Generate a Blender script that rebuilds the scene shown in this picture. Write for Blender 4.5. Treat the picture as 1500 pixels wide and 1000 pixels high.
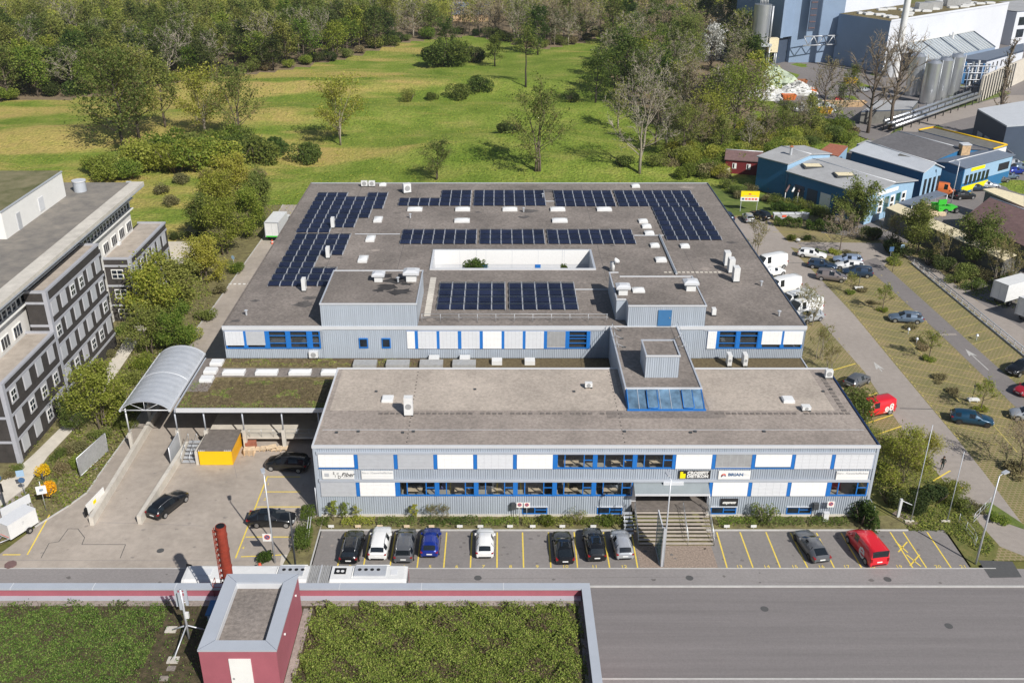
import bpy, bmesh, math, random
from mathutils import Matrix, Vector
R = math.radians
for o in list(bpy.data.objects): bpy.data.objects.remove(o)
SC = bpy.context.scene
COL = SC.collection

# ---------------------------------------------------------------- camera, sky, sun, exposure
cam_d = bpy.data.cameras.new('camera'); cam = bpy.data.objects.new('camera', cam_d); COL.objects.link(cam)
CAM_H = 58.0; PITCH = math.atan(675/1400)
cam.location = (0, 0, CAM_H); cam.rotation_euler = (math.pi/2 - PITCH, 0, 0)
cam_d.sensor_width = 36; cam_d.lens = 33.6; cam_d.shift_x = 20/1500
cam_d.clip_start = 1; cam_d.clip_end = 6000
SC.camera = cam
SUN_EL = R(39.5); SUN_AZ = (0.565, -0.825)          # horizontal direction towards the sun
w = bpy.data.worlds.new('World'); SC.world = w; w.use_nodes = True
nt = w.node_tree; nt.nodes.clear()
wo = nt.nodes.new('ShaderNodeOutputWorld'); bg = nt.nodes.new('ShaderNodeBackground'); sk = nt.nodes.new('ShaderNodeTexSky')
sk.sky_type = 'NISHITA'; sk.sun_disc = False; sk.sun_elevation = SUN_EL
sk.sun_rotation = math.atan2(SUN_AZ[0], SUN_AZ[1]); sk.air_density = 1.0; sk.dust_density = 1.0; sk.altitude = 400
bg.inputs['Strength'].default_value = 0.068
nt.links.new(sk.outputs[0], bg.inputs[0]); nt.links.new(bg.outputs[0], wo.inputs[0])
sl = bpy.data.lights.new('sun', 'SUN'); sun = bpy.data.objects.new('sun', sl); COL.objects.link(sun)
sl.energy = 5.0; sl.angle = R(0.5); sl.color = (1.0, 0.965, 0.91)
sv = Vector((SUN_AZ[0]*math.cos(SUN_EL), SUN_AZ[1]*math.cos(SUN_EL), math.sin(SUN_EL)))
sun.rotation_euler = sv.to_track_quat('Z', 'Y').to_euler(); sun.location = (60, -60, 120)
SC.view_settings.view_transform = 'Standard'; SC.view_settings.look = 'None'
SC.view_settings.gamma = 1; SC.view_settings.use_curve_mapping = False; SC.view_settings.exposure = 0.08
SC.render.engine = 'CYCLES'
SC.cycles.max_bounces = 8; SC.cycles.transparent_max_bounces = 12; SC.cycles.diffuse_bounces = 4; SC.cycles.glossy_bounces = 3
SC.cycles.caustics_reflective = False; SC.cycles.caustics_refractive = False
try: SC.cycles.use_denoising = True
except Exception: pass

# image pixels (1500 x 1000) cast through the camera to metres on level z
_c, _s = math.cos(PITCH), math.sin(PITCH)
def P(u, v, z=0.0):
    a = (u-730)/1400; b = (v-500)/1400
    dy = _c-b*_s; dz = -_s-b*_c; t = (z-CAM_H)/dz
    return (a*t, dy*t)
def XY(u, v, Y):
    a = (u-730)/1400; b = (v-500)/1400
    t = Y/(_c-b*_s)
    return (a*t, CAM_H+(-_s-b*_c)*t)

# ---------------------------------------------------------------- materials
M = {}
def mat(name, col, rough=0.7, metal=0.0, var=0.0, scale=1.0, bump=0.0, bscale=None, col2=None, spec=0.4, detail=6.0, stretch=None, island=0.0, coat=0.0, big=0.0, streak=0.0):
    m = bpy.data.materials.new(name); m.use_nodes = True; n = m.node_tree.nodes; l = m.node_tree.links
    b = n['Principled BSDF']; b.inputs['Roughness'].default_value = rough; b.inputs['Metallic'].default_value = metal
    b.inputs['Specular IOR Level'].default_value = spec
    if coat: b.inputs['Coat Weight'].default_value = coat; b.inputs['Coat Roughness'].default_value = 0.04
    c = (*col, 1); b.inputs['Base Color'].default_value = c
    out = None
    if var or col2 or bump or big or streak:
        g = n.new('ShaderNodeNewGeometry'); vec = g.outputs['Position']
        if stretch:
            mp = n.new('ShaderNodeMapping'); mp.inputs['Scale'].default_value = stretch; l.new(vec, mp.inputs[0]); vec = mp.outputs[0]
    if var or col2:
        t = n.new('ShaderNodeTexNoise'); t.inputs['Scale'].default_value = scale; t.inputs['Detail'].default_value = detail; t.inputs['Roughness'].default_value = 0.65
        l.new(vec, t.inputs['Vector'])
        r = n.new('ShaderNodeValToRGB'); r.color_ramp.elements[0].position = 0.32; r.color_ramp.elements[1].position = 0.68
        c1 = [max(0, x*(1-var)) for x in col]; c2 = [min(1, x*(1+var)) for x in col] if col2 is None else col2
        r.color_ramp.elements[0].color = (*c1, 1); r.color_ramp.elements[1].color = (*c2, 1)
        l.new(t.outputs['Fac'], r.inputs[0]); out = r.outputs[0]
    if big or streak:
        amt = big or streak
        t2 = n.new('ShaderNodeTexNoise'); t2.inputs['Scale'].default_value = 0.11 if big else 0.5; t2.inputs['Detail'].default_value = 5; t2.inputs['Roughness'].default_value = 0.7
        src = g.outputs['Position']
        if streak:
            mp2 = n.new('ShaderNodeMapping'); mp2.inputs['Scale'].default_value = (0.06, 2.2, 1) ; l.new(src, mp2.inputs[0]); src = mp2.outputs[0]
        l.new(src, t2.inputs['Vector'])
        mr = n.new('ShaderNodeMapRange'); mr.inputs[1].default_value = 0.3; mr.inputs[2].default_value = 0.7; mr.inputs[3].default_value = 1-amt; mr.inputs[4].default_value = 1+amt
        l.new(t2.outputs['Fac'], mr.inputs[0])
        mx = n.new('ShaderNodeVectorMath'); mx.operation = 'MULTIPLY'
        if out is None: mx.inputs[0].default_value = col
        else: l.new(out, mx.inputs[0])
        l.new(mr.outputs[0], mx.inputs[1]); out = mx.outputs[0]
    if out is not None: l.new(out, b.inputs['Base Color'])
    if bump:
        t3 = n.new('ShaderNodeTexNoise'); t3.inputs['Scale'].default_value = bscale or scale*3; t3.inputs['Detail'].default_value = 5
        l.new(g.outputs['Position'], t3.inputs['Vector'])
        bp = n.new('ShaderNodeBump'); bp.inputs['Strength'].default_value = bump; bp.inputs['Distance'].default_value = 0.1
        l.new(t3.outputs['Fac'], bp.inputs['Height']); l.new(bp.outputs[0], b.inputs['Normal'])
    M[name] = m
    return m

def leaf_mat(name, c1, c2, c3, trans=0.5):
    """foliage: every leaf and every plant a little different"""
    m = bpy.data.materials.new(name); m.use_nodes = True; n = m.node_tree.nodes; l = m.node_tree.links
    b = n['Principled BSDF']; b.inputs['Roughness'].default_value = 0.65; b.inputs['Specular IOR Level'].default_value = 0.25
    g = n.new('ShaderNodeNewGeometry'); r = n.new('ShaderNodeValToRGB')
    r.color_ramp.elements[0].color = (*c1, 1); r.color_ramp.elements[1].color = (*c3, 1)
    e = r.color_ramp.elements.new(0.5); e.color = (*c2, 1)
    l.new(g.outputs['Random Per Island'], r.inputs[0])
    oi = n.new('ShaderNodeObjectInfo'); hs = n.new('ShaderNodeHueSaturation')
    mr = n.new('ShaderNodeMapRange'); mr.inputs[3].default_value = 0.475; mr.inputs[4].default_value = 0.53
    mv = n.new('ShaderNodeMapRange'); mv.inputs[3].default_value = 1.25; mv.inputs[4].default_value = 0.75
    l.new(oi.outputs['Random'], mr.inputs[0]); l.new(oi.outputs['Random'], mv.inputs[0])
    l.new(mr.outputs[0], hs.inputs['Hue']); l.new(mv.outputs[0], hs.inputs['Value']); l.new(r.outputs[0], hs.inputs['Color'])
    l.new(hs.outputs[0], b.inputs['Base Color'])
    tr = n.new('ShaderNodeBsdfTranslucent'); l.new(hs.outputs[0], tr.inputs[0])
    mx = n.new('ShaderNodeMixShader'); mx.inputs[0].default_value = trans
    l.new(b.outputs[0], mx.inputs[1]); l.new(tr.outputs[0], mx.inputs[2]); l.new(mx.outputs[0], n['Material Output'].inputs[0])
    M[name] = m

def glass_mat(name, tint, t=0.75):
    m = bpy.data.materials.new(name); m.use_nodes = True; n = m.node_tree.nodes; l = m.node_tree.links
    n.remove(n['Principled BSDF'])
    tr = n.new('ShaderNodeBsdfTransparent'); tr.inputs[0].default_value = (*tint, 1)
    gl = n.new('ShaderNodeBsdfGlossy'); gl.inputs['Roughness'].default_value = 0.03; gl.inputs[0].default_value = (0.9, 0.95, 1, 1)
    lw = n.new('ShaderNodeLayerWeight'); lw.inputs[0].default_value = 0.25; mr = n.new('ShaderNodeMapRange'); mr.inputs[3].default_value = 0.06; mr.inputs[4].default_value = 0.55; l.new(lw.outputs['Facing'], mr.inputs[0])
    mx = n.new('ShaderNodeMixShader'); l.new(mr.outputs[0], mx.inputs[0]); l.new(tr.outputs[0], mx.inputs[1]); l.new(gl.outputs[0], mx.inputs[2])
    l.new(mx.outputs[0], n['Material Output'].inputs[0]); M[name] = m

mat('asphalt', (0.235, 0.216, 0.205), 0.9, var=0.10, scale=3.0, bump=0.3, bscale=25, big=0.10)
mat('street_asphalt', (0.205, 0.188, 0.185), 0.9, var=0.08, scale=6.0, bump=0.3, bscale=25, streak=0.12)
mat('pavement_grey', (0.27, 0.25, 0.243), 0.9, var=0.10, scale=4.0, bump=0.2, bscale=20, big=0.08)
mat('yard', (0.395, 0.342, 0.292), 0.9, var=0.10, scale=1.2, bump=0.2, bscale=20, big=0.20)
mat('asphalt_stain', (0.155, 0.142, 0.135), 0.85, var=0.2, scale=2)
mat('yard_stain', (0.30, 0.265, 0.235), 0.85, var=0.2, scale=2)
mat('roof_gravel_pale', (0.44, 0.378, 0.32), 0.95, var=0.20, scale=3.4, bump=0.6, bscale=12, big=0.20)
mat('road_grey', (0.34, 0.298, 0.264), 0.9, var=0.08, scale=1.5, bump=0.2, bscale=20, big=0.09)
mat('dark_road', (0.21, 0.19, 0.182), 0.9, var=0.08, scale=1.5, bump=0.2, bscale=20, big=0.10)
mat('patch', (0.09, 0.09, 0.09), 0.9, var=0.1, scale=3)
mat('gravel_brown', (0.30, 0.235, 0.19), 0.95, var=0.38, scale=6, bump=0.6, bscale=9)
mat('kerb', (0.50, 0.49, 0.47), 0.85, var=0.10, scale=1.5)
mat('concrete', (0.58, 0.54, 0.475), 0.85, var=0.12, scale=0.8, bump=0.1, big=0.12)
mat('concrete_light', (0.60, 0.55, 0.47), 0.85, var=0.10, scale=0.8, big=0.1)
mat('yellow_paint', (0.80, 0.60, 0.09), 0.7, var=0.12, scale=5)
mat('faded_yellow', (0.46, 0.375, 0.12), 0.8, var=0.35, scale=2.2)
mat('white_paint', (0.72, 0.71, 0.68), 0.75, var=0.08, scale=4)
mat('roof_gravel', (0.222, 0.192, 0.170), 0.95, var=0.30, scale=3.2, bump=0.6, bscale=12, big=0.30)
mat('roof_gravel_light', (0.325, 0.277, 0.242), 0.95, var=0.24, scale=3.4, bump=0.6, bscale=12, big=0.22)
mat('screen_panel', (0.16, 0.27, 0.25), 0.12, spec=0.7, var=0.15, scale=1.5)
mat('stair_tread', (0.43, 0.375, 0.32), 0.85, var=0.12, scale=2)
mat('canopy_grey', (0.30, 0.335, 0.35), 0.5, metal=0.2, var=0.06, scale=1)
mat('soot', (0.045, 0.042, 0.042), 0.95, var=0.4, scale=1.5)
mat('worn_white', (0.50, 0.485, 0.46), 0.8, var=0.2, scale=3)
mat('roof_stain', (0.115, 0.105, 0.10), 0.95, var=0.35, scale=1.2)
mat('roof_slab', (0.175, 0.152, 0.135), 0.9, var=0.25, scale=2.0)
mat('moss', (0.085, 0.072, 0.02), 0.95, col2=(0.26, 0.205, 0.10), var=0.3, scale=2.4, bump=0.8, bscale=9, big=0.25)
mat('brown_moss', (0.12, 0.085, 0.045), 0.95, col2=(0.19, 0.15, 0.08), var=0.3, scale=3.2, bump=0.8, bscale=9)
mat('cladding', (0.485, 0.535, 0.60), 0.5, metal=0.25, var=0.07, scale=1.6, stretch=(2.0, 2.0, 0.12), big=0.05)
mat('trim', (0.70, 0.71, 0.73), 0.45, metal=0.2, var=0.03, scale=0.6)
mat('trim_grey', (0.50, 0.53, 0.58), 0.5, metal=0.2, var=0.04, scale=0.6)
mat('blue', (0.018, 0.165, 0.52), 0.45, var=0.05, scale=1)
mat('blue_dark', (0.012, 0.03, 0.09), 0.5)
mat('blue_door', (0.05, 0.17, 0.36), 0.5, var=0.05, scale=1)
mat('blind_white', (0.82, 0.81, 0.79), 0.7, var=0.03, scale=3)
mat('blind_light', (0.66, 0.67, 0.69), 0.6, var=0.03, scale=3)
mat('blind_grey', (0.47, 0.48, 0.50), 0.6, var=0.05, scale=2)
mat('blind_mesh', (0.34, 0.34, 0.34), 0.7, var=0.10, scale=2)
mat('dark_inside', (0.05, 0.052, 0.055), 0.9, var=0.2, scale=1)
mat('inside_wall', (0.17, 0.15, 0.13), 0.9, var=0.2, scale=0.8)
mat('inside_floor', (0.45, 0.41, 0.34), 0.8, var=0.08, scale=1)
glass_mat('glass', (0.88, 0.91, 0.92))
glass_mat('glass_green', (0.62, 0.73, 0.70))
mat('glass_dark', (0.018, 0.026, 0.038), 0.06, spec=0.7, var=0.5, scale=0.7)
mat('glass_blue', (0.13, 0.22, 0.32), 0.05, spec=0.8, var=0.5, scale=0.5)
mat('skylight_dome', (0.80, 0.80, 0.79), 0.25, spec=0.5, var=0.04, scale=2)
mat('skylight_grey', (0.36, 0.36, 0.355), 0.4, var=0.15, scale=3)
mat('white_metal', (0.72, 0.72, 0.71), 0.4, var=0.05, scale=1.5)
mat('steel', (0.55, 0.57, 0.59), 0.35, metal=0.6, var=0.05, scale=2)
mat('galv', (0.58, 0.60, 0.63), 0.45, metal=0.35, var=0.08, scale=1)
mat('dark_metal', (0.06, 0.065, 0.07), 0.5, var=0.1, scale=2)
mat('silver', (0.62, 0.64, 0.67), 0.28, metal=0.75, var=0.06, scale=0.3)
mat('pv', (0.016, 0.021, 0.046), 0.2, spec=0.6, var=0.35, scale=0.35)
mat('pv_frame', (0.62, 0.64, 0.67), 0.4, metal=0.4)
mat('black', (0.012, 0.012, 0.013), 0.5)
mat('tyre', (0.02, 0.02, 0.021), 0.85)
mat('rim', (0.55, 0.56, 0.57), 0.3, metal=0.8)
mat('rim_dark', (0.08, 0.08, 0.085), 0.3, metal=0.7)
mat('car_glass', (0.012, 0.016, 0.02), 0.04, spec=0.8)
mat('red_lamp', (0.28, 0.008, 0.01), 0.15)
mat('lamp_clear', (0.75, 0.76, 0.78), 0.1)
mat('plate', (0.80, 0.80, 0.78), 0.5)
for nm, c in dict(black=(0.011, 0.012, 0.014), white=(0.80, 0.80, 0.79), silver=(0.42, 0.44, 0.47), grey=(0.13, 0.135, 0.145), blue=(0.008, 0.03, 0.26), navy=(0.02, 0.045, 0.09),
                  petrol=(0.006, 0.05, 0.10), slate=(0.13, 0.18, 0.25), taupe=(0.21, 0.18, 0.175), red=(0.68, 0.014, 0.025), orange=(0.72, 0.19, 0.05), steelblue=(0.30, 0.38, 0.52), bordeaux=(0.5, 0.02, 0.04)).items():
    mat('paint_'+nm, c, 0.28, metal=0.25 if nm not in ('white', 'red', 'orange') else 0.0, coat=0.7, spec=0.5)
mat('red_wall', (0.36, 0.108, 0.135), 0.65, var=0.06, scale=0.9, big=0.06)
mat('red_steel', (0.27, 0.045, 0.026), 0.55, var=0.22, scale=1.8)
mat('brick_dark', (0.052, 0.046, 0.043), 0.85, var=0.22, scale=1.1, bump=0.3, bscale=6)
mat('office_trim', (0.40, 0.405, 0.44), 0.7, var=0.05, scale=1)
mat('office_panel', (0.50, 0.50, 0.525), 0.6, var=0.03, scale=1)
mat('office_white', (0.82, 0.81, 0.78), 0.6, var=0.03, scale=1)
mat('office_wall', (0.72, 0.70, 0.66), 0.7, var=0.05, scale=0.7)
mat('office_roof', (0.20, 0.185, 0.17), 0.95, col2=(0.29, 0.26, 0.22), var=0.15, scale=0.5, bump=0.4, bscale=8)
mat('office_roof_light', (0.38, 0.33, 0.28), 0.95, col2=(0.48, 0.42, 0.36), var=0.1, scale=0.9)
mat('roof_green', (0.12, 0.13, 0.045), 0.95, col2=(0.24, 0.21, 0.12), var=0.2, scale=0.35, bump=0.5, bscale=5)
mat('yellow_wall', (0.86, 0.52, 0.008), 0.5, var=0.03, scale=1)
mat('yellow_side', (0.80, 0.42, 0.02), 0.5, var=0.05, scale=1)
mat('wood', (0.55, 0.38, 0.22), 0.8, var=0.25, scale=3)
mat('wood_light', (0.70, 0.55, 0.38), 0.8, var=0.2, scale=3)
mat('blue_shed', (0.028, 0.155, 0.33), 0.55, var=0.05, scale=1, big=0.06)
mat('blue_shed_pale', (0.30, 0.46, 0.62), 0.55, var=0.04, scale=1)
mat('shed_roof', (0.40, 0.40, 0.40), 0.6, var=0.08, scale=0.6, big=0.10)
mat('shed_roof_pale', (0.55, 0.57, 0.60), 0.55, var=0.05, scale=0.6)
mat('shed_roof_dark', (0.15, 0.145, 0.15), 0.85, var=0.18, scale=1.5, big=0.12)
mat('shed_roof_blue', (0.16, 0.19, 0.24), 0.55, var=0.06, scale=0.8)
mat('rust', (0.36, 0.14, 0.06), 0.9, var=0.3, scale=1.2)
mat('tile_red', (0.36, 0.13, 0.08), 0.9, var=0.2, scale=2)
mat('tile_brown', (0.17, 0.105, 0.10), 0.9, var=0.18, scale=1.4)
mat('timber_cream', (0.78, 0.68, 0.46), 0.8, var=0.12, scale=1.5)
mat('grey_board', (0.16, 0.155, 0.14), 0.9, var=0.2, scale=0.8)
mat('red_hut', (0.16, 0.018, 0.02), 0.8, var=0.1, scale=1)
mat('factory_side', (0.27, 0.36, 0.50), 0.5, metal=0.2, var=0.05, scale=0.15, big=0.05)
mat('factory_white', (0.66, 0.68, 0.73), 0.55, var=0.04, scale=0.15)
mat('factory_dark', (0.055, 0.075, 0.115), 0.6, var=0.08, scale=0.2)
mat('factory_glass', (0.33, 0.37, 0.40), 0.25, var=0.15, scale=0.25)
mat('green_machine', (0.06, 0.52, 0.05), 0.4)
mat('bark', (0.135, 0.105, 0.08), 0.95, var=0.3, scale=3, bump=0.5, bscale=9)
mat('bark_pale', (0.30, 0.26, 0.205), 0.95, var=0.3, scale=3)
mat('bark_dark', (0.062, 0.05, 0.04), 0.95, var=0.3, scale=3)
mat('twig_brown', (0.29, 0.235, 0.165), 0.95, var=0.25, scale=0.3)
mat('twig_grey', (0.40, 0.35, 0.285), 0.95, var=0.25, scale=0.3)
mat('twig_olive', (0.26, 0.215, 0.09), 0.95, var=0.25, scale=0.3)
mat('leaf_litter', (0.21, 0.16, 0.10), 0.95, col2=(0.27, 0.20, 0.12), var=0.3, scale=0.35, bump=0.6, bscale=2)
mat('planted_soil', (0.055, 0.05, 0.022), 0.95, col2=(0.12, 0.09, 0.05), var=0.3, scale=2.5, bump=0.6, bscale=8)
mat('soil', (0.15, 0.125, 0.06), 0.95, col2=(0.24, 0.215, 0.09), var=0.3, scale=1.2, bump=0.5, bscale=6)
mat('lawn', (0.125, 0.155, 0.03), 0.95, col2=(0.21, 0.185, 0.06), var=0.25, scale=1.1, bump=0.6, bscale=8, big=0.15)
mat('lawn_green', (0.095, 0.155, 0.025), 0.95, col2=(0.17, 0.205, 0.045), var=0.25, scale=0.6, bump=0.6, bscale=8, big=0.2)
leaf_mat('leaf_spring', (0.137, 0.206, 0.026), (0.251, 0.325, 0.047), (0.413, 0.433, 0.085))
leaf_mat('leaf_green', (0.065, 0.106, 0.022), (0.114, 0.165, 0.031), (0.189, 0.232, 0.050))
leaf_mat('leaf_dark', (0.050, 0.077, 0.022), (0.083, 0.115, 0.030), (0.132, 0.154, 0.045))
leaf_mat('leaf_olive', (0.141, 0.174, 0.037), (0.224, 0.263, 0.060), (0.328, 0.365, 0.095))
leaf_mat('leaf_yellowgreen', (0.217, 0.253, 0.029), (0.331, 0.364, 0.055), (0.456, 0.462, 0.104))
leaf_mat('leaf_brown', (0.141, 0.108, 0.048), (0.207, 0.176, 0.080), (0.282, 0.254, 0.119), 0.15)
leaf_mat('leaf_white', (0.420, 0.430, 0.380), (0.600, 0.600, 0.560), (0.750, 0.750, 0.720), 0.3)
leaf_mat('leaf_forsythia', (0.620, 0.400, 0.005), (0.800, 0.550, 0.010), (0.850, 0.620, 0.040), 0.3)
leaf_mat('leaf_hedge', (0.083, 0.128, 0.018), (0.128, 0.180, 0.027), (0.180, 0.225, 0.045))
leaf_mat('leaf_roof', (0.069, 0.115, 0.019), (0.164, 0.242, 0.039), (0.311, 0.357, 0.087), 0.25)
leaf_mat('leaf_roof_dry', (0.080, 0.060, 0.040), (0.128, 0.096, 0.056), (0.176, 0.136, 0.080), 0.2)

def meadow_mat():
    m = bpy.data.materials.new('meadow'); m.use_nodes = True; n = m.node_tree.nodes; l = m.node_tree.links
    b = n['Principled BSDF']; b.inputs['Roughness'].default_value = 0.95; b.inputs['Specular IOR Level'].default_value = 0.1
    g = n.new('ShaderNodeNewGeometry')
    def noise(sc, det, st):
        mp = n.new('ShaderNodeMapping'); mp.inputs['Scale'].default_value = st; l.new(g.outputs['Position'], mp.inputs[0])
        t = n.new('ShaderNodeTexNoise'); t.inputs['Scale'].default_value = sc; t.inputs['Detail'].default_value = det; t.inputs['Roughness'].default_value = 0.62
        l.new(mp.outputs[0], t.inputs['Vector']); return t.outputs['Fac']
    def ramp(src, stops):
        r = n.new('ShaderNodeValToRGB'); e = r.color_ramp.elements
        e[0].position, e[0].color = stops[0][0], (*stops[0][1], 1); e[1].position, e[1].color = stops[-1][0], (*stops[-1][1], 1)
        for p, c in stops[1:-1]:
            k = e.new(p); k.color = (*c, 1)
        l.new(src, r.inputs[0]); return r.outputs[0]
    def mix(f, a, c2, t='MIX'):
        x = n.new('ShaderNodeMix'); x.data_type = 'RGBA'; x.blend_type = t
        if hasattr(f, 'links'): l.new(f, x.inputs[0])
        else: x.inputs[0].default_value = f
        l.new(a, x.inputs[6]); l.new(c2, x.inputs[7]); return x.outputs[2]
    green = ramp(noise(0.09, 6, (1, 1, 1)), [(0.28, (0.115, 0.185, 0.022)), (0.5, (0.20, 0.262, 0.042)), (0.72, (0.33, 0.325, 0.085))])
    tan = ramp(noise(0.16, 6, (1, 1, 1)), [(0.3, (0.45, 0.335, 0.12)), (0.5, (0.42, 0.345, 0.105)), (0.72, (0.35, 0.335, 0.08))])
    # dry straw patches grow on the higher, western side, in long bands
    sep = n.new('ShaderNodeSeparateXYZ'); l.new(g.outputs['Position'], sep.inputs[0])
    mx = n.new('ShaderNodeMapRange'); mx.inputs[1].default_value = -45; mx.inputs[2].default_value = 5; mx.inputs[3].default_value = 0.19; mx.inputs[4].default_value = -0.02
    l.new(sep.outputs[0], mx.inputs[0])
    ad = n.new('ShaderNodeMath'); ad.operation = 'ADD'; l.new(noise(0.028, 4, (0.55, 1.5, 1)), ad.inputs[0]); l.new(mx.outputs[0], ad.inputs[1])
    f = n.new('ShaderNodeMapRange'); f.inputs[1].default_value = 0.63; f.inputs[2].default_value = 0.73; l.new(ad.outputs[0], f.inputs[0])
    c = mix(f.outputs[0], green, tan)
    fine = ramp(noise(1.3, 5, (1, 0.7, 1)), [(0.25, (0.62, 0.64, 0.6)), (0.5, (1, 1, 1)), (0.75, (1.3, 1.28, 1.2))])
    c = mix(1.0, c, fine, 'MULTIPLY')
    l.new(c, b.inputs['Base Color'])
    t3 = n.new('ShaderNodeTexNoise'); t3.inputs['Scale'].default_value = 1.6; t3.inputs['Detail'].default_value = 6; l.new(g.outputs['Position'], t3.inputs['Vector'])
    bp = n.new('ShaderNodeBump'); bp.inputs['Strength'].default_value = 1.0; bp.inputs['Distance'].default_value = 0.6
    l.new(t3.outputs['Fac'], bp.inputs['Height']); l.new(bp.outputs[0], b.inputs['Normal'])
    M['meadow'] = m
meadow_mat()
def paver_mat():
    m = bpy.data.materials.new('grass_pavers'); m.use_nodes = True; n = m.node_tree.nodes; l = m.node_tree.links
    b = n['Principled BSDF']; b.inputs['Roughness'].default_value = 0.95
    g = n.new('ShaderNodeNewGeometry'); br = n.new('ShaderNodeTexBrick'); br.inputs['Scale'].default_value = 1.0
    br.inputs['Brick Width'].default_value = 0.55; br.inputs['Row Height'].default_value = 0.4; br.inputs['Mortar Size'].default_value = 0.07; br.offset = 0.5
    br.inputs['Color1'].default_value = (0.185, 0.168, 0.07, 1); br.inputs['Color2'].default_value = (0.165, 0.17, 0.06, 1); br.inputs['Mortar'].default_value = (0.285, 0.232, 0.15, 1)
    l.new(g.outputs['Position'], br.inputs['Vector'])
    t = n.new('ShaderNodeTexNoise'); t.inputs['Scale'].default_value = 0.22; t.inputs['Detail'].default_value = 7; t.inputs['Roughness'].default_value = 0.7; l.new(g.outputs['Position'], t.inputs['Vector'])
    r = n.new('ShaderNodeValToRGB'); r.color_ramp.elements[0].position = 0.3; r.color_ramp.elements[1].position = 0.7
    r.color_ramp.elements[0].color = (0.75, 0.82, 0.6, 1); r.color_ramp.elements[1].color = (1.3, 1.16, 1.05, 1); l.new(t.outputs['Fac'], r.inputs[0])
    x = n.new('ShaderNodeMix'); x.data_type = 'RGBA'; x.blend_type = 'MULTIPLY'; x.inputs[0].default_value = 1; l.new(br.outputs['Color'], x.inputs[6]); l.new(r.outputs[0], x.inputs[7])
    l.new(x.outputs[2], b.inputs['Base Color']); M['grass_pavers'] = m
paver_mat()

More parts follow.
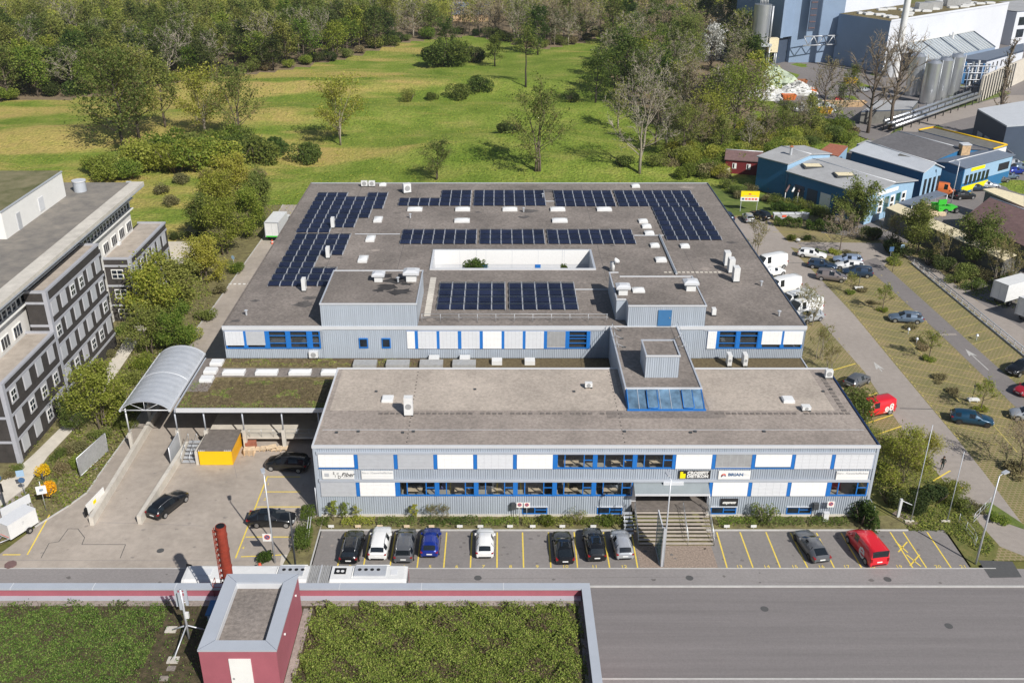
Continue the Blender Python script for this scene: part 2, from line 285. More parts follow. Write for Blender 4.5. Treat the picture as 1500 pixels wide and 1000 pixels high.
# ---------------------------------------------------------------- mesh helpers
class MB:
    def __init__(s): s.v = []; s.f = []; s.mi = []; s.m = []; s.T = None; s.sm = []
    def mid(s, name):
        if name not in s.m: s.m.append(name)
        return s.m.index(name)
    def add(s, vs, fs, name, smooth=False):
        b = len(s.v); k = s.mid(name)
        s.v += [tuple(s.T @ Vector(p)) if s.T else tuple(p) for p in vs]
        for f in fs: s.f.append([b+i for i in f]); s.mi.append(k); s.sm.append(smooth)
        return s
    def box(s, x0, x1, y0, y1, z0, z1, name, skip=''):
        vs = [(x0,y0,z0),(x1,y0,z0),(x1,y1,z0),(x0,y1,z0),(x0,y0,z1),(x1,y0,z1),(x1,y1,z1),(x0,y1,z1)]
        fs = dict(b=(0,3,2,1), t=(4,5,6,7), f=(0,1,5,4), r=(1,2,6,5), k=(2,3,7,6), l=(3,0,4,7))
        return s.add(vs, [f for k, f in fs.items() if k not in skip], name)
    def quad(s, a, b, c, d, name): return s.add([a,b,c,d], [(0,1,2,3)], name)
    def prism(s, pts, z0, z1, name, top=None):
        n = len(pts); vs = [(x,y,z0) for x,y in pts]+[(x,y,z1) for x,y in pts]
        s.add(vs, [tuple(range(n-1,-1,-1))]+[(i,(i+1)%n,n+(i+1)%n,n+i) for i in range(n)], name)
        s.add([(x,y,z1) for x,y in pts], [tuple(range(n))], top or name); return s
    def cyl(s, x, y, z0, z1, r, name, n=10, r2=None, smooth=True, cap=True):
        r2 = r if r2 is None else r2
        vs = [(x+r*math.cos(2*math.pi*i/n), y+r*math.sin(2*math.pi*i/n), z0) for i in range(n)]+[(x+r2*math.cos(2*math.pi*i/n), y+r2*math.sin(2*math.pi*i/n), z1) for i in range(n)]
        s.add(vs, [(i,(i+1)%n,n+(i+1)%n,n+i) for i in range(n)], name, smooth)
        if cap: s.add(vs, [tuple(range(n-1,-1,-1)), tuple(range(n,2*n))], name)
        return s
    def tube(s, pts, rs, name, n=5, smooth=True):
        pts = [Vector(p) for p in pts]
        if not hasattr(rs, '__len__'): rs = [rs]*len(pts)
        vs = []
        for i, p in enumerate(pts):
            d = (pts[min(i+1, len(pts)-1)]-pts[max(i-1, 0)])
            if d.length < 1e-6: d = Vector((0,0,1))
            d.normalize(); a = d.orthogonal().normalized() if abs(d.z) > 0.9 else d.cross(Vector((0,0,1))).normalized(); c = d.cross(a)
            for k in range(n):
                t = 2*math.pi*k/n; q = p+rs[i]*(a*math.cos(t)+c*math.sin(t)); vs.append(tuple(q))
        fs = [(i*n+k, i*n+(k+1)%n, (i+1)*n+(k+1)%n, (i+1)*n+k) for i in range(len(pts)-1) for k in range(n)]
        fs += [tuple(range(n-1,-1,-1)), tuple(range((len(pts)-1)*n, len(pts)*n))]
        return s.add(vs, fs, name, smooth)
    def disc(s, c, ax, r0, r1, name, n=16):
        """ring or wheel face: c centre, ax 'y'"""
        return s
    def bar(s, a, b, t, name, h=None): # thin square bar between two points
        return s.tube([a, b], t, name, 4, False)
    def corr(s, x0, x1, y, z0, z1, name, pitch=0.225, depth=0.07):
        """trapezoid ribbed sheet facing -y"""
        n = max(2, int(round((x1-x0)/pitch))); p = (x1-x0)/n; xs = []
        for i in range(n):
            a = x0+i*p; xs += [(a, 0), (a+0.38*p, 0), (a+0.5*p, depth), (a+0.88*p, depth)]
        xs.append((x1, 0)); vs = []
        for x, d in xs: vs += [(x, y+d, z0), (x, y+d, z1)]
        return s.add(vs, [(2*i, 2*i+2, 2*i+3, 2*i+1) for i in range(len(xs)-1)], name)
    def mesh(s, name, off=(0,0,0)):
        me = bpy.data.meshes.new(name)
        me.from_pydata([(x-off[0], y-off[1], z-off[2]) for x,y,z in s.v], [], s.f)
        for k in s.m: me.materials.append(M[k])
        me.polygons.foreach_set('material_index', s.mi)
        me.polygons.foreach_set('use_smooth', s.sm)
        me.update(); return me
    def build(s, name, parent=None, off=None, local=False):
        if off is None: off = (0,0,0) if (parent is None or local) else world_loc(parent)
        o = bpy.data.objects.new(name, s.mesh(name, off)); COL.objects.link(o)
        if parent is not None: o.parent = parent
        else: o.location = off
        return o
def world_loc(o):
    p = Vector((0,0,0))
    while o is not None: p += o.location; o = o.parent
    return tuple(p)
def tag(o, label, cat, group=None, kind=None):
    o['label'] = label; o['category'] = cat
    if group: o['group'] = group
    if kind: o['kind'] = kind
    return o
def thing(name, label, cat, loc=(0,0,0), rz=0, group=None):
    o = bpy.data.objects.new(name, None); COL.objects.link(o); o.empty_display_size = 0.3
    o.location = loc if len(loc) == 3 else (loc[0], loc[1], 0); o.rotation_euler = (0,0,rz)
    return tag(o, label, cat, group)
def struct(name, mb, label=None):
    o = mb.build(name); o['kind'] = 'structure'
    if label: o['label'] = label
    return o
def solo(name, mb, label, cat, loc, group=None):
    o = mb.build(name, None, (loc[0], loc[1], loc[2] if len(loc) > 2 else 0)); return tag(o, label, cat, group)
def dup(root, loc, rz=0, label=None, group=None, sc=None):
    r = root.copy(); COL.objects.link(r); r.location = loc if len(loc) == 3 else (loc[0], loc[1], 0); r.rotation_euler = (0,0,rz)
    if sc: r.scale = sc if hasattr(sc, '__len__') else (sc,)*3
    if label: r['label'] = label
    if group: r['group'] = group
    for ch in root.children:
        c = ch.copy(); COL.objects.link(c); c.parent = r
        for g in ch.children:
            d = g.copy(); COL.objects.link(d); d.parent = c
    return r
def text_into(mb, txt, size, name, T, ext=0.01, align='CENTER', bold=0.0, sx=1.0):
    cu = bpy.data.curves.new('lettering', 'FONT'); cu.body = txt; cu.size = size; cu.extrude = ext; cu.align_x = align; cu.align_y = 'CENTER'; cu.offset = bold; cu.resolution_u = 2
    o = bpy.data.objects.new('lettering', cu); COL.objects.link(o)
    dg = bpy.context.evaluated_depsgraph_get(); me = o.evaluated_get(dg).to_mesh()
    old = mb.T; mb.T = T @ Matrix.Diagonal((sx,1,1,1))
    mb.add([v.co[:] for v in me.vertices], [tuple(p.vertices) for p in me.polygons], name); mb.T = old
    o.evaluated_get(dg).to_mesh_clear(); bpy.data.objects.remove(o); bpy.data.curves.remove(cu)
FRONT = Matrix.Rotation(R(90), 4, 'X')      # lettering plane turned to face -y
def front_at(x, y, z): return Matrix.Translation((x, y, z)) @ FRONT
def inside(x, y, poly):
    c = False; j = len(poly)-1
    for i in range(len(poly)):
        (xi,yi),(xj,yj) = poly[i], poly[j]
        if (yi > y) != (yj > y) and x < (xj-xi)*(y-yi)/(yj-yi)+xi: c = not c
        j = i
    return c
def sheet(name, pts, z, m, kind='structure'):
    mb = MB(); mb.add([(x, y, z) for x, y in pts], [tuple(range(len(pts)))], m); return struct(name, mb)
def rect(x0, x1, y0, y1): return [(x0,y0),(x1,y0),(x1,y1),(x0,y1)]
# ================================================================ SETTING: ground, roads, markings
mb = MB(); mb.add([(-3000,-500,-0.25),(3000,-500,-0.25),(3000,4000,-0.25),(-3000,4000,-0.25)], [(0,1,2,3)], 'lawn'); struct('ground', mb)
# meadow with slight mounds
def mound(x, y):
    h = 0
    for cx, cy, rx, ry, a in ((4,232,26,9,2.4),(20,212,22,9,2.2),(-45,262,40,12,2.6),(-5,300,45,14,3.2),(40,330,30,18,2.6),(-100,240,40,12,2.0),(-12,221,14,6,1.8),(25,268,30,10,2.0),(-70,300,40,14,2.2)):
        h += a*math.exp(-((x-cx)/rx)**2-((y-cy)/ry)**2)
    return h
mb = MB(); nx, ny = 106, 84; x0, x1, y0, y1 = -330, 200, 148, 568
vs = []; fs = []
for j in range(ny+1):
    for i in range(nx+1):
        x = x0+(x1-x0)*i/nx; y = y0+(y1-y0)*j/ny
        edge = min(1, max(0, (y-172)/20))
        vs.append((x, y, -0.08+edge*(mound(x, y)+0.18*math.sin(x*0.21+y*0.05)*math.sin(y*0.17))))
for j in range(ny):
    for i in range(nx): fs.append((j*(nx+1)+i, j*(nx+1)+i+1, (j+1)*(nx+1)+i+1, (j+1)*(nx+1)+i))
front = [P(*q) for q in ((-60,155),(0,150),(125,144),(267,126),(377,108),(500,88),(560,70),(600,60),(640,56),(690,52),(740,60),(780,73),(850,64),(880,50),(904,46))]
woodA = [(-300,front[0][1])]+front+[P(1088,42),P(1095,4),(150,585),(-300,585)]
woodB = [P(*q) for q in ((905,46),(885,85),(880,120),(905,152),(950,178),(1010,200),(1075,190),(1110,165),(1098,100),(1092,50))]
def in_wood(f): c = sum((Vector(vs[q]) for q in f), Vector())/4; return inside(c.x, c.y, woodA) or inside(c.x, c.y, woodB)
mb.add(vs, [f for f in fs if not in_wood(f)], 'meadow', True); mb.add(vs, [f for f in fs if in_wood(f)], 'leaf_litter', True); struct('meadow', mb)
# distant hills closing the valley behind the wood
mb = MB(); vs = []; fs = []
for j, (y, h) in enumerate(((560,-2),(700,14),(900,60),(1200,150),(1700,210))):
    for i in range(41):
        x = -1600+80*i; vs.append((x, y, h*(0.75+0.25*math.sin(x*0.004+j))))
for j in range(4):
    for i in range(40): fs.append((j*41+i, j*41+i+1, (j+1)*41+i+1, (j+1)*41+i))
mb.add(vs, fs, 'lawn', True); struct('hills', mb)

sheet('street', rect(-150, 160, 57.75, 68.85), -0.10, 'street_asphalt')
sheet('pavement', rect(-150, 160, 69.0, 71.36), 0.0, 'pavement_grey')
sheet('pavement', rect(-150, 160, 44, 57.6), 0.0, 'pavement_grey')
mb = MB(); mb.box(-150,160,68.85,69.0,-0.12,0.015,'kerb'); mb.box(-150,160,57.6,57.75,-0.12,0.015,'kerb'); struct('kerb', mb)
mb = MB(); mb.box(-150,46.6,71.36,71.48,-0.05,0.012,'kerb'); struct('kerb', mb)
sheet('lower_path', rect(-150, 160, 54.9, 55.05), 0.006, 'kerb')
sheet('forecourt', rect(-17.6, 44.2, 71.48, 77.25), 0.0, 'asphalt')
sheet('repair_patch', [P(1433,820),P(1483,822),P(1497,845),P(1450,846)], 0.009, 'patch')
yl = [P(*q) for q in ((10,822),(52,772),(100,742),(128,722),(150,690),(186,640),(235,560),(268,508),(316,446),(342,410),(386,348),(415,300))]
sheet('yard', [(-48.5,71.48)]+yl[1:]+[(-33.0,yl[-1][1]),(-33.0,104.5),(-17.5,104.5),(-17.5,71.48)], 0.0, 'yard')
mb = MB()
for a, b in zip(yl[1:-1], yl[2:]):
    d = Vector((b[0]-a[0], b[1]-a[1])); nrm = Vector((-d.y, d.x)).normalized()*0.13
    mb.prism([a, b, (b[0]+nrm.x, b[1]+nrm.y), (a[0]+nrm.x, a[1]+nrm.y)], -0.1, 0.10, 'kerb')
struct('kerb', mb)
# repaired trench seams in the yard
mb = MB()
def line(mb, a, b, wd, z, m):
    d = Vector((b[0]-a[0], b[1]-a[1], 0)); nn = Vector((-d.y, d.x, 0)).normalized()*wd/2
    mb.add([(a[0]-nn.x,a[1]-nn.y,z),(b[0]-nn.x,b[1]-nn.y,z),(b[0]+nn.x,b[1]+nn.y,z),(a[0]+nn.x,a[1]+nn.y,z)], [(0,1,2,3)], m)
seam = [P(*q) for q in ((60,817),(72,795),(86,793),(100,774),(114,774),(124,787),(120,797),(184,797),(176,817))]
for a, b in zip(seam[:-1], seam[1:]): line(mb, a, b, 0.07, 0.006, 'patch')
for q in (((110,721),(145,722)),((145,765),(205,766)),((176,650),(208,650)),((340,665),(347,700)),((205,766),(300,770)),((0,820),(430,821))): line(mb, P(*q[0]), P(*q[1]), 0.05, 0.007, 'pavement_grey')
rs = random.Random(17)
def splat(mb, x, y, z, r, m, sd):
    rg = random.Random(sd); n_ = 11; mb.add([(x+r*rg.uniform(.55,1.1)*math.cos(2*math.pi*i/n_), y+0.8*r*rg.uniform(.55,1.1)*math.sin(2*math.pi*i/n_), z) for i in range(n_)], [tuple(range(n_))], m)
for k in range(46): splat(mb, rs.uniform(-46,-16), rs.uniform(72,92), 0.004+0.00003*k, rs.uniform(.06,.30), 'yard_stain', k)
for k in range(70): splat(mb, rs.uniform(-15,44), rs.uniform(72,76.5), 0.004+0.00003*k, rs.uniform(.06,.26), 'asphalt_stain', 100+k)
for k in range(16): line(mb, (rs.uniform(-46,40), rs.uniform(69.3,71.2)), (rs.uniform(-46,40), rs.uniform(69.3,71.2)), .03, .003+.0001*k, 'asphalt_stain') if k < 3 else splat(mb, rs.uniform(-40,44), rs.uniform(69.3,71), .0035+.00003*k, rs.uniform(.1,.3), 'asphalt_stain', 300+k)
for u, v in ((235,806),(700,846),(1010,846),(1300,848),(170,700),(1120,890),(1390,915)):
    x, y = P(u, v, 0); z_ = -0.093 if v > 860 else 0.0075; mb.add([(x+.36*math.cos(a*.524), y+.36*math.sin(a*.524), z_) for a in range(12)], [tuple(range(12))], 'patch')
struct('yard_seams', mb)
sheet('shrub_bed', [(-56,73)]+[(-49.2,73.5)]+yl[2:]+[(-58,yl[-1][1])], -0.03, 'soil')
sheet('office_path', [P(32,680),P(50,664),P(110,605),P(168,520),P(200,470),P(215,480),P(186,525),P(135,600),P(70,668),P(40,712),P(0,742),P(0,706)], 0.0, 'concrete_light')
sheet('side_road', [(-150,69.0),(-56,69.0),P(60,765),P(30,700),P(0,720),(-150,110)], -0.01, 'road_grey')
# ---- east side: road, lanes and grass paver bays
sheet('grass_pavers', [(38,72)]+[(46.3,84)]+[(47,88),(47,72.5),(90,72.5),(90,176),(38,176)], -0.004, 'grass_pavers')
sheet('road', [P(1400,815),P(1452,832),(52,71.48),(75,71.48),P(1500,770),P(1440,690),P(1400,640),P(1317,541),P(1250,460),P(1192,398),P(1168,374),P(1158,362),P(1290,392),P(1318,372),P(1327,362),P(1290,356),P(1155,354),P(1126,322),(40,176),(40,160),P(1104,371),P(1210,480),P(1266,544),P(1330,640),P(1424,754),P(1465,800)][2:], 0.004, 'road_grey')
sheet('lane', [P(1284,377),P(1297.6,390.8),P(1360,446.8),P(1440,518.8),P(1500,572),P(1500,608),P(1412.8,523.6),P(1376,488),P(1318,435.6),P(1290,410),P(1260,384)], 0.008, 'dark_road')
sheet('upper_road', [P(1322,372),P(1362,382),P(1387,407),P(1430,440),P(1500,482),P(1500,517),P(1392,428),P(1338,386)], 0.008, 'road_grey')
sheet('front_lawn', [(40.6,77.2),P(1322,763),(44.4,77.2),(44.4,71.6),P(1440,826),P(1458,818),P(1463,800),P(1455,778),P(1425,752),P(1385,705),P(1355,668),(38.2,95),(38.2,79.5)], 0.002, 'lawn')
sheet('lawn', [(38,176),(53,176),(57,182),(56,206),(30,206),(30,166),(38,166)], 0.004, 'lawn_green')
sheet('flower_bed', [P(1427,745),P(1450,735),P(1500,768),P(1500,775),P(1480,768)], 0.02, 'lawn_green')
sheet('planting_bed', rect(-17.6, 13.3, 77.25, 79.6), 0.06, 'soil')
sheet('planting_bed', rect(20.6, 40.6, 77.25, 79.6), 0.06, 'soil')
sheet('planting_bed', [(-20.3,71.6),(-17.72,71.6),(-17.72,77.2),(-17.72,79.6),(-18.3,79.6),(-19.6,77.5)], 0.06, 'soil')
mb = MB(); mb.box(-17.6,13.3,77.13,77.25,-0.02,0.12,'kerb'); mb.box(20.6,40.6,77.13,77.25,-0.02,0.12,'kerb'); mb.box(-17.72,-17.6,71.5,77.25,-0.02,0.12,'kerb'); struct('kerb', mb)
sheet('entrance_paving', rect(13.3, 20.6, 71.48, 77.25), 0.004, 'gravel_brown')
sheet('path', [P(1306,752),P(1330,735),P(1345,768),P(1318,769)], 0.008, 'gravel_brown')
sheet('workshop_yard', [(59,166),(79,158),(150,132),(150,235),(95,240),(76,214)], 0.0, 'dark_road')
sheet('truck_yard', [(73,139),(80,147),(90,151),(150,130),(150,60),(80,72)], -0.002, 'dark_road')
sheet('factory_yard', [(96,222),(126,240),(240,300),(300,460),(60,470),(76,300),(84,262)], 0.01+0.05, 'dark_road')
sheet('access_road', [P(1280,210),P(1330,178),P(1480,140),P(1500,140),P(1500,152),P(1350,190),P(1300,215)], 0.08, 'road_grey')
sheet('verge', [P(1296,205),P(1330,170),P(1470,132),P(1480,138),P(1332,178),P(1300,212)], 0.085, 'lawn_green')

# ---- painted bays and arrows
mk = MB()
for u in (494,532,571,611,650,689,728,767,807): line(mk, P(u,831), (P(u,831)[0]+0.02, 76.9), 0.13, 0.008, 'yellow_paint')
for (a, b) in (((846,831),(841,779)),((893,831),(884,779)),((934,831),(925,779)),((1065,831),(1050,779)),((1103,831),(1084,779)),((1143,831),(1122,779)),((1183,831),(1158,780)),((1222,831),(1196,780)),((1262,831),(1232,780)),((1337,831),(1304,779)),((1357,831),(1323,779)),((1393,831),(1358,779))):
    line(mk, P(*a), P(*b), 0.13, 0.008, 'yellow_paint')
for cx, cy in ((1321,806),(1338,826)):
    pass
for q in (((1312,793),(1330,809)),((1329,793),(1316,808)),((1328,812),(1349,829)),((1347,812),(1333,828))): line(mk, P(*q[0]), P(*q[1]), 0.13, 0.009, 'yellow_paint')
for q in (((353,815),(415,812)),((345,817),(392,697)),((392,698),(440,698)),((387,720),(440,720)),((375,742),(440,742)),((360,786),(428,786)),((40,812),(73,753)),((4,812),(30,812))): line(mk, P(*q[0]), P(*q[1]), 0.14, 0.008, 'yellow_paint')
struct('bay_markings', mk)
mk = MB()
for n, u in ((2,513),(3,551),(4,591),(5,630),(6,669),(7,708),(8,748),(9,787),(10,828),(11,871),(12,914),(13,1083),(14,1123),(15,1164),(16,1203),(17,1240),(18,1317-40),(19,1317),(20,1374),(21,1411)):
    p = P(u, 829.5); text_into(mk, str(n), 0.62, 'yellow_paint', Matrix.Translation((p[0], p[1], 0.009)), 0.001)
for n, u, v in ((1,393,709),(2,388,731),(3,380,755),(4,356,802)):
    p = P(u, v); text_into(mk, str(n), 0.6, 'yellow_paint', Matrix.Translation((p[0], p[1], 0.009)), 0.001)
struct('bay_numbers', mk)
mk = MB()
y = 74.0
for k in range(27):                       # bays in two angled rows on the grass pavers between the lanes
    yy = 93+k*2.55
    if yy < 159: line(mk, (53.0, yy+2.4), (57.2, yy), 0.11, 0.004, 'faded_yellow')
    yy2 = yy+2.9
    if yy2 < 150: line(mk, (57.4, yy2), (62.4, yy2-2.85), 0.11, 0.004, 'faded_yellow')
    line(mk, (53.1, yy+1.3), (53.1, yy+1.75), 0.16, 0.01, 'faded_yellow'); line(mk, (53.1, yy+2.3), (53.1, yy+2.75), 0.16, 0.01, 'faded_yellow')
for q in (((1386,568),(1408,590)),((1330,498),(1350,518)),((1455,622),(1490,662))): line(mk, P(*q[0]), P(*q[1]), 0.14, 0.006, 'faded_yellow')
for k in range(20):
    yy = 104+k*2.55
    if yy < 148: line(mk, (65.6, yy), (69.9, yy+2.1), 0.11, 0.006, 'faded_yellow')
for k in range(14): line(mk, (62.5, 98+k*3.6), (62.48, 98.5+k*3.6), 0.12, 0.012, 'faded_yellow')
for k in range(9):
    yy = 95.2-2*2.7+k*2.7
    line(mk, (43.6, yy), (47.6, yy+2.1), 0.16, 0.006, 'yellow_paint')
for q in (((1367,704),(1392,689)),((1377,733),(1411,713))): line(mk, P(*q[0]), P(*q[1]), 0.17, 0.007, 'yellow_paint')
for k in range(18): line(mk, (47.9, 84+k*4.1), (47.9, 84.5+k*4.1), 0.13, 0.012, 'faded_yellow')
for q in (((1310,337),(1270,340)),((1132,340),(1190,340)),((1209,342),(1217,352)),((1120,313),(1124,330))): line(mk, P(*q[0]), P(*q[1]), 0.12, 0.012, 'faded_yellow')
struct('bay_markings', mk)
mk = MB()
def arrow(a, b, z):
    a = Vector((*a, 0)); b = Vector((*b, 0)); d = (a-b).normalized(); nn = Vector((-d.y, d.x, 0))
    line(mk, tuple(b)[:2], tuple(a-d*1.6)[:2], 0.14, z, 'worn_white')
    mk.add([tuple(p+Vector((0,0,z))) for p in (a, a-d*2.2-nn*0.55, a-d*1.7, a-d*2.2+nn*0.55)], [(0,1,2,3)], 'worn_white')
arrow(P(1414,511), P(1448,542), 0.013); arrow(P(1280,530), P(1292,544), 0.012)
line(mk, P(1366,490.5), P(1401,489.5), 0.55, 0.012, 'road_grey'); line(mk, P(1318,598), P(1366,599), 0.16, 0.012, 'patch'); line(mk, P(1141,385), P(1175,385), 0.14, 0.012, 'patch')
struct('road_markings', mk)
# ================================================================ MAIN BUILDINGS
def window(parent, T, x0, x1, z0, z1, kind='glazed', mull=(0.22, 0.72), y=0.0, fr=0.09, blind='blind_white', drop=1.0, frame='blue', pane='glass', name='window'):
    """frame mesh is the window; pane and blind are its pieces. local x along the wall, -y outward"""
    mb = MB(); mb.T = T
    d0, d1 = y-0.06, y+0.08
    mb.box(x0, x1, d0, d1, z0, z0+fr, frame); mb.box(x0, x1, d0, d1, z1-fr*0.7, z1, frame)
    mb.box(x0, x0+fr, d0, d1, z0+fr, z1-fr*0.7, frame); mb.box(x1-fr, x1, d0, d1, z0+fr, z1-fr*0.7, frame)
    if kind in ('glazed', 'part'):
        for m in mull:
            xm = x0+(x1-x0)*m; mb.box(xm-0.05, xm+0.05, d0+0.01, d1-0.01, z0+fr, z1-fr*0.7, frame)
        if mull: mb.box(x0+(x1-x0)*mull[-1]+0.05, x1-fr, d0+0.015, d1-0.015, z0+(z1-z0)*0.55, z0+(z1-z0)*0.55+0.07, frame)
    o = mb.build(name, parent)
    p = MB(); p.T = T; p.box(x0+fr, x1-fr, y, y+0.02, z0+fr, z1-fr*0.7, pane, skip='lrtbk'); pp = p.build('pane', o, world_loc(o))
    if kind in ('blind', 'part'):
        b = MB(); b.T = T; zb = z1-(z1-z0)*drop
        n = max(3, int((z1-zb)/0.16)); n = min(n, 16); hh = (z1-zb)/n
        b.box(x0+0.03, x1-0.03, y-0.10, y-0.085, zb+0.05, z1-0.02, blind)
        for i in range(1, 5):                                                 # guide tapes and slats
            xx = x0+(x1-x0)*i/5; b.box(xx-0.012, xx+0.012, y-0.108, y-0.099, zb+0.06, z1-0.02, 'blind_light' if blind == 'blind_white' else 'blind_grey')
        for i in range(n): b.box(x0+0.03, x1-0.03, y-0.118, y-0.1005, zb+0.05+i*hh*0.97, zb+0.05+i*hh*0.97+0.03, blind)
        b.box(x0+0.03, x1-0.03, y-0.125, y-0.07, zb, zb+0.06, 'trim')
        b.build('blind', o, world_loc(o))
    return o
I4 = Matrix.Identity(4)
def Tr(x, y, z=0, rz=0): return Matrix.Translation((x, y, z)) @ Matrix.Rotation(rz, 4, 'Z')

# ---------------------------------------------------------------- front office building
FX0, FX1, FY, FB, FZ = -18.15, 37.2, 79.45, 95.8, 8.4
fb = thing('office_building', 'long two storey grey ribbed metal office building with blue framed windows behind the car bays', 'building', (9.5, 87, 0))
T = Tr(0, FY)
mb = MB(); mb.T = T
for z0, z1 in ((0.32, 2.58), (4.55, 5.80), (7.72, 8.16)):
    if z0 == 0.32:
        xs = [FX0+0.25, 2.45, 4.95, 10.05, 12.45, 13.55]; xs2 = [21.1, 21.42, 23.9, 29.0, 31.5, FX1-0.25]
        # ribbed plinth band is cut round the four basement windows
        for a, b in ((FX0+0.25,2.4),(4.95,9.95),(12.5,13.3),(21.0,21.4),(24.0,29.05),(31.6,FX1-0.25)): mb.corr(a, b, 0, z0, z1, 'cladding')
        for a, b in ((2.4,4.95),(9.95,12.5),(21.4,24.0),(29.05,31.6)): mb.corr(a, b, 0, 1.25, z1, 'cladding')
    else: mb.corr(FX0+0.25, FX1-0.25, 0, z0, z1, 'cladding')
mb.build('cladding', fb)
mb = MB(); mb.T = T
mb.box(FX0, FX0+0.25, -0.03, 0.3, 0, FZ-0.24, 'cladding'); mb.box(FX1-0.25, FX1, -0.03, 0.3, 0, FZ-0.24, 'cladding')
mb.box(FX0, FX0+0.2, 0.3, FB-FY, 0, FZ-0.24, 'cladding'); mb.box(FX1-0.2, FX1, 0.3, FB-FY, 0, FZ-0.24, 'cladding'); mb.box(FX0+0.2, FX1-0.2, FB-FY-0.2, FB-FY, 0, FZ-0.24, 'cladding')
for a, b in ((FX0+0.25,2.4),(4.95,9.95),(12.5,13.3),(21.0,21.4),(24.0,29.05),(31.6,FX1-0.25)): mb.box(a, b, -0.02, 0.25, 0, 0.318, 'concrete')
for za, zb in ((5.80, 7.52), (2.58, 4.28)): mb.box(FX0+0.25, FX0+0.44, 0.0, 0.1, za, zb, 'cladding'); mb.box(FX1-0.42, FX1-0.25, 0.0, 0.1, za, zb, 'cladding')
mb.build('wall', fb)
mb = MB(); mb.T = T
for zz in (4.28, 7.52):                     # blind boxes above each window row
    if zz < 5: mb.box(FX0+0.35, 13.2, -0.16, 0.05, zz, zz+0.26, 'trim_grey'); mb.box(13.2, FX1-0.35, -0.16, 0.05, zz, zz+0.26, 'trim_grey')
    else: mb.box(FX0+0.35, FX1-0.35, -0.16, 0.05, zz, zz+0.2, 'trim_grey')
mb.build('blind_box', fb)
mb = MB(); mb.T = T
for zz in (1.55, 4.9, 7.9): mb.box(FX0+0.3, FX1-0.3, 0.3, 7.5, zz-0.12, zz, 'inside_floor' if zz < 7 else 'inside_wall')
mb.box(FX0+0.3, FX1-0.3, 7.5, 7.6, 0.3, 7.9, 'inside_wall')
for i in range(15):
    xx = FX0+0.3+i*3.92
    if i % 2 == 0: mb.box(xx, xx+0.12, 0.5, 7.4, 1.55, 7.78, 'inside_wall')
mb.build('interior', fb)
rng = random.Random(4)
for i in range(13):
    for zz in (1.55, 4.9):
        xx = FX0+1+i*3.93+rng.uniform(0, 1); desk = MB(); desk.T = T; desk.box(xx, xx+1.5, 1.2, 1.9, zz+0.70, zz+0.75, 'wood_light'); desk.box(xx+0.5, xx+1.0, 1.7, 1.75, zz+0.78, zz+1.1, 'black'); desk.box(xx, xx+0.05, 1.2, 1.9, zz, zz+0.7, 'dark_metal'); desk.build('desk', fb)
mb = MB(); mb.box(FX0+0.1, FX1-0.1, FY+0.1, FB-0.05, FZ-0.25, FZ-0.06, 'roof_gravel_light', skip='b'); rf = mb.build('roof', fb)
mb = MB()
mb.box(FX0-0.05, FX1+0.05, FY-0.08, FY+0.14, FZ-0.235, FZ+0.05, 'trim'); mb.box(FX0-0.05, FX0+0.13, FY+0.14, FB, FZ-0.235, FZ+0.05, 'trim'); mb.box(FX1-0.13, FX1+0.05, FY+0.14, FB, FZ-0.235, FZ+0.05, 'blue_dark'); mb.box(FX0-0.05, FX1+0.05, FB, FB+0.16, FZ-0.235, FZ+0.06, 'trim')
mb.build('roof_edge', fb)
# paving slabs laid across the roof gravel
mb = MB(); rng = random.Random(3)
for i in range(80):
    x = -12.4+i*0.62
    if 13 < x < 21.8 or x > FX1-1: continue
    y = P(640, 605, FZ)[1]
    if rng.random() < 0.9: mb.box(x, x+0.42, y-0.2, y+0.2, FZ-0.058, FZ-0.03+rng.uniform(0,.015), 'roof_slab')
for i in range(12): mb.box(36.0-0.3, 36.0+0.2, 86.2+i*0.75, 86.2+i*0.75+0.5, FZ-0.058, FZ-0.03, 'roof_slab')
mb.build('slab_row', rf)
mb = MB(); mb.box(11.2, 23.4, 84.9, 86.35, FZ-0.058, FZ-0.045, 'roof_gravel'); mb.build('dark_gravel', rf)
mb = MB(); rs3 = random.Random(12)                     # drains, fixings and joints of the roofing felt
for xx in (-9.0, 13.6-1.2):
    for k in range(20): mb.box(xx-0.06,xx+0.06,80.2+k*0.78,80.32+k*0.78,FZ-0.058,FZ-0.025,'soot')
for k in range(13): x = rs3.uniform(FX0+1,FX1-1); y = rs3.choice([82.0,82.2,90.5,91.0]); mb.box(x-0.14,x+0.14,y-0.12,y+0.12,FZ-0.058,FZ+0.06,'dark_metal')
mb.box(FX0+0.5,FX1-0.5,82.55,82.6,FZ-0.058,FZ-0.02,'galv')
mb.build('roof_fixings', rf)
mb = MB(); mb.box(FX0+0.6, 13.0, 86.5, FB-0.2, FZ-0.059, FZ-0.05, 'roof_gravel_pale'); mb.box(22.0, FX1-2.2, 86.5, FB-0.2, FZ-0.059, FZ-0.05, 'roof_gravel_pale'); mb.build('pale_gravel', rf)
